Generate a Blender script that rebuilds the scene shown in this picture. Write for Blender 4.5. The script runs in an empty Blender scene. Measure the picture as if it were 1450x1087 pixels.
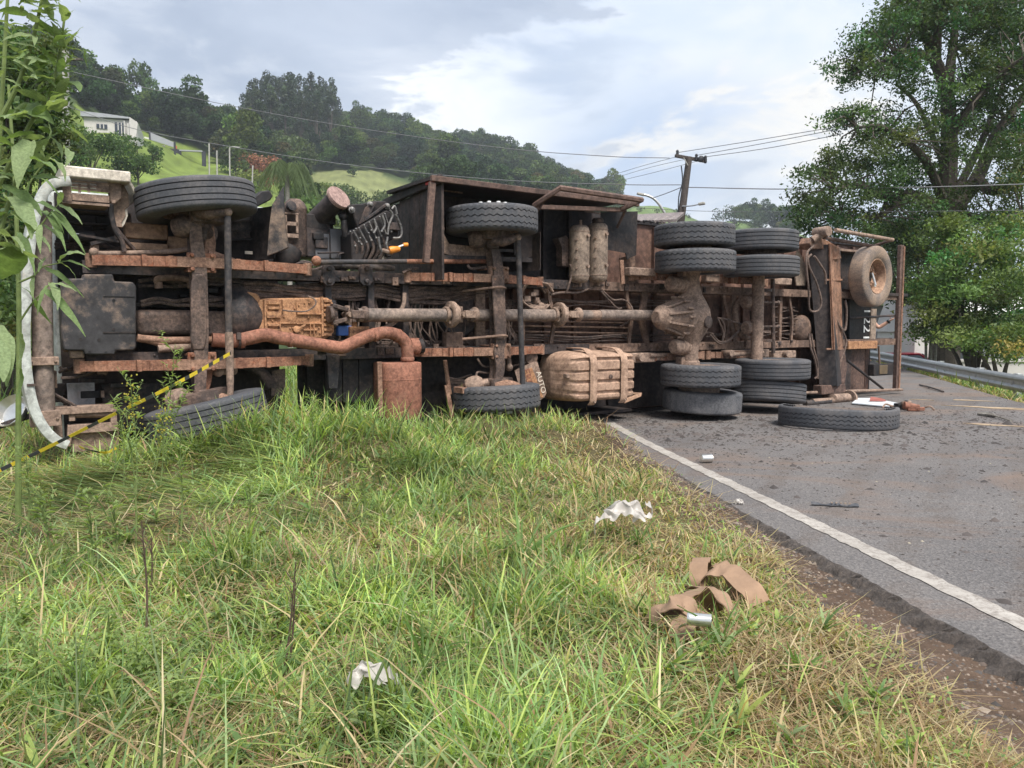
import bpy, bmesh, math, random
import numpy as np
from mathutils import Vector, Matrix, Euler, Quaternion

random.seed(7); RNG = np.random.default_rng(11)
C = bpy.context.scene.collection
SC = bpy.context.scene

# ------------------------------------------------------------------ camera
FPX, CAM_H, PITCH = 1100.0, 1.22, math.atan(83.5/1100)
cam_d = bpy.data.cameras.new('camera'); cam = bpy.data.objects.new('camera', cam_d); C.objects.link(cam)
cam.location = (0, 0, CAM_H); cam.rotation_euler = (math.pi/2 - PITCH, 0, 0)
cam_d.sensor_width = 36; cam_d.lens = FPX/1450*36; cam_d.clip_start = .05; cam_d.clip_end = 4000
SC.camera = cam
SC.cycles.use_denoising = True
SC.cycles.max_bounces = 8; SC.cycles.transparent_max_bounces = 12

# ------------------------------------------------------------------ sky and sun
SUN_EL, SUN_AZ = math.radians(58), math.radians(150)      # azimuth clockwise from +Y
world = bpy.data.worlds.new('World'); SC.world = world; world.use_nodes = True
nt = world.node_tree; nt.nodes.clear()
def wn(t, **k):
    n = nt.nodes.new(t)
    for a, b in k.items(): setattr(n, a, b)
    return n
def wl(a, b): nt.links.new(a, b)
sky = wn('ShaderNodeTexSky', sky_type='NISHITA', sun_disc=False, sun_elevation=SUN_EL, sun_rotation=SUN_AZ, air_density=1.0, dust_density=1.5)
bg_sky = wn('ShaderNodeBackground'); bg_sky.inputs[1].default_value = .075; wl(sky.outputs[0], bg_sky.inputs[0])
tc = wn('ShaderNodeTexCoord')
sep = wn('ShaderNodeSeparateXYZ'); wl(tc.outputs['Generated'], sep.inputs[0])
def wmath(op, a, b=None, clamp=False):
    n = wn('ShaderNodeMath', operation=op, use_clamp=clamp)
    for i, v in enumerate((a, b)):
        if v is None: continue
        if isinstance(v, (int, float)): n.inputs[i].default_value = v
        else: wl(v, n.inputs[i])
    return n.outputs[0]
def wnoise(scale, detail, rough, off=(0, 0, 0), dist=0.0):
    mp = wn('ShaderNodeMapping'); mp.inputs['Location'].default_value = off; mp.inputs['Scale'].default_value = (2.3, 2.3, 5.6)
    wl(tc.outputs['Generated'], mp.inputs[0])
    n = wn('ShaderNodeTexNoise'); n.inputs['Scale'].default_value = scale; n.inputs['Detail'].default_value = detail
    n.inputs['Roughness'].default_value = rough; n.inputs['Distortion'].default_value = dist
    wl(mp.outputs[0], n.inputs[0]); return n.outputs[0]
def wramp(v, stops, interp='EASE'):
    r = wn('ShaderNodeValToRGB'); r.color_ramp.interpolation = interp
    while len(r.color_ramp.elements) < len(stops): r.color_ramp.elements.new(.5)
    for e, (p, c) in zip(r.color_ramp.elements, stops): e.position = p; e.color = (*c, 1) if len(c) == 3 else c
    wl(v, r.inputs[0]); return r.outputs[0]
def wmix(f, a, b):
    m = wn('ShaderNodeMix', data_type='RGBA')
    if isinstance(f, (int, float)): m.inputs[0].default_value = f
    else: wl(f, m.inputs[0])
    for s, v in ((m.inputs[6], a), (m.inputs[7], b)):
        if isinstance(v, tuple): s.default_value = (*v, 1)
        else: wl(v, s)
    return m.outputs[2]
def pix_dir(px, py):
    a, b = (px-725)/FPX, (543.5-py)/FPX; c, s = math.cos(PITCH), math.sin(PITCH)
    return Vector((a, c+b*s, -s+b*c)).normalized()
def wblob(px, py, spread_deg, soft, stretch=1.0):          # a single cloud in the sky, round a fixed compass direction
    d0 = pix_dir(px, py); right = Vector((d0.y, -d0.x, 0)).normalized(); up = right.cross(d0)
    out = []
    for ax, k in ((right, 1/stretch), (up, 1.0)):
        n = wn('ShaderNodeVectorMath', operation='DOT_PRODUCT'); wl(tc.outputs['Generated'], n.inputs[0]); n.inputs[1].default_value = ax
        out.append(wmath('POWER', wmath('ABSOLUTE', wmath('MULTIPLY', n.outputs['Value'], k)), 2.0))
    f = wn('ShaderNodeVectorMath', operation='DOT_PRODUCT'); wl(tc.outputs['Generated'], f.inputs[0]); f.inputs[1].default_value = d0
    r = wmath('SQRT', wmath('ADD', out[0], out[1]))
    rr = wmath('DIVIDE', r, math.tan(math.radians(spread_deg)))
    m = wmath('SUBTRACT', 1.0, rr, True)
    return wmath('MULTIPLY', m, wmath('GREATER_THAN', f.outputs['Value'], 0.2))
n1 = wnoise(1.2, 8, .58, (3.1, 1.7, 0), .3); n2 = wnoise(2.3, 10, .60, (9.3, 4.2, 0), .35); n3 = wnoise(.7, 5, .5, (2.0, 7.7, 0))
# thin high cloud everywhere, with bluish openings
veil = wramp(n1, [(.34, (.40, .48, .62)), (.50, (.51, .57, .655)), (.66, (.63, .65, .68))])
body = wramp(n2, [(.34, (.33, .385, .48)), (.47, (.54, .585, .66)), (.58, (.70, .71, .72))])
# a dark bank upper left, a bright band below it, a cumulus low on the right
nb = wmath('SUBTRACT', n2, .5)
nb3 = wmath('MULTIPLY', nb, 3.0)
dark = wmath('ADD', wblob(320, 22, 9, 1, 2.2), wmath('MULTIPLY', wblob(660, -6, 5, 1, 2.6), .9))
dark = wramp(wmath('ADD', dark, nb3), [(.24, (0, 0, 0)), (.46, (.75, .75, .75)), (.85, (1, 1, 1))])
darksel = wmath('MULTIPLY', dark, .92)
bright = wramp(wmath('ADD', wblob(330, 150, 17, 1, 2.0), wmath('MULTIPLY', nb, 1.2)), [(.10, (0, 0, 0)), (.75, (1, 1, 1))])
cumul = wramp(wmath('ADD', wblob(1095, 265, 9.5, 1, 1.5), wmath('MULTIPLY', nb, 3.2)), [(.22, (0, 0, 0)), (.62, (1, 1, 1))])
gap = wramp(wmath('ADD', wblob(940, 215, 9.5, 1, 1.7), wmath('MULTIPLY', nb, 1.6)), [(.3, (0, 0, 0)), (.9, (1, 1, 1))])
col = wmix(wramp(n3, [(.42, (0, 0, 0)), (.62, (.55, .55, .55))]), veil, body)
col = wmix(wmath('MULTIPLY', bright, .88), col, (.76, .765, .77))
col = wmix(wmath('MULTIPLY', gap, .75), col, (.29, .38, .54))
col = wmix(wmath('MULTIPLY', cumul, .8), col, wramp(n2, [(.38, (.38, .42, .49)), (.5, (.58, .60, .62)), (.6, (.76, .71, .62))]))
col = wmix(darksel, col, wramp(n1, [(.35, (.25, .30, .39)), (.65, (.37, .42, .51))]))
bg_cl = wn('ShaderNodeBackground'); bg_cl.inputs[1].default_value = .395; wl(col, bg_cl.inputs[0])
mx = wn('ShaderNodeMixShader'); mx.inputs[0].default_value = .93; wl(bg_sky.outputs[0], mx.inputs[1]); wl(bg_cl.outputs[0], mx.inputs[2])
wo = wn('ShaderNodeOutputWorld'); wl(mx.outputs[0], wo.inputs[0])

sun_d = bpy.data.lights.new('sun', 'SUN'); sun = bpy.data.objects.new('sun', sun_d); C.objects.link(sun)
sun_d.energy = 1.5; sun_d.angle = math.radians(22); sun_d.color = (1, .95, .87)
sd = Vector((math.sin(SUN_AZ)*math.cos(SUN_EL), math.cos(SUN_AZ)*math.cos(SUN_EL), math.sin(SUN_EL)))
sun.rotation_euler = sd.to_track_quat('Z', 'Y').to_euler(); sun.location = (0, -5, 30)
SC.view_settings.view_transform = 'Standard'; SC.view_settings.look = 'None'
SC.view_settings.exposure = 2.05; SC.view_settings.gamma = 1; SC.view_settings.use_curve_mapping = False

# ------------------------------------------------------------------ places: a pixel of the photograph and a depth give a point of the world
def ray(px, py):
    a, b = (px-725)/FPX, (543.5-py)/FPX; c, s = math.cos(PITCH), math.sin(PITCH)
    return np.array([a, c+b*s, -s+b*c])
def ground_at(px, py, z=0.0):
    r = ray(px, py); return Vector(r*((z-CAM_H)/r[2]) + np.array([0, 0, CAM_H]))
def at(px, py, y):
    r = ray(px, py); return Vector(r*(y/r[1]) + np.array([0, 0, CAM_H]))
def pix(p):                                               # numpy points -> pixels
    c, s = math.cos(PITCH), math.sin(PITCH); p = np.atleast_2d(p)
    zz = p[:, 2]-CAM_H; dep = p[:, 1]*c - zz*s; up = p[:, 1]*s + zz*c
    dep = np.where(dep < .01, .01, dep)
    return 725+FPX*p[:, 0]/dep, 543.5-FPX*up/dep
# truck frame: u along the chassis to the rear, w out of the underside towards the verge, z up
T0 = np.array([-3.61, 6.68]); TD = np.array([.8259, .5638]); TN = np.array([.5638, -.8259])
def t(px, py, w):
    r = ray(px, py); k = (w + T0@TN)/(r[:2]@TN); p = r*k
    return Vector((float((p[:2]-T0)@TD), -w, CAM_H+float(p[2])))
def tl(u, w, z): return Vector((u, -w, z))

# ------------------------------------------------------------------ helpers
class MB:
    def __init__(s): s.v = []; s.f = []
    def add(s, vs, fs):
        o = len(s.v); s.v += [Vector(v) for v in vs]; s.f += [tuple(i+o for i in f) for f in fs]; return s
    def box(s, c, size, R=None):
        c = Vector(c); h = Vector(size)/2; vs = []
        for x in (-1, 1):
            for y in (-1, 1):
                for z in (-1, 1):
                    p = Vector((x*h.x, y*h.y, z*h.z)); vs.append(c + (R @ p if R is not None else p))
        return s.add(vs, [(0, 1, 3, 2), (4, 6, 7, 5), (0, 4, 5, 1), (2, 3, 7, 6), (0, 2, 6, 4), (1, 5, 7, 3)])
    def span(s, a, b):                                    # box between two corners
        a, b = Vector(a), Vector(b); return s.box((a+b)/2, [abs(q) for q in (b-a)])
    def bar(s, a, b, w, h, up=(0, 0, 1)):
        a, b = Vector(a), Vector(b); d = b-a; L = d.length; x = d.normalized(); up = Vector(up)
        y = up.cross(x)
        if y.length < 1e-4: y = Vector((0, 1, 0)).cross(x)
        y.normalize(); z = x.cross(y)
        R = Matrix((x, y, z)).transposed(); return s.box((a+b)/2, (L, w, h), R)
    def tube(s, pts, r, n=10, cap=True, flat=1.0):
        pts = [Vector(p) for p in pts]; k = len(pts); rs = r if isinstance(r, (list, tuple)) else [r]*k
        o = len(s.v); prev = None
        for i, p in enumerate(pts):
            d = (pts[min(i+1, k-1)]-pts[max(i-1, 0)])
            d = d.normalized() if d.length > 1e-9 else Vector((0, 0, 1))
            if prev is None:
                a = d.orthogonal().normalized()
            else:
                a = prev - d*prev.dot(d); a = a.normalized() if a.length > 1e-6 else d.orthogonal().normalized()
            prev = a; b = d.cross(a)
            for j in range(n):
                q = 2*math.pi*j/n; s.v.append(p + (a*math.cos(q) + b*math.sin(q)*flat)*rs[i])
        for i in range(k-1):
            for j in range(n):
                j2 = (j+1) % n; s.f.append((o+i*n+j, o+i*n+j2, o+(i+1)*n+j2, o+(i+1)*n+j))
        if cap:
            s.f.append(tuple(o+j for j in range(n-1, -1, -1))); s.f.append(tuple(o+(k-1)*n+j for j in range(n)))
        return s
    def lathe(s, prof, c=(0, 0, 0), axis=(0, 0, 1), n=32, closed=False, caps=True):
        c = Vector(c); ax = Vector(axis).normalized(); a = ax.orthogonal().normalized(); b = ax.cross(a); o = len(s.v); k = len(prof)
        for r, h in prof:
            for j in range(n):
                q = 2*math.pi*j/n; s.v.append(c + ax*h + (a*math.cos(q)+b*math.sin(q))*r)
        for i in range(k if closed else k-1):
            i2 = (i+1) % k
            for j in range(n):
                j2 = (j+1) % n; s.f.append((o+i*n+j, o+i*n+j2, o+i2*n+j2, o+i2*n+j))
        if caps and not closed:
            if prof[0][0] > 1e-5: s.f.append(tuple(o+j for j in range(n-1, -1, -1)))
            if prof[-1][0] > 1e-5: s.f.append(tuple(o+(k-1)*n+j for j in range(n)))
        return s
    def prism(s, poly, ext):
        poly = [Vector(p) for p in poly]; ext = Vector(ext); n = len(poly)
        fs = [tuple(range(n-1, -1, -1)), tuple(range(n, 2*n))] + [(i, (i+1) % n, n+(i+1) % n, n+i) for i in range(n)]
        return s.add(poly + [p+ext for p in poly], fs)
    def ball(s, c, r, n=10, sq=(1, 1, 1)):
        c = Vector(c); o = len(s.v); m = max(4, n//2+1)
        for i in range(m+1):
            th = math.pi*i/m
            for j in range(n):
                q = 2*math.pi*j/n; s.v.append(c + Vector((math.sin(th)*math.cos(q)*sq[0], math.sin(th)*math.sin(q)*sq[1], math.cos(th)*sq[2]))*r)
        for i in range(m):
            for j in range(n):
                j2 = (j+1) % n; s.f.append((o+i*n+j, o+(i+1)*n+j, o+(i+1)*n+j2, o+i*n+j2))
        return s
    def sheet(s, grid, thick=None):                       # rows of points -> surface, optional thickness vector
        R, K = len(grid), len(grid[0]); o = len(s.v)
        for row in grid: s.v += [Vector(p) for p in row]
        for i in range(R-1):
            for j in range(K-1): s.f.append((o+i*K+j, o+i*K+j+1, o+(i+1)*K+j+1, o+(i+1)*K+j))
        return s
    def mesh(s, name, m=None, smooth=38):
        me = bpy.data.meshes.new(name); me.from_pydata([tuple(v) for v in s.v], [], s.f)
        bm = bmesh.new(); bm.from_mesh(me); bmesh.ops.recalc_face_normals(bm, faces=bm.faces); bm.to_mesh(me); bm.free()
        if m: me.materials.append(m)
        if smooth:
            me.polygons.foreach_set('use_smooth', [True]*len(me.polygons)); me.set_sharp_from_angle(angle=math.radians(smooth))
        me.update(); return me
    def build(s, name, m=None, parent=None, smooth=38, bevel=0, seg=2, solid=0):
        o = bpy.data.objects.new(name, s.mesh(name, m, smooth)); C.objects.link(o)
        if parent: o.parent = parent
        if solid:
            q = o.modifiers.new('solid', 'SOLIDIFY'); q.thickness = solid; q.offset = 0
            q = o.modifiers.new('edges', 'EDGE_SPLIT'); q.split_angle = math.radians(45)
        if bevel:
            q = o.modifiers.new('bevel', 'BEVEL'); q.width = bevel; q.segments = seg; q.limit_method = 'ANGLE'; q.angle_limit = math.radians(35)
        return o
def crv(pts, k=6):                                        # Catmull-Rom through the points
    P = [Vector(p) for p in pts]; P = [P[0]*2-P[1]] + P + [P[-1]*2-P[-2]]; out = []
    for i in range(1, len(P)-2):
        for j in range(k):
            q = j/k; a, b, c, d = P[i-1:i+3]
            out.append(.5*((2*b) + (c-a)*q + (2*a-5*b+4*c-d)*q*q + (3*b-a-3*c+d)*q**3))
    return out + [P[-2]]
def tag(o, label=None, cat=None, group=None, kind=None):
    for k, v in (('label', label), ('category', cat), ('group', group), ('kind', kind)):
        if v: o[k] = v
    return o
def empty(name, loc=(0, 0, 0), rz=0.0, parent=None, size=.2):
    o = bpy.data.objects.new(name, None); C.objects.link(o); o.location = loc; o.rotation_euler = (0, 0, rz); o.empty_display_size = size
    if parent: o.parent = parent
    return o
def link(name, me, parent=None, M=None):
    o = bpy.data.objects.new(name, me); C.objects.link(o)
    if parent: o.parent = parent
    if M is not None: o.matrix_local = M
    return o
def npmesh(name, V, Fc, m=None, col=None, smooth=False, uvw=None):
    V = np.asarray(V, np.float32); Fc = np.asarray(Fc, np.int32); me = bpy.data.meshes.new(name); k = Fc.shape[1]
    me.vertices.add(len(V)); me.vertices.foreach_set('co', V.ravel())
    me.loops.add(Fc.size); me.loops.foreach_set('vertex_index', Fc.ravel())
    me.polygons.add(len(Fc)); me.polygons.foreach_set('loop_start', np.arange(0, Fc.size, k, dtype=np.int32))
    if smooth: me.polygons.foreach_set('use_smooth', np.ones(len(Fc), bool))
    if col is not None:
        a = me.color_attributes.new('Col', 'FLOAT_COLOR', 'POINT'); c4 = np.ones((len(V), 4), np.float32); c4[:, :3] = col; a.data.foreach_set('color', c4.ravel())
    me.update(calc_edges=True); me.validate()
    if m: me.materials.append(m)
    return me

# ------------------------------------------------------------------ materials
class NT:
    def __init__(s, name):
        s.m = bpy.data.materials.new(name); s.m.use_nodes = True; s.t = s.m.node_tree; s.p = s.t.nodes['Principled BSDF']; s.out = s.t.nodes['Material Output']
        s.tc = s.n('ShaderNodeTexCoord')
    def n(s, ty, **k):
        q = s.t.nodes.new(ty)
        for a, b in k.items(): setattr(q, a, b)
        return q
    def l(s, a, b): s.t.links.new(a, b)
    def setin(s, sock, v):
        if isinstance(v, tuple): sock.default_value = (*v, 1) if len(v) == 3 and len(sock.default_value) == 4 else v
        elif isinstance(v, (int, float)): sock.default_value = v
        else: s.l(v, sock)
    def noise(s, scale, detail=5, rough=.6, co='Object', dist=0, stretch=None, w=None):
        q = s.n('ShaderNodeTexNoise'); q.inputs['Scale'].default_value = scale; q.inputs['Detail'].default_value = detail
        q.inputs['Roughness'].default_value = rough; q.inputs['Distortion'].default_value = dist
        src = s.tc.outputs[co] if isinstance(co, str) else co
        if stretch or w:
            mp = s.n('ShaderNodeMapping'); mp.inputs['Scale'].default_value = stretch or (1, 1, 1); mp.inputs['Location'].default_value = w or (0, 0, 0)
            s.l(src, mp.inputs[0]); src = mp.outputs[0]
        s.l(src, q.inputs[0]); return q.outputs[0]
    def ramp(s, v, stops, interp='LINEAR'):
        r = s.n('ShaderNodeValToRGB'); r.color_ramp.interpolation = interp
        while len(r.color_ramp.elements) < len(stops): r.color_ramp.elements.new(.5)
        for e, (p, c) in zip(r.color_ramp.elements, stops):
            if isinstance(c, (int, float)): c = (c, c, c)
            e.position = p; e.color = (*c, 1)
        s.l(v, r.inputs[0]); return r.outputs[0]
    def mix(s, f, a, b, mode='MIX'):
        q = s.n('ShaderNodeMix', data_type='RGBA', blend_type=mode)
        s.setin(q.inputs[0], f); s.setin(q.inputs[6], a); s.setin(q.inputs[7], b); return q.outputs[2]
    def math(s, op, a, b=0.0):
        q = s.n('ShaderNodeMath', operation=op); s.setin(q.inputs[0], a); s.setin(q.inputs[1], b); return q.outputs[0]
    def bump(s, h, strength=.3, dist=.01):
        b = s.n('ShaderNodeBump'); b.inputs['Strength'].default_value = strength; b.inputs['Distance'].default_value = dist; s.l(h, b.inputs['Height'])
        s.l(b.outputs[0], s.p.inputs['Normal']); return b
    def base(s, c): s.setin(s.p.inputs['Base Color'], c)
    def rough(s, r): s.setin(s.p.inputs['Roughness'], r)
def dusty(name, base, dust, lo=.4, hi=.6, scale=3.5, rough=.8, metal=0.0, bump=.25, streak=None, rust=None):
    g = NT(name)
    big = g.noise(scale, 6, .65, dist=.4, stretch=streak); fine = g.noise(scale*9, 5, .7)
    f = g.ramp(g.mix(.35, big, fine), [(lo, 0.0), (hi, 1.0)])
    c = g.mix(f, base, dust)
    if rust:
        rf = g.ramp(g.noise(scale*1.7, 6, .7, w=(5, 3, 1), dist=.8), [(.52, 0.0), (.66, 1.0)]); c = g.mix(rf, c, rust)
    gr = g.ramp(g.noise(scale*3.1, 8, .72, w=(1, 8, 3), dist=.6), [(.36, (.50, .48, .48)), (.52, (1, 1, 1)), (.72, (1.22, 1.22, 1.24))])
    c = g.mix(.8, c, gr, 'MULTIPLY')
    c = g.mix(.7, c, g.ramp(fine, [(.3, (.5, .5, .5)), (.7, (1.35, 1.35, 1.35))]), 'MULTIPLY')
    g.base(c); g.rough(g.ramp(f, [(0, rough-.2), (1, min(1, rough+.12))])); g.p.inputs['Metallic'].default_value = metal
    g.p.inputs['Specular IOR Level'].default_value = .3
    g.bump(fine, bump, .006); return g.m
def plain(name, col, rough=.6, metal=0.0, vary=.25, scale=8, bump=.1):
    g = NT(name); q = g.noise(scale, 5, .65)
    lo = tuple(c*(1-vary) for c in col); hi = tuple(min(1, c*(1+vary)) for c in col)
    g.base(g.ramp(q, [(.3, lo), (.7, hi)])); g.rough(rough); g.p.inputs['Metallic'].default_value = metal
    if bump: g.bump(g.noise(scale*6, 4, .6), bump, .004)
    return g.m
def leafmat(name, trans=.35, rough=.55, spec=.3, hue=None, fixed=None, rnd=0.0):
    g = NT(name); 
    if fixed: c = g.ramp(g.noise(25, 3, .6), [(.3, tuple(x*.75 for x in fixed)), (.7, tuple(x*1.25 for x in fixed))])
    else:
        q = g.n('ShaderNodeVertexColor', layer_name='Col'); c = q.outputs[0]
    if rnd:
        oi = g.n('ShaderNodeObjectInfo'); c = g.mix(1.0, c, g.ramp(oi.outputs['Random'], [(0, (.50, .60, .60)), (.35, (.85, .88, .8)), (.7, (1.15, 1.1, .8)), (1, (1.5, 1.35, .95))]), 'MULTIPLY')
    g.base(c); g.rough(rough); g.p.inputs['Specular IOR Level'].default_value = spec
    tr = g.n('ShaderNodeBsdfTranslucent'); g.l(g.mix(1.0, c, (1.25, 1.3, .6), 'MULTIPLY'), tr.inputs[0])
    ms = g.n('ShaderNodeMixShader'); ms.inputs[0].default_value = trans; g.l(g.p.outputs[0], ms.inputs[1]); g.l(tr.outputs[0], ms.inputs[2]); g.l(ms.outputs[0], g.out.inputs[0])
    return g.m

DUST = (.30, .185, .125)
M = {}; HAZE = .00055
M['rail'] = dusty('dusty_rail', (.085, .058, .048), (.29, .19, .14), .36, .66, 2.4)
M['rail_dark'] = dusty('dark_steel', (.030, .029, .032), (.15, .10, .08), .44, .72, 3)
M['black'] = dusty('black_steel', (.016, .016, .018), (.07, .052, .045), .45, .72, 3)
M['soot'] = dusty('sooty_panel', (.022, .021, .024), (.085, .063, .055), .42, .68, 1.8, streak=(1, 1, .35))
M['floor'] = dusty('muddy_floor_plate', (.075, .045, .038), (.22, .125, .09), .40, .70, 1.4, streak=(.3, 1, 1), rust=(.13, .07, .055))
M['spring'] = dusty('rusty_spring_steel', (.13, .055, .036), (.33, .17, .11), .34, .60, 6, rust=(.24, .085, .045))
M['spring_end'] = dusty('dusty_spring_steel', (.15, .08, .055), (.33, .20, .14), .34, .60, 6)
M['axle'] = dusty('axle_iron', (.075, .055, .048), (.27, .18, .14), .45, .74, 4)
M['dust'] = dusty('dust_caked_iron', (.14, .10, .08), (.34, .24, .185), .30, .60, 4)
M['tan'] = dusty('tan_mud_coat', (.26, .16, .11), (.42, .27, .185), .32, .62, 3, rust=(.30, .17, .11))
M['gear'] = dusty('clay_coated_aluminium', (.30, .15, .075), (.50, .27, .145), .34, .62, 7, rust=(.20, .10, .06))
M['rust'] = dusty('red_rust', (.15, .062, .042), (.34, .155, .105), .30, .60, 4, rust=(.26, .13, .09))
M['pan'] = dusty('oily_pan_plate', (.045, .043, .046), (.30, .21, .15), .49, .70, 1.3, bump=.3)
M['shaft'] = dusty('drive_shaft_steel', (.10, .085, .08), (.29, .22, .18), .35, .65, 3, streak=(1, 1, 1))
M['rod'] = dusty('grey_rod_steel', (.045, .043, .046), (.17, .125, .10), .46, .75, 3)
M['cab_white'] = dusty('white_cab_paint', (.47, .49, .46), (.33, .28, .22), .54, .74, 2.5, rough=.5, bump=.05)
M['cream'] = dusty('cream_side_skirt', (.58, .52, .44), (.45, .34, .25), .55, .75, 4, rough=.5, bump=.05)
M['tank'] = dusty('tan_dusty_tank', (.32, .205, .145), (.44, .295, .215), .30, .62, 3, bump=.12)
M['airtank'] = dusty('pale_dusty_tank', (.17, .13, .105), (.34, .26, .20), .30, .6, 4, bump=.12)
M['hose'] = dusty('dusty_hose', (.05, .04, .037), (.25, .175, .14), .38, .65, 9)
M['cable'] = dusty('harness_sleeve', (.035, .030, .03), (.17, .12, .10), .4, .66, 12)
M['post'] = dusty('brown_post_paint', (.075, .05, .043), (.19, .12, .095), .38, .66, 3, streak=(1, 1, .3))
M['rustpost'] = dusty('orange_rust_post', (.10, .065, .05), (.36, .20, .13), .34, .62, 2.5, streak=(1.5, 1.5, .35), rust=(.17, .08, .05))
M['chrome'] = plain('bright_metal', (.62, .61, .58), .3, .9, .15); M['dull'] = dusty('dull_bare_metal', (.12, .12, .125), (.30, .28, .26), .4, .65, 14, rough=.6, metal=.6)
M['whitecap'] = plain('white_nut_cap', (.72, .73, .72), .4, 0, .15)
M['wood'] = dusty('weathered_dark_board', (.032, .027, .027), (.115, .08, .066), .40, .68, 2.2, streak=(4, 4, .35))
M['blue'] = plain('blue_plastic', (.03, .10, .33), .5)
M['orange'] = plain('orange_cap', (.75, .25, .03), .45)
M['red'] = plain('red_reflector', (.50, .045, .05), .35)
M['glass'] = plain('dark_glass', (.02, .025, .03), .08, 0, .1, bump=0)
M['flaptext'] = plain('faded_orange_print', (.50, .24, .09), .8)
M['flapwhite'] = plain('faded_white_print', (.62, .55, .46), .8)
M['white'] = plain('white_stencil_paint', (.75, .75, .73), .6)
def tyre_mat(name, dustc, lo, hi):
    g = NT(name)
    big = g.noise(2.3, 5, .65, dist=.5); fine = g.noise(45, 4, .7)
    f = g.ramp(g.mix(.3, big, fine), [(lo, 0.0), (hi, 1.0)])
    c = g.mix(f, (.062, .065, .074), dustc)
    c = g.mix(.5, c, g.ramp(fine, [(.3, (.6, .6, .6)), (.7, (1.3, 1.3, 1.3))]), 'MULTIPLY')
    g.base(c); g.rough(.72); g.p.inputs['Specular IOR Level'].default_value = .35; g.bump(fine, .15, .003); return g.m
M['tyre'] = tyre_mat('worn_rubber', (.145, .132, .128), .44, .74)
M['tyre_dusty'] = tyre_mat('dust_coated_rubber', (.29, .21, .155), .34, .60)
M['tyre_grey'] = tyre_mat('scuffed_grey_rubber', (.19, .185, .19), .40, .64)

# ================================================================== setting: terrain, road
def pxphi(px): return math.atan((px-725)/FPX)
RT = [(-2400, 330, 120, 25), (-600, 120, 170, 24), (0, 60, 190, 22), (95, 74, 200, 22), (200, 108, 212, 24), (300, 152, 235, 32), (345, 166, 260, 45), (420, 170, 300, 60), (480, 168, 330, 70), (560, 174, 340, 72), (700, 202, 350, 75), (790, 234, 350, 80), (868, 268, 340, 85), (893, 290, 330, 85), (1000, 309, 330, 85), (1100, 332, 320, 85), (1250, 392, 300, 90), (1500, 425, 280, 90), (2600, 440, 250, 90)]
RPHI = np.array([pxphi(p[0]) for p in RT]); RR = np.array([p[2] for p in RT], float); RR0 = np.array([p[3] for p in RT], float)
RTREE = np.array([17.5 if p[0] < 250 else 15 if p[0] < 320 else 11.5 if p[0] < 440 else 9 if p[0] < 880 else 0 for p in RT], float)
RH = np.array([(460-p[1])/FPX*p[2] for p in RT]) - RTREE + CAM_H
def sm(q): q = np.clip(q, 0, 1); return q*q*(3-2*q)
LINE = np.array([(4.6, -14), (2.53, 0), (2.087, 3.08), (1.338, 8.34), (1.15, 10.5), (1.6, 14), (3.2, 20), (5.5, 28), (10, 45), (20, 75)], float)
REDGE = np.array([(10.5, -14), (8.2, 0), (7.7, 6), (7.92, 11.96), (10.35, 19.76), (12.74, 28.0), (18, 45), (28, 75)], float)
def interp_smooth(T, y):
    f = lambda q: np.interp(q, T[:, 1], T[:, 0]); return (f(y-.9)+f(y-.45)+2*f(y)+f(y+.45)+f(y+.9))/6
def x_line(y): return interp_smooth(LINE, np.asarray(y, float))
def x_right(y): return interp_smooth(REDGE, np.asarray(y, float))
GB = np.array([(.84, -14), (.84, 2.2), (.80, 2.97), (.52, 4.73), (.32, 7), (.12, 9), (.06, 12), (.06, 80)], float)
def x_grass(y): return x_line(y) - np.interp(y, GB[:, 1], GB[:, 0]) + .05*np.sin(np.asarray(y)*5.1) + .03*np.sin(np.asarray(y)*13.7+1)
def wob(x, y, s, k=0): return np.sin(x*s+1.3*k)*np.cos(y*s*1.1+.7*k) + .5*np.sin(x*s*2.3+y*s*1.7+k)
def verge_z(x, y):
    d = x_grass(y) - x
    z = -.05 + .09*sm((d+.35)/.5) + .05*sm(d/1.5)
    z = z + (.030*wob(x, y, 2.4) + .016*wob(x, y, 6.1, 2))*sm(d/.5)
    z = z + .26*np.exp(-((x+1.75)/1.05)**2-((y-6.55)/.75)**2) + .10*np.exp(-((x-.1)/.8)**2-((y-8.2)/.9)**2)
    z = z - .06*np.exp(-((x+3.4)/1.2)**2-((y-5.6)/1.0)**2)
    return z
def hills(x, y):
    phi = np.arctan2(x, y); r = np.hypot(x, y)
    R = np.interp(phi, RPHI, RR); r0 = np.interp(phi, RPHI, RR0); H = np.interp(phi, RPHI, RH)
    back = np.clip((np.abs(phi)-1.45)/.5, 0, 1); H = H*(1-back)
    q = np.clip((r-r0)/(R-r0), 0, None)
    h = np.where(q < 1, H*(np.clip(q, 0, 1)**1.12), H*(1-.35*sm((q-1)/.8)))
    u = r*.045
    return np.maximum(h, 0) + np.where(q > 0, np.minimum(q, 1)*1.2*(np.sin(phi*37+u)+np.sin(phi*71-u*1.7)), 0)
def terrain_z(x, y):
    x = np.asarray(x, float); y = np.asarray(y, float)
    zl = verge_z(x, y); s = x - x_right(y); zr = -.05 - .42*sm(s/1.7) - .8*sm((s-2)/5)
    mid = (x > x_grass(y)-.0) & (s < 0)
    z = np.where(s >= 0, zr, np.where(mid, np.minimum(zl, -.045), zl))
    z = np.where(mid & (x < x_line(y)-.26), np.maximum(zl, -.07), z)
    far = sm((np.hypot(x, y)-14)/10); z = np.where((s < 0) & ~mid, z*(1-far), z)
    return z + hills(x, y)
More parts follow.
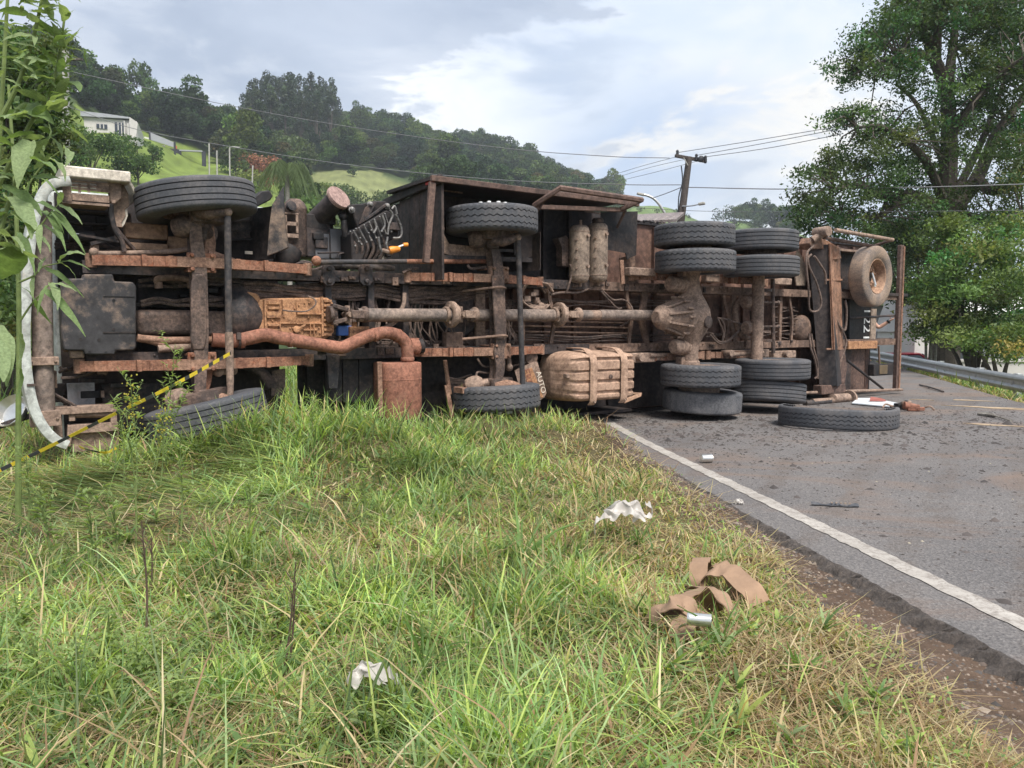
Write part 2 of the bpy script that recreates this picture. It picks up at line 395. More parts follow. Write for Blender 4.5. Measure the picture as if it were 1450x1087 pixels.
def march(px, py, r0=15, r1=420):                          # where the line of sight through a pixel meets the terrain
    d = ray(px, py); ks = np.linspace(r0, r1, 1600); X, Yv, Z = d[0]*ks, d[1]*ks, CAM_H+d[2]*ks
    tz = terrain_z(X, Yv); hit = np.nonzero(tz >= Z)[0]; i = hit[0] if len(hit) else len(ks)-1
    return Vector((X[i], Yv[i], float(tz[i])))
def inpoly(px, py, poly):
    n = len(poly); c = np.zeros(np.shape(px), bool); j = n-1
    for i in range(n):
        xi, yi = poly[i]; xj, yj = poly[j]
        c ^= ((yi > py) != (yj > py)) & (px < (xj-xi)*(py-yi)/((yj-yi) or 1e-9)+xi); j = i
    return c
FIELD_A = [(-60, 150), (110, 150), (200, 183), (262, 203), (300, 222), (345, 238), (400, 255), (430, 300), (-60, 320)]
FIELD_B = [(438, 246), (482, 239), (530, 241), (575, 259), (600, 275), (520, 285), (440, 264)]
FIELD_C = [(884, 275), (1000, 304), (1100, 328), (1100, 420), (884, 420)]
# ground: one polar sheet from the camera's feet past the ridges
radii = np.concatenate([[.3], np.arange(.8, 12, .14), np.geomspace(12.3, 900, 120)]); NA = 540
angs = np.concatenate([np.linspace(-.85, .85, 400), np.linspace(.85, 2*math.pi-.85, NA-400+2)[1:-1]]); NA = len(angs)
A, Rr = np.meshgrid(angs, radii); X = (Rr*np.sin(A)).ravel(); Yy = (Rr*np.cos(A)).ravel(); Z = terrain_z(X, Yy)
V = np.stack([X, Yy, Z], 1); idx = np.arange(len(V)).reshape(len(radii), NA); nx = np.roll(idx, -1, 1)
Fq = np.stack([idx[:-1], nx[:-1], nx[1:], idx[1:]], -1).reshape(-1, 4)
gx, gy = pix(V); rad = np.hypot(X, Yy)
dirt = (.125, .075, .05); colr = np.tile(np.array([.135, .115, .06]), (len(V), 1))
s = X-x_right(Yy); near_dirt = (X > x_grass(Yy)-.25) & (s < 0) & (rad < 60); colr[near_dirt] = (.115, .080, .060)
colr[(s >= 0) & (rad < 120)] = (.11, .12, .05)
colr[(s >= 0) & (s < .55) & (rad < 120)] = (.24, .17, .10)
hl = (rad > 24) & (Yy > 0); colr[hl & (s < 0)] = (.05, .075, .028)
fa = hl & inpoly(gx, gy, FIELD_A); colr[fa] = (.135, .185, .040)
fb = hl & inpoly(gx, gy, FIELD_B); colr[fb] = (.17, .19, .08)
fc = hl & (rad > 90) & (gx > 880); colr[fc] = (.115, .17, .06)
colr *= (1+.25*np.clip(wob(X, Yy, .35)+.6*wob(X, Yy, 1.3, 3), -1.2, 1.2))[:, None]
g = NT('soil_and_grass_ground'); vc = g.n('ShaderNodeVertexColor', layer_name='Col')
nz = g.noise(9, 8, .7); nb = g.noise(.35, 6, .65)
c = g.mix(.75, vc.outputs[0], g.ramp(nz, [(.3, (.5, .5, .5)), (.7, (1.4, 1.4, 1.4))]), 'MULTIPLY'); c = g.mix(.5, c, g.ramp(nb, [(.3, (.65, .65, .6)), (.7, (1.3, 1.25, 1.2))]), 'MULTIPLY')
g.base(c); g.rough(.95); g.p.inputs['Specular IOR Level'].default_value = .15; g.bump(g.noise(38, 6, .75), .8, .03)
ground = bpy.data.objects.new('ground', npmesh('ground', V, Fq, g.m, colr, True)); C.objects.link(ground); tag(ground, kind='structure')

# road: asphalt sheet with a broken left edge, white edge line, worn marks
def ribbon(name, xa, xb, ys, z, m, nx_=6, jag=0.0, crown=0.0):
    Vv = []; ys = np.asarray(ys, float); a, b = xa(ys), xb(ys)
    if jag: a = a + jag*(np.sin(ys*7.3)+.7*np.sin(ys*17.1+.4)+.6*np.sin(ys*41.0)+.5*np.sin(ys*83.0))/2.2
    for k in range(nx_+1): q = k/nx_; Vv.append(np.stack([a+(b-a)*q, ys, np.full_like(ys, z)], 1))
    Vv = np.stack(Vv, 1).reshape(-1, 3); n = len(ys); i = np.arange(n*(nx_+1)).reshape(n, nx_+1)
    Fc = np.stack([i[:-1, :-1], i[:-1, 1:], i[1:, 1:], i[1:, :-1]], -1).reshape(-1, 4)
    o = bpy.data.objects.new(name, npmesh(name, Vv, Fc, m, None, True)); C.objects.link(o); return tag(o, kind='structure')
g = NT('old_grey_asphalt'); co = g.tc.outputs['Object']
f1 = g.noise(160, 4, .8); f2 = g.noise(55, 5, .75); big = g.noise(.9, 6, .6); mid_ = g.noise(5, 6, .7)
vr = g.n('ShaderNodeTexVoronoi'); vr.inputs['Scale'].default_value = 95; g.l(co, vr.inputs[0])
c = g.ramp(f2, [(.30, (.085, .080, .080)), (.5, (.145, .137, .135)), (.72, (.225, .212, .205))])
c = g.mix(.55, c, g.ramp(vr.outputs['Color'], [(.1, (.55, .55, .56)), (.9, (1.4, 1.37, 1.33))]), 'MULTIPLY')
c = g.mix(.6, c, g.ramp(big, [(.3, (.72, .72, .75)), (.7, (1.25, 1.22, 1.2))]), 'MULTIPLY')
mud = g.ramp(g.noise(.55, 7, .68, dist=.8, stretch=(.8, 1.6, 1), w=(2, 5, 0)), [(.50, 0.0), (.66, 1.0)])
c = g.mix(g.math('MULTIPLY', mud, .8), c, (.19, .135, .105))
# scrape tracks where the truck slid
wv = g.n('ShaderNodeTexWave'); wv.inputs['Scale'].default_value = .55; wv.inputs['Distortion'].default_value = 5; wv.inputs['Detail'].default_value = 4; wv.inputs['Detail Scale'].default_value = .7
mp = g.n('ShaderNodeMapping'); mp.inputs['Rotation'].default_value = (0, 0, .55); g.l(co, mp.inputs[0]); g.l(mp.outputs[0], wv.inputs[0])
c = g.mix(g.math('MULTIPLY', g.ramp(wv.outputs[1], [(.70, 0.0), (.92, 1.0)]), g.math('MULTIPLY', g.ramp(mid_, [(.4, 0.0), (.7, 1.0)]), .55)), c, (.10, .075, .06))
g.base(c); g.rough(.86); g.p.inputs['Specular IOR Level'].default_value = .3
hb = g.math('ADD', g.math('MULTIPLY', vr.outputs['Distance'], .7), f2); g.bump(hb, .75, .012)
M['asphalt'] = g.m
ysr = np.concatenate([np.arange(-14, 0, .5), np.arange(0, 12, .018), np.arange(12, 75, .5)])
road = ribbon('road', lambda y: x_line(y)-.30+.10*sm((y-4)/6), lambda y: x_right(y), ysr, 0, M['asphalt'], 14, .015)
# crumbling asphalt lip down to the dirt
Vl = []; a = x_line(ysr)-.30+.10*sm((ysr-4)/6) + .015*(np.sin(ysr*7.3)+.7*np.sin(ysr*17.1+.4)+.6*np.sin(ysr*41.0)+.5*np.sin(ysr*83.0))/2.2
lipn = .006*np.sin(ysr*29)+.006*np.sin(ysr*61+1)+.012*np.random.default_rng(2).normal(size=len(ysr))
for dx, dz in ((0, 0), (-.022, -.010), (-.04, -.025), (-.07, -.05), (-.14, -.085)): Vl.append(np.stack([a+dx+(lipn if dx < -.02 else 0), ysr, np.full_like(ysr, dz)+(.012*np.sin(ysr*37+dx*90) if -.2 < dx < 0 else 0)], 1))
Vl = np.stack(Vl, 1).reshape(-1, 3); i = np.arange(len(ysr)*5).reshape(-1, 5); Fl = np.stack([i[:-1, :-1], i[:-1, 1:], i[1:, 1:], i[1:, :-1]], -1).reshape(-1, 4)
g = NT('crumbled_asphalt_edge'); c = g.ramp(g.noise(42, 6, .75), [(.32, (.05, .043, .040)), (.52, (.10, .083, .074)), (.72, (.17, .14, .12))]); g.base(c); g.rough(.95); g.bump(g.noise(60, 6, .75), 1.0, .02)
lip_o = bpy.data.objects.new('road_edge', npmesh('road_edge', Vl, Fl, g.m, None, True)); C.objects.link(lip_o); tag(lip_o, kind='structure')
g = NT('worn_white_line_paint'); w1 = g.noise(14, 7, .75); w2 = g.noise(70, 5, .8)
f = g.ramp(g.mix(.45, w1, w2), [(.42, 0.0), (.53, 1.0)])
c = g.mix(f, (.20, .175, .155), g.ramp(g.noise(3, 6, .65), [(.3, (.27, .245, .22)), (.7, (.42, .39, .355))])); g.base(c); g.rough(.8); g.bump(w2, .4, .005)
line = ribbon('road_edge_line', lambda y: x_line(y)-.058+.006*np.sin(y*23)+.004*np.sin(y*61), lambda y: x_line(y)+.058+.006*np.sin(y*19)+.004*np.sin(y*71), np.arange(-8, 60, .05), .004, g.m, 2)

# ------------------------------------------------------------------ foliage building
def cards(cen, size, aspect=.5, up=None, rng=RNG, col=None, flat=0.0):
    """leaf-shaped faces (4 vertices) of random facing round given centres"""
    n = len(cen); size = np.broadcast_to(size, n)
    d = rng.normal(size=(n, 3)); 
    if up is not None: d = d*(1-flat) + up*flat
    d /= np.linalg.norm(d, axis=1)[:, None]
    e = rng.normal(size=(n, 3)); e -= d*(e*d).sum(1)[:, None]; e /= np.linalg.norm(e, axis=1)[:, None]; f = np.cross(d, e)
    L = size[:, None]; p = np.stack([cen-e*L*.5, cen+f*L*aspect*.5, cen+e*L*.5, cen-f*L*aspect*.5], 1)
    V = p.reshape(-1, 3); F_ = np.arange(4*n).reshape(n, 4); Cc = None if col is None else np.repeat(col, 4, 0)
    return V, F_, Cc
M['leaf_far'] = leafmat('forest_leaf', .25, .7, .1, rnd=1)
M['leaf'] = leafmat('tree_leaf', .4, .5, .25)
M['bark'] = dusty('tree_bark', (.045, .035, .028), (.13, .11, .09), .35, .65, 6, streak=(1, 1, .25), bump=.6)
M['bark_pale'] = dusty('pale_bark', (.18, .16, .14), (.36, .34, .30), .35, .65, 5, streak=(1, 1, .3))
def lobes_crown(lobes, per, leaf, base, var=.3, rng=RNG, aspect=.6, shell=.55):
    Cn, Cl = [], []
    for (c, r) in lobes:
        k = int(per*(r[0]*r[1]+r[1]*r[2]+r[0]*r[2])/3); v = rng.normal(size=(k, 3)); v /= np.linalg.norm(v, axis=1)[:, None]
        q = (shell+(1-shell)*rng.random(k)**.7); q = np.where(rng.random(k) < .12, q*1.12, q)
        Cn.append(np.array(c)+v*np.array(r)*q[:, None])
        tone = 1+var*rng.normal(); hue = rng.normal()*.10
        cc = np.tile(np.array(base)*max(.45, tone), (k, 1))*(1+.22*rng.normal(size=(k, 1))); cc[:, 0] *= 1+hue; Cl.append(np.clip(cc, .006, 1))
    Cn, Cl = np.concatenate(Cn), np.concatenate(Cl)
    return cards(Cn, leaf*(.6+.8*rng.random(len(Cn))), aspect, rng=rng, col=Cl)
def simple_lobes(h, rad, n, rng, low=.35, flat=.75):
    out = []
    for k in range(n):
        a, q = rng.random()*2*math.pi, math.sqrt(rng.random())*.68; z = low+(.93-low)*rng.random()
        s_ = (.34+.22*rng.random())*(1-.35*abs(z-.6)); out.append(((rad*q*math.cos(a), rad*q*math.sin(a), h*z), (rad*s_*1.15, rad*s_*1.15, rad*s_*flat)))
    return out
# far forest prototypes (not in the scene themselves; the forest mass and single far trees share their meshes)
PROTO = []
for k in range(7):
    rg = np.random.default_rng(50+k); h = 1.0
    L_ = simple_lobes(9.5, 4.4, 11, rg, .30, .8); V, F_, c = lobes_crown(L_, 70, .62, [(.042, .074, .030), (.062, .098, .032), (.034, .060, .030), (.070, .092, .032), (.046, .078, .026), (.074, .078, .042), (.050, .076, .036)][k], .32, rg)
    PROTO.append(npmesh('forest_crown', V, F_, M['leaf_far'], c))
def forest_ok(x, y, z, h=9):
    ok = np.ones(len(x), bool)
    for q in (0.05, .4, .75, 1.15):
        a, b = pix(np.stack([x, y, z+h*q], 1)); wpx = 3.6*FPX/np.maximum(y, 10)
        for pl in (FIELD_A, FIELD_B, FIELD_C):
            for dx in (-1, 0, 1): ok &= ~inpoly(a+dx*wpx*(0 if pl is FIELD_A else 1), b, pl)
    return ok
pts = []
rg = np.random.default_rng(5)
for _ in range(9):
    n = 5200; ph = rg.uniform(pxphi(-120), pxphi(1120), n); r = np.sqrt(rg.random(n)*(372**2-70**2)+70**2)
    x, y = r*np.sin(ph), r*np.cos(ph); z = terrain_z(x, y); R = np.interp(ph, RPHI, RR)
    ok = (r < R+16) & (z > 1.2+.0*r) & forest_ok(x, y, z)
    ok &= ~((ph > pxphi(880)) & (r < 300))
    pts.append(np.stack([x, y, z], 1)[ok])
pts = np.concatenate(pts); order = rg.permutation(len(pts)); pts = pts[order]
cell = {}; keep = []
for i, p in enumerate(pts):
    sp_ = 4.7; k = (int(p[0]//sp_), int(p[1]//sp_))
    if any(((pts[j]-p)[:2]**2).sum() < sp_*sp_ for a_ in (-1, 0, 1) for b_ in (-1, 0, 1) for j in cell.get((k[0]+a_, k[1]+b_), ())): continue
    cell.setdefault(k, []).append(i); keep.append(i)
pts = pts[keep]
def point_forest(name, pts, scl, protos, rg):
    me = bpy.data.meshes.new(name); me.from_pydata([tuple(p) for p in pts], [], [])
    a = me.attributes.new('idx', 'INT', 'POINT'); a.data.foreach_set('value', rg.integers(0, len(protos), len(pts)).astype(np.int32))
    a = me.attributes.new('rot', 'FLOAT_VECTOR', 'POINT'); r = np.zeros((len(pts), 3), np.float32); r[:, 2] = rg.random(len(pts))*6.28; a.data.foreach_set('vector', r.ravel())
    a = me.attributes.new('scl', 'FLOAT_VECTOR', 'POINT'); a.data.foreach_set('vector', np.asarray(scl, np.float32).ravel())
    o = bpy.data.objects.new(name, me); C.objects.link(o)
    col = bpy.data.collections.new(name+'_kinds')
    for k, m in enumerate(protos):
        q = bpy.data.objects.new('kind_%d' % k, m); col.objects.link(q)
    ng = bpy.data.node_groups.new(name, 'GeometryNodeTree'); ng.interface.new_socket('Geometry', in_out='INPUT', socket_type='NodeSocketGeometry'); ng.interface.new_socket('Geometry', in_out='OUTPUT', socket_type='NodeSocketGeometry')
    N = ng.nodes.new; gi, go = N('NodeGroupInput'), N('NodeGroupOutput'); ip = N('GeometryNodeInstanceOnPoints'); ci = N('GeometryNodeCollectionInfo')
    ci.inputs['Collection'].default_value = col; ci.inputs['Separate Children'].default_value = True; ci.inputs['Reset Children'].default_value = True
    ip.inputs['Pick Instance'].default_value = True
    def na(nm, ty): q = N('GeometryNodeInputNamedAttribute'); q.data_type = ty; q.inputs[0].default_value = nm; return next(s_ for s_ in q.outputs if s_.enabled and s_.name == 'Attribute')
    Lk = ng.links.new; Lk(gi.outputs[0], ip.inputs['Points']); Lk(ci.outputs[0], ip.inputs['Instance']); Lk(na('idx', 'INT'), ip.inputs['Instance Index'])
    Lk(na('rot', 'FLOAT_VECTOR'), ip.inputs['Rotation']); Lk(na('scl', 'FLOAT_VECTOR'), ip.inputs['Scale']); Lk(ip.outputs[0], go.inputs[0])
    o.modifiers.new('scatter', 'NODES').node_group = ng; return o
sc_ = rg.uniform(.58, 1.05, len(pts))*(1+.25*(rg.random(len(pts)) < .08)); scl = np.stack([sc_*rg.uniform(.9, 1.15, len(pts)), sc_*rg.uniform(.9, 1.15, len(pts)), sc_*rg.uniform(.75, 1.25, len(pts))], 1)
ph = np.arctan2(pts[:, 0], pts[:, 1]); R = np.interp(ph, RPHI, RR); rr_ = np.hypot(pts[:, 0], pts[:, 1])
sky_tree = (rr_ > R-5) & (rr_ < R+4) & (ph > pxphi(90)) & (ph < pxphi(880)); ids = np.nonzero(sky_tree)[0]; ids = ids[np.argsort(ph[ids])][::2][:60]
mask = np.ones(len(pts), bool); mask[ids] = False
fo_ = point_forest('hillside_forest', pts[mask], scl[mask], PROTO, rg); tag(fo_, kind='stuff')
for i in ids:
    o = link('ridge_tree', PROTO[int(rg.integers(0, 7))]); o.location = pts[i]; o.scale = scl[i]*[.8, .8, 1.15]; o.rotation_euler.z = rg.random()*6
    tag(o, 'small dark tree on the skyline along the wooded ridge', 'tree', 'trees on the skyline of the ridge')

def tree(name, label, cat, base, h, rad, kind='round', leaf=.4, per=60, colr=(.045, .07, .02), seed=0, group=None, trunk_r=.2, n=12, m='leaf', bark='bark', low=.35, lean=0.0):
    rg = np.random.default_rng(seed); e = empty(name, base); tag(e, label, cat, group)
    b = MB(); b.tube(crv([(0, 0, -.3), (lean*.3, 0, h*.3), (lean*.6, .05*h*rg.normal()*.3, h*.6), (lean, 0, h*.9)], 4), list(np.linspace(trunk_r, trunk_r*.25, 13)), 8)
    L_ = simple_lobes(h, rad, n, rg, low) if kind == 'round' else kind(h, rad, rg)
    for (c, r) in L_[:9]: b.tube([(lean*.5, 0, h*(low*.8)), Vector(c)*.55+Vector((lean*.3, 0, h*low*.5)), Vector(c)], [trunk_r*.45, trunk_r*.3, trunk_r*.1], 5)
    b.build('trunk', M[bark], e)
    V, F_, c = lobes_crown(L_, per, leaf, colr, .28, rg); V[:, 0] += lean*V[:, 2]/h
    o = link('crown', npmesh('crown', V, F_, M[m], c), e); return e
# eucalyptus grove
def euc(h, rad, rg):
    return [((rad*.75*math.cos(a)*q, rad*.75*math.sin(a)*q, h*z), (rad*s_, rad*s_, rad*s_*1.25)) for a, q, z, s_ in ((rg.random()*6.28, (1.1-z)*1.2, z, .26+.26*rg.random()*(1.2-z)) for z in np.concatenate([np.linspace(.40, .99, 12), rg.uniform(.5, .9, 4)]))]
for k, (px, top) in enumerate([(352, 140), (358, 128), (366, 124), (374, 122), (382, 117), (389, 120), (396, 122), (403, 118), (411, 117), (418, 121), (425, 119), (433, 123), (441, 116), (448, 128), (455, 123), (462, 126), (470, 124), (476, 134), (368, 138), (386, 136), (405, 135), (428, 137), (450, 140)]):
    b_ = march(px, 226-(k % 4)*6 if k < 18 else 236, 60); dd = b_.length; ht = (CAM_H+(460-top)/FPX*b_.y) - b_.z
    tree('eucalyptus_tree', 'tall slender eucalyptus in the dark grove rising above the hillside', 'tree', b_, ht, ht*(.13+.012*(k % 5)), euc, .60, 80, (.044, .064, .036), 200+k, 'eucalyptus grove on the hillside', .22, bark='bark', low=.3)
# single trees and bushes below the forest edge
def bush(px, py, hpx, wpx, label, colr, k, cat='bush', name='bush', dist=None, leaf=.16, per=240, low=.18, n=12, group=None):
    b_ = march(px, py, 15) if dist is None else at(px, py, dist); q = b_.y/FPX
    if dist: b_.z = float(terrain_z(b_.x, b_.y))
    top = CAM_H+(460-(py-hpx))*q; h = max(.5, top-b_.z)
    return tree(name, label, cat, b_, h, wpx*q*.62, 'round', leaf*max(.6, b_.y/45), 2.2*per/max(.5, (b_.y/45)**2), tuple(v*1.4 for v in colr), 300+k, group, .06+h*.012, n, low=low)
bush(402, 256, 50, 84, 'broad umbrella shaped green tree behind the palm', (.060, .085, .030), 1, 'tree', 'round_tree', low=.5)
bush(334, 250, 40, 40, 'small round dark tree right of the lamp post on the slope', (.045, .065, .022), 2, 'tree', 'round_tree')
bush(374, 268, 46, 48, 'tree with rusty brown withered leaves beside the palm', (.19, .085, .055), 3, 'tree', 'withered_tree')
bush(352, 282, 40, 46, 'light green bush just right of the front tyre', (.13, .16, .04), 4)
bush(455, 298, 34, 54, 'yellow green bush beside the palm trunk', (.10, .14, .035), 5)
bush(490, 300, 30, 56, 'mid green bush below the pale clearing', (.055, .085, .03), 6)
bush(548, 300, 20, 44, 'green bush beside the dark body front edge', (.06, .09, .032), 7)
bush(592, 292, 18, 34, 'small bush at the right end of the clearing', (.05, .078, .03), 8)
bush(500, 250, 10, 12, 'tiny round bush standing alone at the top of the clearing', (.045, .07, .028), 9)
for k, (px, py, hh, ww, lb) in enumerate([(128, 262, 68, 60, 'leafy bush on the slope behind the white skirt panel'), (165, 262, 72, 50, 'tall leafy bush in the middle of the slope hedge'), (196, 262, 56, 44, 'leafy bush beside the lime green field'), (216, 234, 26, 26, 'low round bush at the edge of the lime green field'), (100, 250, 74, 60, 'dark bush behind the foreground shrub')]):
    bush(px, py, hh, ww, lb, (.050, .085, .026), 20+k)
for k, (px, py, hh, ww, lb) in enumerate([(1040, 322, 26, 26, 'dark far tree just right of the utility pole'), (1024, 316, 22, 24, 'rounded far tree nearest the utility pole'), (1068, 322, 18, 20, 'low far tree left of the big tree'), (1075, 328, 18, 26, 'lowest far tree touching the big tree')]):
    bush(px, py, hh, ww, lb, (.030, .048, .022), 30+k, 'tree', 'far_tree', leaf=.1)
for k, (px, py) in enumerate([(908, 300), (930, 304), (958, 303), (975, 309)]): bush(px, py, 5, 9, 'small scrub bush on the grassy far ridge', (.05, .075, .03), 40+k, leaf=.1, group='scrub on the far ridge')
# palm
pb = at(407, 292, 42); pb.z = float(terrain_z(pb.x, pb.y)); q = pb.y/FPX; ph_ = CAM_H+(460-212)*q-pb.z
palm = empty('palm_tree', pb); tag(palm, 'feathery drooping palm between the brown tree and the clearing', 'palm tree')
b = MB(); b.tube([(0, 0, -.3), (.05, 0, ph_*.4), (0, 0, ph_*.9)], [.16, .13, .12], 9); b.build('trunk', M['bark_pale'], palm)
rg = np.random.default_rng(77); Lq, Cq = [], []
for k in range(34):
    a = k*2.4+rg.random()*.5; el = rg.uniform(.1, 1.35); R0 = 60*q*rg.uniform(.8, 1.1); P_ = []
    for j in range(22):
        s_ = j/21; P_.append(np.array([math.cos(a)*R0*.78*s_*(1-.25*s_*math.sin(el)), math.sin(a)*R0*.78*s_*(1-.25*s_*math.sin(el)), ph_*.9+R0*(math.sin(el)*.75*s_-(.85+.25*math.sin(el))*s_**2.2)]))
    P_ = np.array(P_)
    for j in range(2, 22):
        for sd in (-1, 1):
            for _ in range(2):
                side = np.array([-math.sin(a), math.cos(a), 0])*sd; ln = R0*.34*(1-.5*j/21); tip = P_[j]+side*ln*.55+np.array([0, 0, -ln*.8])+(P_[j]-P_[j-1])*1.5+rg.normal(size=3)*ln*.12; wv = np.array([0, 0, .03*R0/2])
                Lq.append([P_[j]-wv, (P_[j]+tip)/2+wv*.6, tip, (P_[j]+tip)/2-wv]); Cq.append(np.array([.145, .19, .095])*rg.uniform(.6, 1.35))
Vp = np.array(Lq).reshape(-1, 3); link('fronds', npmesh('fronds', Vp, np.arange(len(Vp)).reshape(-1, 4), M['leaf'], np.repeat(np.array(Cq), 4, 0)), palm)

# ------------------------------------------------------------------ buildings
M['wall_white'] = plain('pale_render_wall', (.50, .48, .46), .8, 0, .12, 1.2); M['wall_grey'] = plain('grey_plaster_wall', (.22, .225, .25), .85, 0, .15, .8)
M['roof_grey'] = plain('grey_metal_roof', (.30, .31, .34), .6, 0, .12, 1); M['dark_trim'] = plain('dark_painted_steel', (.02, .022, .03), .6); M['win'] = plain('window_glass', (.035, .045, .06), .12, 0, .3, .5, 0)
M['roof_bright'] = plain('bright_sheet_roof', (.62, .61, .58), .5, 0, .1, 1)
def facade(px0, px1, pyb, dist, label, cat, name):
    o = at((px0+px1)/2, pyb, dist); o.z = float(terrain_z(o.x, o.y)); e = empty(name, o); tag(e, label, cat); return e, dist/FPX
bw = march(165, 190, 50); q = bw.y/FPX; hs = empty('hilltop_building', bw, .35); tag(hs, 'long pale flat roofed building at the top of the green slope', 'building')
def hx(px): return (px-165)*q*.84
b = MB(); b.span((hx(118), 0, -4), (hx(196), 12*q*8, 20*q)); b.build('wall', M['wall_white'], hs)
b = MB(); b.prism([(hx(114), -.4, 20.2*q), (hx(186), -.4, 22*q), (hx(186), -.4, 24*q), (hx(150), -.4, 26*q), (hx(114), -.4, 27*q)], (0, 12*q*8+.8, 0)); b.build('roof', M['roof_grey'], hs)
b = MB(); b.prism([(hx(180), -.5, -2), (hx(186), -.5, 24*q), (hx(198), -.5, 17*q), (hx(192), -.5, -2)], (0, 8, 0)); b.build('gable', M['wall_white'], hs)
for x0, x1, z0, z1 in ((136, 152, 6, 12), (163, 178, -2, 16), (181.5, 185, -5, 15)):
    b = MB(); b.span((hx(x0), -.62 if x0 > 180 else -.12, z0*q), (hx(x1), -.02 if x0 < 180 else -.52, z1*q)); w_ = b.build('window', M['win'], hs)
    b = MB(); 
    for k in range(1, 3): xx = hx(x0+(x1-x0)*k/3); b.span((xx-.06, -.66 if x0 > 180 else -.16, z0*q), (xx+.06, -.60 if x0 > 180 else -.10, z1*q))
    b.build('frame', M['wall_white'], w_)
b = MB(); b.span((hx(177), -.6, -6*q), (hx(178.6), -.3, 18*q)); b.build('pillar', M['wall_white'], hs)
b2 = march(232, 208, 50); q = b2.y/FPX; h2 = empty('carport', b2, .25); tag(h2, 'dark carport with a sloping grey sheet roof right of the pale building', 'carport')
b = MB(); b.prism([(-17*q, 0, 19*q), (14*q, 0, 7*q), (14*q, 0, 0), (-17*q, 0, 9*q)], (0, .3, 0)); b.build('roof', M['roof_grey'], h2)
b = MB(); b.span((-18.5*q, -.2, -2), (-16.5*q, .5, 21*q)); b.span((13*q, -.2, -3), (15*q, .5, 8*q)); b.span((-17*q, 3, -2), (14*q, 3.4, 3*q)); b.build('posts', M['dark_trim'], h2)
b = MB(); b.span((-5*q, 1, -3), (0*q, 1.4, 4*q)); b.build('white_door', M['wall_white'], h2)
b = MB(); b.prism([(-30*q, 2, 11*q), (-18*q, 2, 11*q), (-18*q, 2, 14*q), (-27*q, 2, 16*q)], (0, 3, 0)); b.build('roof_edge', M['roof_bright'], h2)
b3 = march(270, 228, 50); q = b3.y/FPX; h3 = empty('entrance_gate', b3, .2); tag(h3, 'dark framed entrance gate with a flat lintel above the dirt drive', 'gate')
b = MB(); b.span((-17*q, -.2, -2), (-12*q, .3, 15*q)); b.span((15*q, -.2, -3), (20*q, .3, 14*q)); b.build('gate_post', M['dark_trim'], h3)
b = MB(); b.span((-14*q, -.3, 13*q), (16*q, .4, 14.8*q)); b.build('lintel', M['roof_grey'], h3)
b = MB(); b.span((-18.6*q, -.1, 5*q), (-17.5*q, .1, 20*q)); b.build('red_post', plain('red_post_paint', (.5, .12, .06), .6), h3)
# brown eaved shed behind the truck
sh = empty('roadside_shed', at(912, 460, 24)); sh.location.z = 0; tag(sh, 'brown walled shed with a low grey tiled roof behind the truck', 'shed'); sh.rotation_euler.z = -.35
b = MB(); b.span((-1.7, 0, 0), (.55, 4, 4.2)); b.build('wall', dusty('brown_brick_wall', (.25, .14, .095), (.33, .20, .14), .4, .6, 2), sh)
b = MB(); b.prism([(-2.3, -.5, 4.25), (1.0, -.5, 4.25), (.9, 2.0, 4.8), (-2.1, 2.0, 4.8)], (0, 0, .08)); b.build('roof', dusty('grey_roof_tile', (.12, .10, .10), (.28, .24, .23), .4, .6, 6), sh)
b = MB()
for k in range(14): b.tube([(-2.25+k*.235, -.56, 4.27), (-2.2+k*.23, .6, 4.53)], .06, 6)
b.build('roof_tiles', dusty('grey_roof_tile_edge', (.14, .12, .115), (.32, .28, .26), .4, .6, 6), sh)
# houses and yard wall beyond the guardrail
def block(name, label, cat, px0, px1, pyt, dist, depth, m, zb=-1.3, rz=0.0):
    c = at((px0+px1)/2, pyt, dist); e = empty(name, (c.x, c.y, zb), rz); tag(e, label, cat); w = (px1-px0)*dist/FPX
    b = MB(); b.span((-w/2, 0, 0), (w/2, depth, c.z-zb)); b.build('wall', M[m], e); return e, w, c.z-zb
e, w, h = block('grey_house', 'grey plaster house seen through the frame of the truck tail', 'house', 1225, 1325, 432, 33, 8, 'wall_grey')
b = MB(); b.prism([(-w/2-.5, -.6, h), (w/2+.4, -.6, h), (w/2+.4, -.6, h+.10), (-w/2-.5, -.6, h+.10)], (0, 9, .7)); b.build('roof', M['roof_bright'], e)
for x0, z0, z1 in ((-.35*w, 1.0, 1.9), (.02*w, .4, 2.2)): b = MB(); b.span((x0, -.05, z0), (x0+.9, .02, z1)); f_ = b.build('window', M['win'], e); b = MB(); b.span((x0+.42, -.08, z0), (x0+.47, -.04, z1)); b.span((x0-.06, -.08, z0-.06), (x0+.96, -.04, z0)); b.build('frame', M['wall_white'], f_)
e, w, h = block('yard_wall', 'long pale grey yard wall behind the guardrail under the trees', 'wall', 1338, 1500, 512, 25, .2, 'wall_white', -1.4)
b = MB(); b.span((-w/2-.05, -.05, h), (w/2+.05, .25, h+.08)); b.build('coping', M['wall_white'], e)
e, w, h = block('white_shed', 'white gabled shed between the tail post and the trunk', 'shed', 1296, 1316, 470, 29, 3, 'roof_bright', -1.4)
b = MB(); b.prism([(-w/2-.1, -.1, h), (w/2+.1, -.1, h), (.15, -.1, h+1.5)], (0, 3.2, 0)); b.build('gable', M['wall_white'], e)
b = MB(); b.span((-.12, -.04, .2), (.02, 0, 1.2)); b.build('door', M['win'], e)
e, w, h = block('white_roofed_house', 'white roofed house showing through the leaves at far right', 'house', 1380, 1470, 446, 38, 8, 'wall_grey')
b = MB(); b.prism([(-w/2-.5, -.6, h), (w/2+.4, -.6, h), (w/2, 2, h+1), (-w/2, 2, h+1)], (0, 0, .1)); b.build('roof', M['roof_bright'], e)

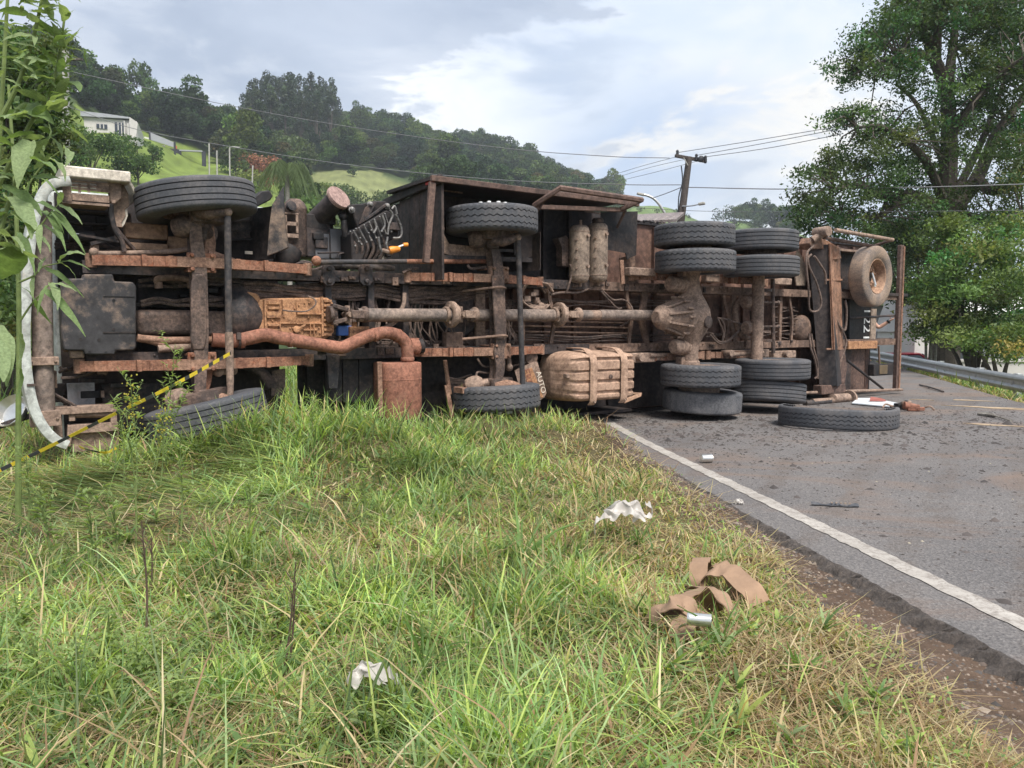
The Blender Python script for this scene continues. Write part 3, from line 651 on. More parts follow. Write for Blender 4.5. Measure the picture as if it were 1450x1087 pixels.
# ------------------------------------------------------------------ air
hz = bpy.data.materials.new('haze_air'); hz.use_nodes = True; hz.node_tree.nodes.clear()
pv = hz.node_tree.nodes.new('ShaderNodeVolumePrincipled'); pv.inputs['Color'].default_value = (.86, .92, 1, 1); pv.inputs['Density'].default_value = HAZE; pv.inputs['Anisotropy'].default_value = .3
ho = hz.node_tree.nodes.new('ShaderNodeOutputMaterial'); hz.node_tree.links.new(pv.outputs[0], ho.inputs['Volume'])
b = MB(); b.span((-1000, -1000, -9), (1000, 1000, 150)); tag(b.build('haze', hz, smooth=0), kind='stuff')

# ================================================================== the overturned truck
truck = empty('overturned_truck', (T0[0], T0[1], 0), math.atan2(TD[1], TD[0]), size=1)
tag(truck, 'four axle truck lying on its side, dusty rusty chassis facing the grass verge', 'truck')
R_ = random.Random(3)
def P(mb, name, m, bevel=0, smooth=38, parent=truck, label=None, **k):
    o = mb.build(name, M[m] if isinstance(m, str) else m, parent, smooth, bevel, **k)
    if label: o['label'] = label
    return o

# ---- tyres, rims
def tyre_mesh(name, kind, m, R=.512, W=.285, seg=None):
    tw = .118
    if kind == 'bald': gro = []; 
    elif kind == 'rib': gro = [-.078, -.028, .028, .078]
    else: gro = [-.066, 0.0, .066]
    prof = [(.292, -.105, 0), (.315, -.128, 0), (.37, -.1415, 0), (.43, -.1425, 0), (.468, -.137, 0), (.492, -.130, 0), (.505, -.122, 3), (R-.002, -.112, 2), (R, -.104, 0)]
    gw, gd = (.0055, .016) if kind == 'rib' else (.006, .017)
    for g in gro: prof += [(R, g-gw, 1), (R-gd, g-gw*.7, 1), (R-gd, g+gw*.7, 1), (R, g+gw, 1)]
    if not gro: prof += [(R+.001, -.04, 0), (R+.001, .04, 0)]
    prof += [(R, .104, 0), (R-.002, .112, 2), (.505, .122, 3), (.492, .130, 0), (.468, .137, 0), (.43, .1425, 0), (.37, .1415, 0), (.315, .128, 0), (.292, .105, 0)]
    n = seg or (240 if kind == 'zig' else 112); V = []; k = len(prof)
    rr = random.Random(4)
    for j in range(n):
        a = 2*math.pi*j/n; ph = j % 6
        z = (0, .5, 1, 1, .5, 0)[ph]*.016-.008 if kind == 'zig' else 0
        for r, h, fl in prof:
            hh = h + (z if fl == 1 else 0); r2 = r
            if kind == 'zig' and fl in (2, 3) and ph in (0, 1): r2 -= .014
            V.append((r2*math.cos(a), r2*math.sin(a), hh))
    F = [(j*k+i, ((j+1) % n)*k+i, ((j+1) % n)*k+i+1, j*k+i+1) for j in range(n) for i in range(k-1)]
    b = MB(); b.v = [Vector(v) for v in V]; b.f = F
    return b.mesh(name, m, 50)
def rim_mesh(name, m):
    b = MB(); n = 64
    b.lathe([(.300, .112), (.292, .120), (.284, .118), (.274, .100), (.264, .055), (.252, .01), (.243, -.045), (.262, -.09), (.285, -.112), (.300, -.112)], n=n, caps=False)
    rings = [(.244, -.043), (.222, -.034), (.205, -.028), (.168, -.014), (.150, -.010), (.105, -.008), (.100, -.03)]
    o = len(b.v)
    for r, h in rings:
        for j in range(n): q = 2*math.pi*j/n; b.v.append(Vector((r*math.cos(q), r*math.sin(q), h)))
    for i in range(len(rings)-1):
        for j in range(n):
            if i == 2 and j % 8 in (2, 3, 4): continue
            j2 = (j+1) % n; b.f.append((o+i*n+j, o+i*n+j2, o+(i+1)*n+j2, o+(i+1)*n+j))
    for q in range(10):
        a = 2*math.pi*q/10+.2; b.lathe([(.016, -.012), (.016, .006), (.010, .012)], (.135*math.cos(a), .135*math.sin(a), 0), n=6)
    return b.mesh(name, m, 40)
TY = {('rib', 0): tyre_mesh('tyre_ribbed', 'rib', M['tyre']), ('zig', 0): tyre_mesh('tyre_block', 'zig', M['tyre']),
      ('bald', 0): tyre_mesh('tyre_bald', 'bald', M['tyre_grey'])}
RIM = rim_mesh('rim_dusty', M['dust'])
def nuts_mesh(name, m):
    b = MB()
    for q in range(10):
        a = 2*math.pi*q/10+.1; c = (.168*math.cos(a), .168*math.sin(a), 0)
        b.lathe([(.023, .0), (.023, .055), (.020, .062)], c, n=12)
    return b.mesh(name, m, 40)
NUT = nuts_mesh('nut_caps', M['whitecap'])
def cover_mesh():
    b = MB(); b.lathe([(.105, -.03), (.105, .06), (.085, .085)], n=28); return b.mesh('hub_cover', M['axle'], 40)
HUBM = cover_mesh()
def drum_mesh():
    b = MB(); b.lathe([(.16, -.12), (.205, -.11), (.21, .06), (.19, .08)], n=40); return b.mesh('brake_drum', M['axle'], 40)
DRUM = drum_mesh()
def wheel(u, w, z, kind, up=1, tilt=(0, 0), nuts=False, drum=True, label=None, spin=0.0):
    e = empty('wheel', (u, -w, z), 0, truck)
    e.rotation_euler = (tilt[0] + (0 if up > 0 else math.pi), tilt[1], spin)
    if label: e['label'] = label
    link('tyre', TY[(kind, 0)], e); link('rim', RIM, e)
    if nuts: link('nut_caps', NUT, e, Matrix.Translation((0, 0, .135)))
    if nuts: link('hub_cover', HUBM, e, Matrix.Translation((0, 0, .07)))
    if drum: link('brake_drum', DRUM, e, Matrix.Translation((0, 0, -.10)))
    return e
AX = [.86, 3.92, 6.93, 8.36]
WZT, WZT2, WZB, WZB2 = 2.365, 2.03, .215, .565
wheel(.87, .10, 2.325, 'rib', 1, (math.radians(-6), math.radians(-4.5)), True, spin=.4)
wheel(.86, .34, .42, 'rib', -1, (math.radians(-7), math.radians(-10)), True, label='lower front wheel knocked askew and half sunk in grass', spin=.2)
wheel(3.95, .22, 2.365, 'zig', 1, (math.radians(-.5), math.radians(-.5)), True, spin=.1)
wheel(4.06, .12, .40, 'zig', -1, (math.radians(-3), math.radians(1.0)), True, spin=.7)
for (u, w, k) in ((6.88, .50, 'zig'), (8.30, .42, 'rib')):
    wheel(u, w, 2.362 if k == 'zig' else 2.385, k, 1, spin=.3); wheel(u-.01, w+.03, WZT2, k, -1, spin=1.1)
wheel(6.93, .60, .575, 'zig', 1, (math.radians(.5), 0), spin=.5)
wheel(7.08, .50, .225, 'bald', -1, (math.radians(2.5), math.radians(1.5)), label='lower outer drive wheel with scuffed bald grey tyre')
wheel(8.42, .58, .605, 'rib', 1)
wheel(8.42, .52, .265, 'rib', -1, (math.radians(-4), math.radians(7)), label='lower outer tag wheel, tyre off its seat and tipped to the road')
# exposed rim barrel between the lower dual wheels
for u, w in ((6.96, .55), (8.42, .55)):
    b = MB(); b.lathe([(.25, -.10), (.27, -.02), (.262, .10)], tl(u, w, .40), n=40); P(b, 'hub_barrel', 'shaft')

# ---- chassis rails and cross members
ZU, ZL = 1.715, .925
for z0, sgn in ((ZU, 1), (ZL, -1)):
    e = empty('chassis_rail', (0, 0, 0), 0, truck)
    segs = [(-.05, 2.75, 'rail_dark'), (2.75, 5.55, 'rail_dark'), (5.55, 9.3, 'rail'), (9.3, 12.78, 'rail')]
    for a, b_, m in segs:
        b = MB(); a += .003
        b.span(tl(a, -.012, z0-.055), tl(b_, 0, z0+.055)); zi = z0-sgn*.055
        b.span(tl(a, -.27, z0+sgn*.055), tl(b_, -.012, z0+sgn*.043)); b.span(tl(a, -.282, z0-.055), tl(b_, -.27, z0+.055))
        for q in range(int((b_-a)/.22)):
            uu = a+.1+q*.22
            if R_.random() < .6: b.lathe([(.011, 0), (.011, .012), (.007, .015)], tl(uu, .0, z0+R_.choice((-.025, .025))), (0, -1, 0), 6)
        P(b, 'rail_section', m, .004, parent=e)
    # body sub-frame runner above the rail
    b = MB(); b.span(tl(2.95, -.288, z0-.05), tl(12.5, -.40, z0+.05)); P(b, 'subframe_runner', 'rail')
def cross(u, w0, w1, m='rail', wd=.09):
    b = MB(); b.span(tl(u-wd/2, w1, ZL+.05), tl(u+wd/2, w0, ZU-.05)); return P(b, 'cross_member', m, .006)
for u in (2.15, 2.62, 3.02): cross(u, -.24, -.05, 'rail_dark', .07)
cross(4.62, -.2, -.12, 'rail', .05)
for u in (9.45,): cross(u, -.24, -.06, 'rail', .06)
# curved pressed stiffeners between the rails
def stiff(px, bow, w=-.06, wd=.05, m='rail'):
    pu, plo = t(px, 412, w), t(px+3, 486, w); b = MB(); pts = []
    for i in range(13):
        q = i/12; p = pu.lerp(plo, q); s_ = math.sin(q*math.pi); p.x += bow*(s_**2 - .15*math.sin(2*math.pi*q)); pts.append(p)
    g = [[p+Vector((-wd/2, 0, 0)), p+Vector((wd/2, 0, 0))] for p in pts]
    b.sheet(g); P(b, 'pressed_stiffener', m, solid=.03)
for px, bow, wd in ((887, .06, .05), (912, -.06, .10), (1024, .07, .05), (1038, -.07, .09), (1117, .05, .04)): stiff(px, bow, wd=wd)
for px in (777,): stiff(px, .06, wd=.05)
# central cross piece with brake drum like coil behind it
b = MB(); b.span(t(674, 392, -.12), t(685, 500, -.16)); P(b, 'cross_member', 'dust', .005)
b = MB()
for r in (.30, .27, .24): b.tube([t(679, 442, -.22)+Vector((r*math.cos(a), 0, r*math.sin(a))) for a in np.linspace(0, 2*math.pi, 41)], .017, 6, False)
P(b, 'hose_coil', 'hose')

# ---- cargo body behind the chassis
b = MB(); b.span(tl(3.45, -.46, .05), tl(12.55, -.50, 2.63)); P(b, 'body_floor', 'floor')
for i in range(19):
    u = 3.7+i*.48; b = MB(); b.span(tl(u, -.403, .09), tl(u+.055, -.458, 2.58)); P(b, 'floor_bearer', 'floor')
for z in (.03, 2.63):
    b = MB(); b.span(tl(3.45, -.42, z-.02), tl(12.55, -1.55, z+.02))
    for i in range(14): b.span(tl(3.7+i*.66, -.44, z+(.02 if z > 1 else -.05)), tl(3.78+i*.66, -1.5, z+(.05 if z > 1 else -.02)))
    P(b, 'side_board', 'soot')
b = MB()
for i in range(46): b.tube([tl(6.2+i*.13, -.41, 2.655+R_.uniform(-.012, .012)), tl(6.29+i*.13, -.43, 2.66+R_.uniform(-.02, .012))], .014, 5)
P(b, 'tarpaulin_rope', 'rail_dark')
b = MB(); b.span(tl(3.41, -.42, .03), tl(3.45, -1.7, 2.63)); P(b, 'headboard', 'wood')
b = MB(); b.span(tl(12.55, -.46, .05), tl(12.59, -1.55, 2.62)); P(b, 'tailboard', 'soot')

# ---- side compartment round the second steering axle
b = MB(); b.sheet([[t(612, 251, .3)+Vector((du, dy, 0)) for dy in (0, .35, .7, 1.1)] for du in (0, .9, 1.8, 2.72)])
P(b, 'compartment_top', 'soot', solid=.035)
b = MB(); b.bar(t(610, 252, .33), t(904, 289, .33), .05, .06); P(b, 'compartment_edge_rail', 'post', .006)
zt = 2.70
for i in range(5):
    w0 = .30-i*.25; b = MB(); b.span(tl(3.27, w0, 1.70), tl(3.30, w0-.242, zt+.04-.03*i)); P(b, 'plank', 'wood', .004)
b = MB(); b.bar(t(612, 258, .31), t(603, 372, .31), .07, .05, (0, 1, 0)); P(b, 'corner_post', 'post', .006)
b = MB(); b.bar(tl(3.24, .34, 2.745), tl(3.24, -1.0, 2.66), .05, .09); P(b, 'front_edge_rail', 'soot', .008)
b = MB(); b.bar(tl(3.205, .30, 2.745), tl(3.205, .08, 2.733), .02, .06); P(b, 'reflector', 'red', .004)
b = MB(); b.span(tl(3.32, -.36, 1.76), tl(6.15, -.40, zt)); P(b, 'compartment_back', 'soot')
for u in (4.4, 5.05, 5.45): b = MB(); b.span(tl(u, -.30, 1.8), tl(u+.05, -.358, zt)); P(b, 'panel_rib', 'soot')
b = MB()
for a, c in (((700, 289), (740, 293)), ((778, 290), (815, 296)), ((828, 299), (858, 303)), ((620, 268), (655, 273))): b.bar(t(*a, -.2), t(*c, -.2), .012, .02)
P(b, 'white_light_strip', 'dust')
b = MB(); b.prism([t(851, 300, .12), t(903, 299, .12), t(901, 361, .12), t(888, 367, .12), t(886, 358, .12), t(853, 352, .12)], (0, .012, 0)); P(b, 'mudguard_flap', 'black')
b = MB(); b.prism([t(878, 365, .0), t(898, 360, .0), t(905, 402, .0), t(880, 404, .0)], (0, .02, 0)); P(b, 'hanger_plate', 'rail')
b = MB(); b.bar(t(880, 368, .08), t(882, 402, .08), .06, .02, (0, 1, 0)); P(b, 'hanger_bracket', 'spring_end', .004)
# ripped side lining with holes beside the second wheel
b = MB(); b.prism([t(617, 296, .05), t(626, 305, .05), t(622, 318, .05), t(630, 322, .05), t(628, 330, .05), t(636, 345, .05), t(700, 352, .05), t(705, 362, .05), t(640, 362, .05), t(618, 355, .05)], (0, .02, 0)); P(b, 'torn_lining', 'dust')
b = MB(); b.bar(t(622, 364, .08), t(752, 368, .08), .05, .05); b.bar(t(640, 352, .02), t(760, 356, .02), .03, .03); P(b, 'inner_rail', 'rail_dark')
# tubular side guard
b = MB(); b.tube([t(756, 291, .28), t(793, 266, .62), t(909, 283, .62), t(880, 296, .3)], .033, 6); P(b, 'side_guard', 'post')
b = MB(); b.tube([t(775, 277, .45), t(757, 305, .2)], .016, 6); b.tube([t(886, 297, .3), t(874, 322, .15)], .02, 6); P(b, 'guard_stay', 'post')
b = MB(); b.bar(t(757, 293, .28), t(882, 297, .28), .06, .05); P(b, 'guard_inner_bar', 'post', .004)
# matching lower side panels
b = MB(); b.span(tl(3.30, .10, .10), tl(6.2, -.40, .13)); b.span(tl(3.3, -.36, .13), tl(6.15, -.40, .88)); P(b, 'lower_compartment', 'soot')
b = MB(); b.span(tl(2.0, -.3, .12), tl(3.25, -.36, .88)); P(b, 'lower_panel', 'black')
b = MB(); b.span(tl(6.2, -.36, .08), tl(9.2, -.41, .88)); P(b, 'lower_side_panel', 'soot')
b = MB(); b.span(tl(9.25, -.25, .12), tl(9.9, -.3, .86)); P(b, 'lower_toolbox_panel', 'rail_dark')
for i in range(3): b = MB(); b.span(t(462+i*23, 506, -.1), t(482+i*23, 568, -.16)); P(b, 'lower_box_plate', 'black', .006)

# ---- cab
b = MB()
b.span(tl(-.24, -.46, .12), tl(1.72, -2.25, 2.42)); cab = P(b, 'cab_shell', 'cab_white', .07, seg=3)
b = MB(); b.span(tl(-.262, -.95, .28), tl(-.235, -1.85, 2.26)); P(b, 'windshield', 'glass', .01)
for z in (.108, 2.432): b = MB(); b.span(tl(.1, -1.0, z-.006), tl(1.0, -1.75, z+.006)); P(b, 'side_window', 'glass', .004)
b = MB(); b.span(tl(-.2, -.42, .15), tl(1.75, -.458, 2.38)); P(b, 'cab_floor', 'soot')
# bumper seen from below: a white lip running down the front, curling in at the lower corner
lip = crv([t(100, 255, .28), t(78, 258, .28), t(62, 272, .28), t(50, 305, .28), t(42, 350, .28), t(37, 420, .28), t(35, 480, .28), t(38, 530, .28), t(47, 575, .28), t(62, 606, .28), t(80, 624, .28), t(96, 631, .28)], 5)
g = []
for i, p in enumerate(lip):
    d = (lip[min(i+1, len(lip)-1)]-lip[max(i-1, 0)]).normalized(); nx = Vector((0, -1, 0)).cross(d); 
    if nx.x > 0: nx = -nx
    wd = .040
    sec = [(0, .56), (wd*.9, .56), (wd, .50), (wd, .04), (wd*.8, .005), (wd*.2, 0), (-wd*.6, 0), (-wd, .012), (-wd, .05)]
    g.append([p+nx*a+Vector((0, c, 0)) for a, c in sec])
b = MB(); b.sheet(g); P(b, 'bumper_cover', 'cab_white', smooth=50)
b = MB(); b.bar(t(38, 545, .285), t(50, 545, .285), .02, .008, (0, -1, 0)); P(b, 'bumper_seam', 'rail_dark')
b = MB(); b.span(t(86, 249, .22), t(172, 256, -.3)); P(b, 'skirt_panel', 'cream', .012)
sk = crv([t(172, 250, .2), t(182, 256, .18), t(190, 268, .15), t(194, 282, .12)], 4)
b = MB(); b.sheet([[p, p+Vector((0, .4, 0))] for p in sk]); P(b, 'arch_lip', 'cream', solid=.02)
# perforated step plate
def px_span(b, x0, y0, x1, y1, w, th=.012):
    a, c = t(x0, y0, w), t(x1, y1, w); return b.span(a, c+Vector((0, th, 0)))
b = MB(); W = .15
for (x0, y0, x1, y1) in ((88, 257, 103, 296), (110, 257, 116, 275), (124, 257, 130, 275), (137, 257, 155, 296), (103, 257, 137, 261), (103, 265, 137, 268), (103, 272, 137, 275), (88, 275, 103, 296), (103, 279, 137, 296)): px_span(b, x0, y0, x1, y1, W)
for x in (108, 111.5): px_span(b, x+.5, 268, x+1, 272, W)
b = MB()
for (x0, y0, x1, y1) in ((88, 257, 102, 287), (102, 257, 155, 259.5), (102, 263, 155, 264.5), (102, 267.5, 155, 269), (102, 272.5, 155, 287), (110.5, 259.5, 115, 272.5), (123.5, 259.5, 128, 272.5), (136.5, 259.5, 155, 272.5)):
    px_span(b, x0, y0, x1, y1, W)
b.span(t(88, 287, W), t(155, 289, W)+Vector((0, .3, 0))); P(b, 'step_plate', 'dust', label='dusty brown step plate with three open slots')
b = MB(); b.prism([t(154, 257, .12), t(172, 258, .12), t(172, 280, .12), t(166, 286, .12), t(156, 286, .12)], (0, .10, 0)); b.prism([t(158, 283, .13), t(164, 283, .13), t(164, 288, .13), t(158, 288, .13)], (0, .05, 0)); P(b, 'step_bracket', 'dust', .006)
b = MB(); ar = [t(160, 286, .05), t(174, 258, .05), t(182, 275, .05), t(183, 292, .05), t(177, 296, .05), t(178, 306, .05), t(172, 316, .05), t(174, 322, .05), t(160, 320, .05), t(158, 300, .05)]
b.prism(ar, (0, .05, 0)); P(b, 'arch_end_plate', 'dust', .004)
b = MB(); b.prism([t(175, 294, .04), t(180, 292, .04), t(181, 305, .04), t(176, 318, .04), t(172, 322, .04), t(172, 310, .04)], (0, .02, 0)); P(b, 'broken_arch_trim', 'cream')
b = MB(); b.tube(crv([t(157, 288, .12), t(158, 305, .1), t(163, 325, .1), t(172, 340, .1), t(176, 356, .1)], 5), .022, 8); b.tube(crv([t(163, 322, .1), t(178, 340, .08), t(190, 353, .05)]), .018, 8); P(b, 'step_stay', 'rail_dark')
b = MB(); b.span(t(98, 296, -.12), t(150, 307, -.3)); b.span(t(98, 313, -.14), t(152, 322, -.3)); P(b, 'cab_step', 'rail_dark', .01)
b = MB(); b.span(t(98, 325, -.05), t(135, 343, -.2)); P(b, 'headlamp_bucket', 'black', .02)
b = MB(); b.span(t(106, 330, -.035), t(112, 331.5, -.05)); P(b, 'headlamp_glint', 'chrome')
b = MB(); b.bar(t(128, 345, -.02), t(172, 334, -.02), .03, .03); b.bar(t(112, 332, .0), t(168, 342, .0), .02, .02); P(b, 'stay_rod', 'rail_dark')
# tan inner arch panel above the upper front spring
b = MB(); b.span(t(176, 314, -.12), t(236, 341, -.2)); b.span(t(176, 342, -.10), t(236, 357, -.2)); P(b, 'arch_panel', 'tan', .012)
b = MB(); b.span(t(238, 334, -.12), t(272, 357, -.2)); P(b, 'arch_panel', 'tan', .012)
b = MB(); b.tube(crv([t(132, 357, .06), t(150, 359, .06), t(240, 356, .06), t(268, 352, .06)]), .024, 10); b.ball(t(133, 357, .06), .04); P(b, 'drag_link', 'dust')
b = MB(); b.span(t(128, 345, -.04), t(140, 365, -.1)); P(b, 'link_bracket', 'dust', .01)
# front underrun tube with clamps
b = MB(); b.tube([t(58, 285, .06), t(59, 400, .06), t(61, 520, .06), t(64, 598, .06)], .078, 20); P(b, 'underrun_tube', 'shaft')
for y, hw in ((511, 15), (592, 14)):
    b = MB(); c = t(61 if y < 550 else 64, y, .10); b.box(c, (.22, .12, .07 if y < 550 else .13)); 
    for s_ in (-1, 1): b.lathe([(.014, 0), (.014, .014)], c+Vector((s_*.085, -.06, 0)), (0, -1, 0), 6)
    P(b, 'tube_clamp', 'dust', .006)
b = MB(); b.span(t(74, 525, .0), t(80, 548, -.1)); P(b, 'tube_bracket', 'rail', .005)
# lower corner frame
b = MB(); b.span(t(75, 577, .02), t(158, 581, -.12)); b.span(t(75, 582, -.02), t(88, 620, -.1)); b.span(t(97, 580, .0), t(106, 595, -.05)); b.span(t(156, 578, .0), t(164, 600, -.1)); b.span(t(96, 602, .0), t(165, 608, -.1)); b.prism([t(96, 603, .01), t(104, 603, .01), t(100, 632, .01), t(94, 632, .01)], (0, .05, 0)); b.span(t(100, 609, -.05), t(168, 634, -.1)); P(b, 'corner_frame', 'dust', .004)
b = MB(); b.tube([t(104, 586, -.03), t(156, 586, -.03)], .033, 12); P(b, 'corner_tube', 'rail')
b = MB(); b.span(t(95, 543, -.25), t(134, 573, -.3)); P(b, 'washer_tank', dusty('pale_plastic_tank', (.34, .34, .36), (.22, .17, .14), .44, .7, 2)).data.transform(Matrix.Identity(4))
b = MB(); b.span(t(143, 553, -.2), t(147, 562, -.25)); P(b, 'white_clip', 'dust')
b = MB(); b.span(t(145, 545, -.3), t(235, 606, -.36)); P(b, 'lower_arch_panel', 'rail_dark')
b = MB()
for pts in (([t(86, 535, -.05), t(110, 533, -.05), t(132, 525, -.05), t(145, 520, 0)]), ([t(74, 556, 0), t(92, 566, 0), t(108, 575, 0)]), ([t(74, 560, -.03), t(95, 572, -.03), t(100, 578, 0)])): b.tube(crv(pts), .013, 6)
P(b, 'wiring', 'cable')
b = MB(); b.prism([t(120, 521, .02), t(138, 514, .02), t(146, 526, .02), t(128, 526, .02)], (0, .03, 0)); b.span(t(138, 524, .05), t(152, 529, 0)); P(b, 'tow_bracket', 'rail', .004)

# ---- oil pan guard, engine, gearbox
gp = [(88, 400), (92, 394), (117, 394), (118, 388), (160, 388), (162, 398), (188, 399), (193, 405), (193, 492), (189, 496), (164, 496), (163, 502), (120, 502), (118, 496), (98, 496), (90, 495), (86, 470), (86, 420)]
b = MB(); b.prism([t(x, y, .14) for x, y in gp], (0, .14, 0)); P(b, 'pan_guard', 'pan', .012, seg=2)
for (x0, y0, x1, y1) in ((146, 418.5, 191, 420.5), (146, 469.5, 192, 471.5)): b = MB(); px_span(b, x0, y0, x1, y1, .146); P(b, 'pan_slot', 'black')
for x, y in ((114, 415), (161, 425), (161, 466), (114, 480), (140, 481), (127, 498), (150, 499)): b = MB(); b.lathe([(.012, 0), (.012, .004)], t(x, y, .141), (0, -1, 0), 10); P(b, 'pan_hole', 'black')
b = MB(); b.span(t(99, 496, .08), t(118, 506, -.02)); P(b, 'drain_boss', 'dust', .01)
b = MB(); b.span(t(86, 402, .06), t(96, 498, -.02)); P(b, 'guard_bracket', 'rail', .01)
b = MB(); b.span(t(194, 438, .0), t(272, 474, -.35)); P(b, 'oil_sump', 'axle', .05, seg=3)
b = MB(); b.span(t(290, 440, -.03), t(330, 476, -.35)); P(b, 'engine_block', 'axle', .04, seg=3)
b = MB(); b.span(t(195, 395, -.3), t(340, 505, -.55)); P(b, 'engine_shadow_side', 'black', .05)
b = MB()
for i in range(26):
    x, y = R_.uniform(196, 345), R_.uniform(392, 434); c = t(x, y, R_.uniform(-.28, -.16)); b.box(c, (R_.uniform(.05, .2), .1, R_.uniform(.03, .1)))
P(b, 'engine_ancillaries', 'black', .008)
b = MB()
for i in range(9):
    x = R_.uniform(195, 300); y = R_.uniform(395, 430); b.tube(crv([t(x, y, -.12), t(x+R_.uniform(10, 30), y+R_.uniform(-12, 14), -.1), t(x+R_.uniform(35, 60), y+R_.uniform(-10, 12), -.16)]), R_.uniform(.008, .018), 7)
P(b, 'engine_hoses', 'cable')
b = MB(); b.tube(crv([t(222, 400, .0), t(225, 394, .02), t(250, 393, .04), t(268, 397, .05), t(270, 408, .05)]), .028, 9); b.tube(crv([t(224, 399, 0), t(225, 408, 0)]), .035, 9); P(b, 'torque_rod', 'rail')
b = MB(); b.tube(crv([t(194, 478, .02), t(215, 482, .02), t(232, 488, .03)]), .035, 10); P(b, 'coolant_pipe', 'spring_end')
b = MB(); b.tube(crv([t(224, 494, .06), t(250, 492, .06), t(272, 490, .07), t(276, 480, .07)]), .034, 10); P(b, 'stabiliser_bar', 'dust')
b = MB(); b.tube(crv([t(244, 488, -.05), t(256, 479, -.05), t(272, 480, -.05)]), .014, 8); P(b, 'rubber_hose', 'cable')
# bell housing and gearbox
b = MB(); b.lathe([(.26, -.14), (.30, -.02), (.31, .02), (.27, .10), (.20, .2)], t(334, 448, -.18), (1, 0, 0), 28); P(b, 'bell_housing', 'rail_dark')
b = MB(); b.prism([t(349, 412, -.0), t(366, 416, -.0), t(372, 428, -.0), t(372, 476, -.0), t(350, 484, -.0)], (0, .35, 0)); P(b, 'clutch_housing', 'gear', .02)
b = MB(); b.prism([t(366, 424, .02), t(380, 422, .02), t(464, 421, .02), t(472, 428, .02), t(474, 470, .02), t(462, 480, .02), t(420, 478, .02), t(400, 474, .02), t(366, 472, .02)], (0, .36, 0))
gearbox = P(b, 'gearbox', 'gear', .015)
b = MB()
for (x0, y0, x1, y1) in ((374, 424, 378, 472), (380, 426, 397, 431), (380, 434, 396, 438), (378, 441, 398, 450), (380, 458, 396, 462), (382, 466, 398, 470), (400, 424, 402, 440), (421, 443, 464, 445.5), (420, 428, 421.5, 444), (455, 420, 459, 476), (396, 456, 420, 458.5), (396, 458, 398, 472), (420, 457, 460, 459), (439, 459, 440.5, 476), (444, 459, 446, 474), (430, 466, 450, 468)): px_span(b, x0, y0, x1, y1, .045, .06)
for i in range(8): y = 424+i*6.8; px_span(b, 459, y, 470, y+3.6, .05, .08)
for i in range(36): b.lathe([(.010, 0), (.010, .012)], t(R_.uniform(374, 464), R_.uniform(423, 474), .022), (0, -1, 0), 6)
b.lathe([(.035, 0), (.035, .03), (.02, .035)], t(419, 466, .022), (0, -1, 0), 12); b.bar(t(421, 466, .05), t(433, 459, .05), .012, .02)
o = P(b, 'gearbox_ribs', 'gear', .003); o.parent = gearbox
b = MB()
for i in range(6): px_span(b, 466, 426+i*8.5, 479-R_.uniform(0, 4), 431+i*8.5, .0, .25)
px_span(b, 464, 424, 476, 478, -.02, .2); P(b, 'range_housing', 'rail_dark', .006)
b = MB(); b.span(t(479, 461, .05), t(494, 475, -.04)); P(b, 'sensor_plug', 'blue', .01)
b = MB(); b.span(t(495, 462, .08), t(517, 477, -.04)); b.lathe([(.03, 0), (.03, .05)], t(502, 462, 0), (0, 0, 1), 10); P(b, 'power_takeoff', 'gear', .012)
b = MB(); b.tube(crv([t(518, 470, .04), t(532, 469, .06), t(548, 462, .08), t(562, 447, .09), t(571, 432, .09), t(573, 415, .06)]), .022, 9); b.tube(crv([t(545, 466, .05), t(560, 456, .06), t(570, 442, .07)]), .018, 8); P(b, 'hydraulic_hose', 'dust')
b = MB(); b.tube(crv([t(400, 439, .07), t(420, 441, .10), t(435, 440, .10), t(446, 432, .10), t(446, 424, .08), t(436, 419, .04)]), .008, 6); P(b, 'breather_hose', 'hose')

# ---- leaf springs
def spring(u0, u1, uc, z, n, wtop=.02, arch=.15, thick=.017, wid=.088, m='spring'):
    e = empty('leaf_spring', (0, 0, 0), 0, truck)
    for k in range(n):
        q = k/n; a, c = u0+(uc-u0)*q*.86, u1-(u1-uc)*q*.86; g = []
        for i in range(15):
            u = a+(c-a)*i/14; s_ = (u-uc)/max(uc-u0, u1-uc); w = wtop + arch*(1-s_*s_) + k*thick*1.05
            g.append([tl(u, w, z-wid/2+R_.uniform(-.001, .001)), tl(u, w, z+wid/2)])
        b = MB(); b.sheet(g); o = b.build('leaf', M[m if k != n-1 else 'spring_end'], e, 38, 0, 2, thick); 
    for u in (uc-.55*(uc-u0), uc+.55*(u1-uc), uc-.3*(uc-u0), uc+.3*(u1-uc)):
        s_ = (u-uc)/max(uc-u0, u1-uc); w = wtop+arch*(1-s_*s_)+n*thick*.75
        b = MB(); b.span(tl(u-.02, w+.012, z-wid/2-.006), tl(u+.02, w-.05, z+wid/2+.006)); b.build('spring_clip', M['spring'], e, 38, .004)
    for u in (u0, u1): b = MB(); b.lathe([(.045, -.06), (.045, .06)], tl(u, wtop-.03, z), (0, 0, 1), 14); b.build('spring_eye', M['spring_end'], e)
    return e
spring(.02, 1.92, .86, ZU+.055, 8); spring(-.1, 1.92, .86, ZL-.055, 8)
spring(3.02, 4.78, 3.92, ZU+.02, 7); spring(3.02, 4.80, 3.92, ZL-.0, 7)
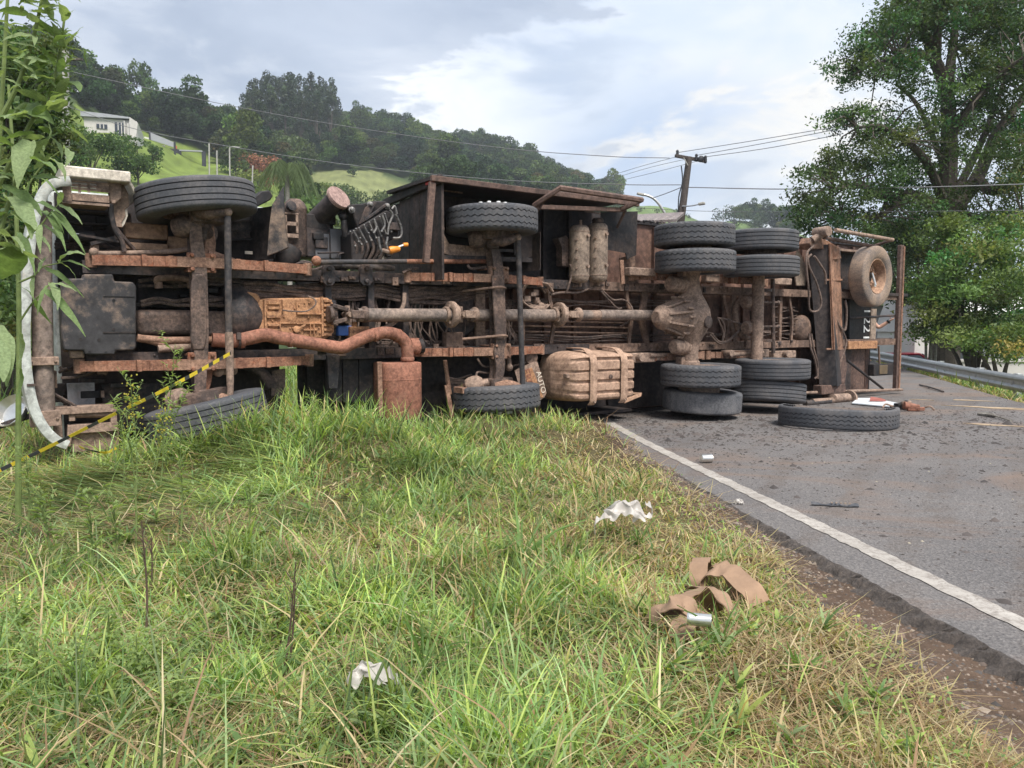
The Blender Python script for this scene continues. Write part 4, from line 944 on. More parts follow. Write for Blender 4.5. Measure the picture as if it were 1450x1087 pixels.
# rear tandem springs (mostly behind the tyres)
for z in (ZU+.14, ZL-.13):
    spring(6.25, 7.62, 6.93, z, 6, .02, .08, m='spring_end'); spring(7.75, 8.98, 8.36, z, 6, .02, .08, m='spring_end')
for (x0, y0, x1, y1) in ((892, 378, 922, 392), (945, 380, 975, 386), (1040, 384, 1075, 390), (892, 500, 920, 512), (922, 502, 960, 508), (1030, 496, 1080, 505), (1096, 497, 1118, 506), (1098, 393, 1112, 404), (1000, 388, 1010, 400)):
    b = MB(); b.span(t(x0, y0, .16), t(x1, y1, .04)); P(b, 'spring_hanger', 'dust', .012)
for (px, py) in ((1032, 500), (905, 506), (1112, 501)):
    b = MB(); b.lathe([(.05, -.06), (.05, .06), (.03, .08)], t(px, py, .18), (0, 1, 0), 14); P(b, 'spring_pin', 'dust', .004)
b = MB(); b.tube([t(1030, 502, .18), t(1080, 499, .18)], .032, 10); b.tube([t(920, 503, .16), t(950, 502, .16)], .03, 10); b.tube([t(975, 378, .2), t(1030, 386, .2)], .02, 8); P(b, 'tandem_rod', 'dust')

# ---- steering axles
def axle(path, w, m, wd):
    pts = crv([t(x, y, w) for x, y in path], 5); b = MB(); n = len(pts); g1, g2, g3 = [], [], []
    for i, p in enumerate(pts):
        q = abs(i/(n-1)-.5)*2; h = wd*(1-.28*max(0, q-.35)/.65)
        g1.append([p+Vector((-h, 0, 0)), p+Vector((h, 0, 0)), p+Vector((h, .03, 0)), p+Vector((h*.35, .035, 0)), p+Vector((h*.35, .10, 0)), p+Vector((h, .105, 0)), p+Vector((h, .135, 0)), p+Vector((-h, .135, 0)), p+Vector((-h, .105, 0)), p+Vector((-h*.35, .10, 0)), p+Vector((-h*.35, .035, 0)), p+Vector((-h, .03, 0)), p+Vector((-h, 0, 0))])
    b.sheet(g1); b.f.append(tuple(range(12))); b.f.append(tuple(len(b.v)-1-i for i in range(12))); return P(b, 'axle_beam', m, smooth=30)
axle([(277, 306), (278, 335), (281, 362), (283, 390), (284, 420), (285, 455), (285, 500), (284, 535), (284, 566)], .30, 'axle', .062)
b = MB()
b.prism([t(x, y, .31) for x, y in ((271, 398), (276, 388), (290, 388), (293, 400), (293, 480), (289, 495), (274, 495), (270, 480))], (0, .03, 0)); P(b, 'axle_web', 'axle', .01)
axle([(697, 340), (701, 352), (705, 372), (707, 395), (709, 440), (710, 480), (707, 498), (709, 515), (708, 530), (703, 550)], .31, 'axle', .066)
b = MB(); b.prism([t(x, y, .32) for x, y in ((697, 390), (712, 388), (715, 405), (717, 470), (714, 480), (702, 482), (699, 430))], (0, .03, 0)); P(b, 'axle_web', 'axle', .012)
# spring seats with U-bolts
for (px, py, s_) in ((285, 372, 1), (286, 512, 1), (706, 388, 1), (709, 497, 1)):
    b = MB(); c = t(px, py, .26); b.box(c, (.24, .05, .17))
    for dx in (-.085, .085):
        for dz in (-.06, .06): b.lathe([(.019, -.02), (.019, .03), (.013, .034)], c+Vector((dx, -.03, dz)), (0, -1, 0), 6)
    for dx in (-.085, .085):
        for dz in (-.06, .06): b.tube([c+Vector((dx, 0, dz)), c+Vector((dx, .3, dz))], .012, 6)
    P(b, 'spring_seat', 'spring' if px < 400 else 'spring_end', .008)
# brackets flaring from axle A
b = MB(); b.prism([t(x, y, .22) for x, y in ((292, 325), (303, 318), (306, 345), (304, 372), (288, 392), (288, 360))], (0, .04, 0)); P(b, 'shock_bracket', 'spring_end', .01)
b = MB(); b.prism([t(x, y, .22) for x, y in ((292, 515), (302, 520), (300, 540), (294, 562), (288, 562), (289, 530))], (0, .04, 0)); P(b, 'shock_bracket', 'spring', .01)
b = MB(); b.lathe([(.085, -.01), (.10, 0), (.10, .03), (.06, .05)], t(291, 330, .17), (0, -1, 0), 20); P(b, 'shock_mount', 'axle')
b = MB(); b.tube(crv([t(292, 358, .2), t(310, 364, .15), t(330, 371, .1)]), .04, 10); P(b, 'shock_absorber', 'spring_end')
b = MB(); b.tube([t(302, 524, .15), t(332, 524, .05)], .045, 12); b.ball(t(309, 526, .18), .05); P(b, 'shock_absorber', 'dust')
for (kx, ky, tx, ty, sx) in ((280, 300, 322, 300, 0), (285, 566, 327, 566, 0), (698, 340, 733, 336, 0), (703, 548, 741, 549, 0)):
    b = MB(); b.tube(crv([t(kx, ky, .36), t((kx+tx)/2, ky+(2 if ky < 400 else -4), .46), t(tx-4, ty, .50)]), [.055]*6+[.045]*6+[.04], 10); P(b, 'steering_arm', 'spring_end' if ky > 500 else 'axle')
    b = MB(); b.lathe([(.06, -.09), (.07, -.05), (.07, .05), (.06, .09)], t(kx, ky, .30), (0, 0, 1), 18); P(b, 'king_pin', 'axle', .006)
    b = MB(); b.ball(t(tx, ty, .50), .042, 12); b.lathe([(.022, -.07), (.022, .02)], t(tx, ty, .50), (0, -1, 0), 8); P(b, 'ball_joint', 'dust')
b = MB(); b.tube([t(322, 306, .5), t(324, 470, .5)], .030, 12); P(b, 'tie_rod', 'rod')
b = MB(); b.tube([t(324, 470, .5), t(324.5, 478, .5), t(326, 540, .5), t(326, 562, .5)], [.034, .036, .031, .026], 12); P(b, 'tie_rod', 'dust', label='lower half of the front tie rod, coated in dust')
b = MB(); b.tube([t(733, 338, .5), t(734, 350, .5), t(737, 450, .5), t(740, 545, .5)], [.026, .031, .031, .03], 12); P(b, 'tie_rod', 'rod')
for (px, py) in ((254, 566), (672, 545), (676, 338), (262, 320)):
    b = MB(); c = t(px, py, .2); b.lathe([(.075, -.10), (.10, -.05), (.105, .0), (.10, .05), (.06, .10)], c, (.8, -.5, .2), 20); b.lathe([(.045, .08), (.04, .16)], c, (.8, -.5, .2), 10); P(b, 'brake_chamber', 'dust' if py > 400 else 'axle', .004)
b = MB(); b.span(t(655, 549, .25), t(690, 553, .05)); P(b, 'chamber_bracket', 'spring_end', .006); b = MB(); b.span(t(240, 574, .25), t(272, 579, .1)); P(b, 'chamber_bracket', 'spring_end', .006)
b = MB(); b.tube(crv([t(674, 538, .2), t(676, 527, .18), t(688, 528, .14), t(703, 527, .1)]), .013, 7); b.tube(crv([t(676, 508, 0), t(684, 518, .05), t(698, 520, .05)]), .013, 7); b.tube(crv([t(632, 535, 0), t(648, 536, 0), t(668, 530, .1)]), .011, 6); b.tube(crv([t(722, 519, 0), t(738, 515, .05), t(750, 510, 0)]), .012, 6); P(b, 'air_line', 'hose')
b = MB(); b.tube([t(720, 505, .1), t(721, 517, .15)], .03, 10); b.ball(t(721, 520, .16), .045); P(b, 'bump_stop', 'dust')
b = MB(); b.lathe([(.09, -.06), (.09, .06)], t(749, 506, .0), (0, 1, 0), 18); P(b, 'spring_shackle', 'rail', .01)
b = MB(); b.tube([t(630, 510, .0), t(637, 558, .0)], .024, 8); b.bar(t(632, 545, .02), t(640, 590, .02), .05, .02, (0, 1, 0)); b.bar(t(640, 553, -.1), t(660, 546, -.1), .02, .06); P(b, 'mudguard_stay', 'spring_end')
b = MB(); g = [[t(x, y, -.16), t(x+2, y+26, -.10)] for x, y in ((630, 532), (650, 536), (672, 540), (700, 541))]; b.sheet(g)
for k in range(3): b.bar(t(632, 538+k*7, -.11), t(700, 545+k*7, -.11), .012, .02)
P(b, 'lower_mudguard', 'axle')

# ---- mudguards behind the front wheels
def guard(uc, wc, R, z0, z1, a0, a1, m, name='mudguard', ribs=3):
    g = []
    for i in range(19):
        a = math.radians(a0+(a1-a0)*i/18); row = []
        for j in range(2*ribs+3): z = z0+(z1-z0)*j/(2*ribs+2); rr = R+(.008 if j % 2 else 0); row.append(Vector((uc+rr*math.cos(a), -wc-rr*math.sin(a), z)))
        g.append(row)
    b = MB(); b.sheet(g); return P(b, name, m, solid=.008)
guard(.95, .12, .64, 1.86, 2.36, -95, -8, 'soot')
b = MB(); b.prism([t(385, 290, .1), t(401, 264, .1), t(402, 300, .1), t(408, 350, .1), t(395, 356, .1), t(378, 362, .1), t(381, 320, .1)], (.02, .03, 0)); P(b, 'mud_flap', 'pan', .004)
fl = crv([t(322, 296, .1), t(350, 288, .1), t(368, 274, .1), t(382, 270, .1), t(387, 276, .1), t(384, 284, .1)], 4)
b = MB(); b.prism([t(330, 300, .1), t(352, 286, .1), t(370, 270, .1), t(382, 269, .1), t(387, 277, .1), t(383, 283, .1), t(356, 297, .1), t(340, 303, .1)], (0, .28, 0)); P(b, 'arch_corner', 'soot', .012)
b = MB(); b.span(t(318, 299, -.28), t(382, 342, -.3)); P(b, 'arch_liner', 'rail_dark', .01)
b = MB()
for y in (312, 326, 338): b.bar(t(320, y+2, -.27), t(382, y-2, -.27), .012, .014)
P(b, 'liner_rib', 'soot')
b = MB(); b.span(t(347, 355, -.2), t(357, 360, -.22)); P(b, 'pale_tag', 'cream')
guard(4.0, .12, .63, 1.86, 2.3, -60, 8, 'soot')
b = MB(); b.prism([t(x, y, .05) for x, y in ((742, 316), (758, 322), (765, 348), (764, 360), (742, 366), (728, 360), (728, 330))], (0, .012, 0)); P(b, 'mud_flap', 'soot')
# lettered flap by the lower second wheel
fo = t(752, 537, .10); fR = Matrix.Rotation(math.radians(16), 3, Vector((0, 1, 0)))
b = MB(); b.prism([t(x, y, .10) for x, y in ((729, 525), (735, 521), (757, 512), (761, 512), (774, 556), (771, 562), (760, 570), (742, 572))], (0, .012, 0)); P(b, 'lettered_flap', 'dust')
b = MB(); b.prism([t(x, y, .104) for x, y in ((743, 525), (753, 520), (769, 562), (752, 566))], (0, -.003, 0)); P(b, 'flap_panel', 'gear')
def text(s, name, size, loc, rot, m, parent=truck, ext=.001):
    c = bpy.data.curves.new(name, 'FONT'); c.body = s; c.size = size; c.extrude = ext; c.align_x = 'CENTER'; c.align_y = 'CENTER'
    o = bpy.data.objects.new(name, c); C.objects.link(o); o.data.materials.append(M[m])
    dg = bpy.context.evaluated_depsgraph_get(); me = bpy.data.meshes.new_from_object(o.evaluated_get(dg)); bpy.data.objects.remove(o)
    q = bpy.data.objects.new(name, me); C.objects.link(q)
    if parent: q.parent = parent
    q.location = loc; q.rotation_euler = rot; return q
for s_, px, py, sz, m in (('ERGCE', 750.5, 544, .13, 'rust'), ('AUTO', 766, 541, .10, 'flapwhite')):
    text(s_, 'flap_lettering', sz, t(px, py, .112), (Matrix.Rotation(math.radians(72), 3, 'Y') @ Matrix.Rotation(math.pi/2, 3, 'X')).to_euler(), m)

# ---- standing clutter between cab and body: filter, tanks, loader crane
b = MB(); b.lathe([(.03, -.30), (.10, -.29), (.115, -.26), (.115, .16), (.12, .17), (.12, .19), (.10, .24), (.06, .28)], t(418, 322, -.25), (0, 0, 1), 24); P(b, 'air_filter', 'axle')
b = MB(); b.lathe([(.035, 0), (.05, .01), (.05, .05), (.03, .055)], t(410, 293, -.12), (.2, -.9, .2), 14); P(b, 'filter_outlet', 'rail_dark')
b = MB(); px = t(404, 304, -.10); 
for (x0, y0, x1, y1) in ((403, 300, 423, 304), (403, 313, 423, 320), (403, 330, 423, 337), (403, 304, 407, 330), (419, 304, 423, 330)): px_span(b, x0, y0, x1, y1, -.10, .02)
P(b, 'filter_bracket', 'dust', .003)
b = MB(); b.lathe([(.075, -.14), (.115, -.05), (.12, .06), (.10, .12)], t(406, 364, -.15), (.6, -.1, 1), 20); P(b, 'filter_bowl', 'black')
c0, c1 = t(448, 312, -.42), t(479, 280, -.12); ax = (c1-c0).normalized()
b = MB(); b.lathe([(.105, 0), (.105, (c1-c0).length)], c0, ax, 26); P(b, 'exhaust_stub', 'soot')
b = MB(); b.lathe([(.001, .03), (.13, .022), (.135, .0), (.13, -.02)], c1, ax, 28); P(b, 'stub_cap', dusty('pink_rust_cap', (.24, .15, .13), (.36, .25, .22), .3, .65, 5))
b = MB(); b.bar(c0.lerp(c1, .35)+Vector((0, -.10, .03)), c0.lerp(c1, .5)+Vector((0, -.10, .03)), .05, .02); P(b, 'pale_label', 'cream')
b = MB(); b.prism([t(432, 312, -.3), t(462, 316, -.3), t(470, 330, -.3), t(434, 322, -.3)], (0, .3, 0)); P(b, 'stub_bracket', 'black', .01)
b = MB(); b.span(t(433, 320, -.30), t(493, 370, -.6)); P(b, 'battery_box', 'rail_dark', .015)
for x0, x1 in ((446, 466), (468, 490)): b = MB(); b.span(t(x0, 330 if x0 < 460 else 324, -.285), t(x1, 367, -.3)); P(b, 'box_panel', plain('grey_box_panel', (.105, .105, .115), .6, 0, .2), .004)
b = MB(); b.tube([t(450, 358, -.24), t(484, 357, -.24)], .010, 6); b.tube(crv([t(478, 366, -.2), t(480, 360, -.2), t(490, 358, -.2), t(500, 362, -.2), t(502, 368, -.2)]), .011, 6); P(b, 'box_handle', 'rail_dark')
b = MB(); b.span(t(432, 302, -.3), t(466, 321, -.5)); b.tube([t(487, 311, -.15), t(489, 337, -.15)], .035, 10); b.ball(t(486, 306, -.15), .05); P(b, 'crane_valve_post', 'black', .01)
crane = empty('crane_base', (0, 0, 0), 0, truck)
b = MB(); b.prism([t(x, y, -.05) for x, y in ((491, 292), (497, 289), (512, 288), (530, 284), (546, 284), (552, 292), (552, 300), (520, 316), (506, 322), (500, 305))], (0, .35, 0)); b.build('crane_bracket', M['black'], crane, 38, .012)
b = MB(); b.prism([t(x, y, -.04) for x, y in ((507, 318), (516, 294), (524, 287), (532, 287), (519, 312))], (0, -.03, 0)); b.bar(t(516, 312, -.02), t(546, 290, -.02), .03, .03); b.build('crane_gusset', M['rail_dark'], crane, 38, .006)
b = MB(); b.prism([t(x, y, .0) for x, y in ((497, 330), (512, 318), (548, 297), (560, 305), (566, 322), (563, 335), (545, 345), (520, 352), (512, 372), (498, 372))], (0, .3, 0)); b.build('valve_block', M['black'], crane, 38, .012)
for x, y in ((498, 297), (524, 289.5), (548, 292)): b = MB(); b.lathe([(.034, -.02), (.034, .01), (.022, .012), (.022, .04), (.014, .045)], t(x, y, -.03), (-.1, -1, .1), 8); b.build('crane_bolt', M['dull'], crane)
for i in range(7):
    q = i/6; a_, c_ = t(501+q*44, 327-q*24, .03), t(512+q*42, 346-q*18, .04)
    b = MB(); b.tube([a_, c_], .008, 6); b.ball(a_, .012, 8); b.ball(c_, .014, 8); b.build('valve_spool', M['dull'], crane)
b = MB()
for x, y in ((496, 328), (504, 324), (508, 342), (503, 348), (510, 337), (522, 330), (526, 326), (534, 321)): b.ball(t(x, y, .05), .012, 8)
b.build('valve_nut', M['dull'], crane)
b = MB()
for pts in (((552, 297), (556, 305), (551, 318), (549, 332)), ((560, 303), (566, 315), (569, 328), (566, 336), (556, 337)), ((536, 335), (538, 350), (541, 356)), ((549, 335), (547, 346), (549, 352)), ((541, 304), (545, 318), (540, 328)), ((530, 312), (533, 322), (529, 330)), ((555, 296), (559, 292), (562, 303))): b.tube(crv([t(x, y, .07) for x, y in pts]), .013, 8)
b.build('valve_pipe', M['dull'], crane)
b = MB(); b.span(t(551, 314, .06), t(562, 327, -.02)); b.build('valve_cover', M['rail_dark'], crane, 38, .006)
b = MB(); b.tube(crv([t(541, 354, .06), t(549, 356, .08), t(556, 358, .08)]), .022, 8); b.build('valve_pipe', M['dust'], crane)
b = MB(); b.lathe([(.035, 0), (.04, .03), (.03, .10), (.02, .12)], t(551, 354, .09), (.9, -.1, .15), 12); b.lathe([(.022, 0), (.022, .05)], t(571, 346.5, .09), (.9, 0, .1), 10); b.build('orange_coupling', M['orange'], crane)
b = MB(); b.tube([t(560, 351, .09), t(571, 347, .09)], .013, 8); b.build('coupling_rod', M['chrome'], crane)
b = MB()
for i in range(6): b.tube(crv([t(500+i*8, 340-i*2, -.02), t(505+i*8, 352, -.0), t(500+i*7, 370, -.05)]), .018, 7)
b.build('crane_hoses', M['cable'], crane)
b = MB(); b.prism([t(508, 370, -.4), t(522, 366, -.4), t(534, 359, -.4), t(547, 363, -.4), t(547, 371, -.4)], (0, .05, 0)); P(b, 'pale_rag', 'cream')
b = MB(); b.tube([t(448, 371, .1), t(575, 370, .1)], .026, 10); P(b, 'long_link_rod', 'rod')
b = MB(); b.tube([t(575, 370, .1), t(690, 370, .1)], .026, 10); b.ball(t(448, 369, .1), .05); P(b, 'long_link_rod', 'spring')
b = MB(); b.tube([t(470, 375, -.05), t(548, 379, -.05), t(558, 380, -.05)], [.035, .035, .028], 10); b.ball(t(486, 376, -.02), .03); P(b, 'crane_cylinder', 'rod')
for (px, w_) in ((466, .03), (519, .03)):
    b = MB(); b.prism([t(px+dx, y, w_) for dx, y in ((-9, 380), (-6, 374), (4, 374), (9, 381), (9, 398), (5, 404), (-4, 404), (-9, 398))], (0, .05, 0)); 
    for y in (380, 398): b.lathe([(.028, 0), (.028, .02), (.018, .03)], t(px, y, w_), (0, -1, 0), 8)
    b.lathe([(.014, 0), (.014, .006)], t(px, 392, w_), (0, -1, 0), 8); P(b, 'rail_bracket', 'rail_dark', .012)
b = MB(); b.prism([t(x, y, .03) for x, y in ((463, 502), (481, 502), (481, 516), (478, 550), (466, 550))], (0, .04, 0)); b.lathe([(.014, 0), (.014, .006)], t(472, 506, .03), (0, -1, 0), 8); P(b, 'rail_bracket', 'rail_dark', .01)
b = MB(); b.tube(crv([t(570, 386, .05), t(580, 381, .05), t(592, 380, .05)]), .015, 7); b.tube(crv([t(662, 375, .1), t(668, 380, .12), t(688, 378, .12)]), .016, 7); P(b, 'air_line', 'hose')
b = MB(); b.tube(crv([t(332, 512, -.1), t(352, 516, -.1), t(372, 530, -.12), t(384, 548, -.1)]), .06, 10); P(b, 'intake_hose', 'rail_dark')
b = MB(); b.prism([t(385, 525, -.1), t(404, 522, -.1), t(404, 560, -.1), t(384, 560, -.1)], (0, .04, 0)); P(b, 'lower_flap', 'axle')

# ---- air tanks
for x0, x1, y0, y1 in ((805, 835, 318, 401), (833, 859, 315, 400)):
    a_, c_ = t((x0+x1)/2, y0, .05), t((x0+x1)/2, y1, .05); r = (x1-x0)/2/FPX*a_.length*0 + .125; h = (a_-c_).length; e = empty('air_tank', c_, 0, truck)
    b = MB(); b.lathe([(.02, 0), (r*.7, .012), (r*.94, .04), (r, .08), (r, h-.08), (r*.94, h-.04), (r*.7, h-.012), (.02, h)], n=28); b.build('tank_shell', M['airtank'], e)
    b = MB(); 
    for z in (.09, h-.09): b.lathe([(r+.004, -.006), (r+.006, 0), (r+.004, .006)], (0, 0, z), n=28, caps=False)
    b.lathe([(.022, 0), (.022, .03)], (.03, -r+.005, h*.28), (0, -1, 0), 8); b.lathe([(.022, 0), (.022, .03)], (.03, -r+.005, h*.8), (0, -1, 0), 8); b.lathe([(.018, 0), (.018, .05)], (.02, 0, -.04), (0, 0, 1), 8); b.lathe([(.018, 0), (.018, .06)], (.02, 0, h), (0, 0, 1), 8)
    for k in range(4): b.lathe([(.014, 0), (.014, .025)], (-r*.8, -r*.6, h*(.25+.16*k)), (-.8, -.6, 0), 6)
    b.build('tank_fitting', M['dust'], e, 38, .003)
    if x0 > 820: b = MB(); b.lathe([(.07, h-.005), (.075, h+.03), (.06, h+.05)], (-.02, -.02, 0), n=12); b.build('drain_valve', M['rail_dark'], e)
b = MB(); b.prism([t(790, 337, -.05), t(802, 333, -.05), t(806, 338, -.05), t(806, 378, -.05), t(796, 376, -.05), t(796, 350, -.05)], (0, .12, 0)); P(b, 'tank_bracket', 'axle', .006)
b = MB(); b.tube(crv([t(807, 374, .05), t(810, 385, .05), t(806, 402, .05), t(802, 414, .02)]), .013, 7); b.tube(crv([t(855, 403, 0), t(836, 408, 0), t(818, 414, -.02), t(795, 414, 0), t(780, 417, 0)]), .014, 7); b.tube(crv([t(852, 410, 0), t(868, 424, 0), t(882, 424, 0), t(893, 432, 0), t(896, 444, .05), t(890, 455, 0), t(878, 462, 0)]), .011, 6); b.tube(crv([t(850, 411, 0), t(862, 424, 0), t(874, 436, 0), t(880, 436, 0)]), .010, 6); P(b, 'air_line', 'hose')

# ---- propeller shafts and differential
def shaft(x0, x1, r, m='shaft'): b = MB(); b.tube([t(x0, 446, .12), t(x1, 446, .12)], r, 22); return P(b, 'propeller_shaft', m)
def ujoint(x, m='axle'):
    e = empty('universal_joint', t(x, 445, .12), 0, truck); e.scale = (.85,)*3; s_ = .085+.02*(x < 700)
    b = MB(); b.box((-.10, 0, s_*.75), (.20, .10, .05), Matrix.Rotation(.25, 3, 'Y')); b.box((-.10, 0, -s_*.75), (.20, .10, .05), Matrix.Rotation(-.25, 3, 'Y')); b.lathe([(.10, -.24), (.10, -.20), (.07, -.17)], axis=(1, 0, 0), n=20); b.build('yoke', M[m], e, 38, .01)
    b = MB(); b.box((.10, -s_*.75, 0), (.20, .05, .10), Matrix.Rotation(.25, 3, 'Z')); b.box((.10, s_*.75, 0), (.20, .05, .10), Matrix.Rotation(-.25, 3, 'Z')); b.lathe([(.07, .17), (.10, .20), (.10, .24)], axis=(1, 0, 0), n=20); b.build('yoke', M[m], e, 38, .01)
    b = MB(); b.tube([(0, 0, -.105), (0, 0, .105)], .032, 12); b.tube([(0, -.105, 0), (0, .105, 0)], .032, 12); b.build('cross', M['dust'], e)
ujoint(492); shaft(506, 640, .070); ujoint(652, 'dust'); shaft(664, 788, .070); ujoint(802, 'dust'); shaft(814, 836, .062); shaft(848, 938, .068); ujoint(952, 'dust')
b = MB(); b.tube([t(835, 446, .12), t(849, 446, .12)], .062, 16); P(b, 'slip_joint', 'dust')
for x in (639, 792):
    b = MB(); b.lathe([(.13, -.03), (.145, -.02), (.145, .02), (.13, .03), (.09, .03), (.09, -.03)], t(x, 445, .12), (1, 0, 0), 26, True); b.lathe([(.115, .04), (.115, .06)], t(x, 445, .12), (1, 0, 0), 26, caps=False); P(b, 'centre_bearing', 'dust')
b = MB(); b.lathe([(.28, -.08), (.30, -.03), (.24, .05)], t(648, 445, -.2), (0, -1, 0), 26); P(b, 'parking_brake_drum', 'rail_dark')
b = MB(); b.span(t(632, 470, .0), t(650, 492, -.1)); P(b, 'bearing_hanger', 'rail', .01)
# drive axle
dz = 1.32; du = 6.98; dw = .36
b = MB(); b.lathe([(.105, -.66), (.11, -.52), (.12, -.40), (.15, -.30), (.21, -.20), (.255, -.10), (.27, 0), (.255, .10), (.21, .20), (.15, .30), (.12, .40), (.11, .52), (.105, .66)], tl(du, dw, dz), (0, 0, 1), 30); o = P(b, 'axle_housing', 'dust', smooth=60)
b = MB(); b.lathe([(.075, -.62), (.11, -.58), (.16, -.52), (.165, -.40), (.205, -.28), (.255, -.22), (.265, -.17), (.25, 0)], tl(du, dw-.02, dz), (1, 0, 0), 26)
for k in range(8):
    a = k*math.pi/4+.3; b.bar(tl(du-.52, dw+.135*math.cos(a), dz+.135*math.sin(a)), tl(du-.20, dw+.25*math.cos(a), dz+.25*math.sin(a)), .05, .03)
for k in range(14): a = k*2*math.pi/14; b.lathe([(.02, -.05), (.02, .05)], tl(du-.24, dw+.265*math.cos(a), dz+.265*math.sin(a)), (1, 0, 0), 6)
P(b, 'differential_carrier', 'dust', .006)
b = MB(); b.lathe([(.08, -.03), (.085, .02), (.06, .03)], tl(du+.06, dw+.248, dz-.06), (.15, -1, 0), 12); b.span(tl(du+.05, dw+.22, dz-.11), tl(du+.12, dw+.25, dz+.0)); P(b, 'cover_patch', 'axle', .006)
for z in (1.95, .70): b = MB(); b.lathe([(.13, -.05), (.14, 0), (.13, .05)], tl(du, dw, z), (0, 0, 1), 24); b.span(tl(du-.16, dw+.02, z-.10), tl(du+.16, dw-.1, z+.10)); P(b, 'axle_flange', 'dust', .01)
# tag axle
b = MB(); b.lathe([(.085, -.70), (.085, .70)], tl(8.38, .34, 1.325), (0, 0, 1), 24); P(b, 'tag_axle_tube', 'dust')
for y in (411, 482): b = MB(); b.lathe([(.094, -.02), (.094, .02)], t(1084, y, .36), (0, 0, 1), 24); P(b, 'axle_band', 'axle')
b = MB(); b.tube([t(1094, 395, .3), t(1095, 500, .3)], .03, 10); P(b, 'brake_camshaft', 'axle')
def chamber(px, py, w, axis, s=1.0):
    e = empty('brake_chamber', t(px, py, w), 0, truck); b = MB()
    b.lathe([(.03, -.17), (.07, -.165), (.088, -.14), (.09, -.05), (.098, -.045), (.098, -.03), (.09, -.025), (.09, .02), (.10, .025), (.10, .045), (.09, .05), (.082, .09), (.05, .11)], axis=axis, n=24); b.build('chamber_shell', M['dust'], e)
    b = MB(); ax = Vector(axis).normalized(); b.tube([ax*.10, ax*.24], .018, 8); b.ball(ax*.24, .03, 8); b.build('push_rod', M['axle'], e)
    e.scale = (s*1.12,)*3; return e
chamber(962, 403, .34, (1, -.1, -.05)); chamber(967, 491, .36, (1, 0, -.02))
chamber(1067, 428, .22, (1, -.1, 0)); chamber(1068, 464, .24, (1, -.1, 0))
b = MB(); b.tube(crv([t(1051, 420, .05), t(1041, 440, .02), t(1047, 470, .04), t(1058, 480, .08)]), .045, 10); P(b, 'spider_bracket', 'dust')
b = MB(); b.tube([t(1066, 440, .22), t(1067, 452, .24)], .05, 10); b.tube([t(1067, 476, .24), t(1068, 487, .22)], .03, 8); P(b, 'chamber_link', 'axle')
b = MB()
for pts in (((1006, 474), (1015, 484), (1022, 486), (1035, 480), (1046, 470), (1056, 462)), ((1008, 472), (1018, 483), (1030, 482), (1044, 470), (1055, 460)), ((1016, 450), (1030, 452), (1046, 458), (1054, 459)), ((1017, 452), (1024, 470), (1023, 484)), ((1088, 410), (1070, 415), (1060, 420)), ((1088, 483), (1070, 482), (1058, 480)), ((1020, 450), (1026, 462), (1025, 478))): b.tube(crv([t(x, y, .10) for x, y in pts]), .013, 7)
P(b, 'brake_line', 'hose')
b = MB()
for i in range(9): y = 432+i*5.5; b.tube([t(1096+R_.uniform(0, 6), y+R_.uniform(-4, 4), -.1), t(1128+R_.uniform(-4, 14), y+R_.uniform(-8, 8), -.12)], .008, 5)
for y in (428, 462): b.tube([t(1075, y, .3), t(1102, y, .3)], .014, 6); b.ball(t(1102, y, .3), .03, 8)
P(b, 'rear_linkage', 'hose')
b = MB(); b.ball(t(1134, 465, -.15), .22, 16, (1, .6, 1)); P(b, 'rear_reservoir', 'rail')

# ---- exhaust and silencer
b = MB(); b.tube([t(200, 479, .02), t(235, 482, .04), t(305, 481, .10)], .034, 10); P(b, 'downpipe', 'spring_end')
ex = crv([t(300, 481, .12), t(318, 482, .125), t(335, 482, .13), t(355, 478, .15), t(376, 474, .16), t(395, 478, .16), t(430, 484, .16), t(472, 491, .16), t(484, 492, .17), t(492, 489, .17), t(515, 478, .17), t(535, 472, .17), t(550, 471, .18), t(564, 475, .18), t(574, 485, .18), t(577, 499, .18), t(577, 513, .16)], 5)
b = MB(); b.tube(ex, .064, 16); P(b, 'exhaust_pipe', 'rust')
for (px, py, ax_) in ((342, 482, (1, 0, .1)), (411, 481, (1, 0, -.1)), (530, 474, (1, 0, .25)), (563, 475, (1, 0, -.4)), (577, 508, (0, 0, 1))):
    b = MB(); b.lathe([(.068, -.02), (.072, -.012), (.072, .012), (.068, .02)], t(px, py, .17 if px > 400 else .14), ax_, 20, caps=False); P(b, 'pipe_band', 'rust')
b = MB(); b.lathe([(.075, -.015), (.075, .015)], t(338, 482, .13), (1, 0, 0), 16); b.box(t(338, 476, .2), (.04, .03, .06)); P(b, 'pipe_clamp', 'rail_dark')
b = MB(); b.tube([t(579, 490, .05), t(592, 490, .05)], .09, 16); P(b, 'exhaust_outlet', 'rust')
b = MB(); b.tube([t(592, 490, .06), t(597, 489, .06)], .085, 16); P(b, 'outlet_end', 'black')
mc = t(563, 552, .05); n_ = 36; g = []
for (s_, z) in ((.90, 1.0), (.985, .985), (1, .96), (1, .42), (1.012, .41), (1.012, .39), (1, .38), (1, -.96), (.985, -.985), (.9, -1)):
    g.append([mc+Vector((.225*s_*np.sign(math.cos(a))*abs(math.cos(a))**.55, .22*s_*np.sign(math.sin(a))*abs(math.sin(a))**.55, .30*z+.0)) for a in np.linspace(0, 2*math.pi, n_+1)])
b = MB(); b.sheet(g); b.f.append(tuple(range(n_))); b.f.append(tuple(len(b.v)-1-i for i in range(n_))); P(b, 'silencer', 'rust', smooth=30)
b = MB(); b.bar(t(537, 512, .16), t(539, 590, .16), .05, .03, (0, 1, 0)); P(b, 'silencer_strap', 'spring_end', .004)

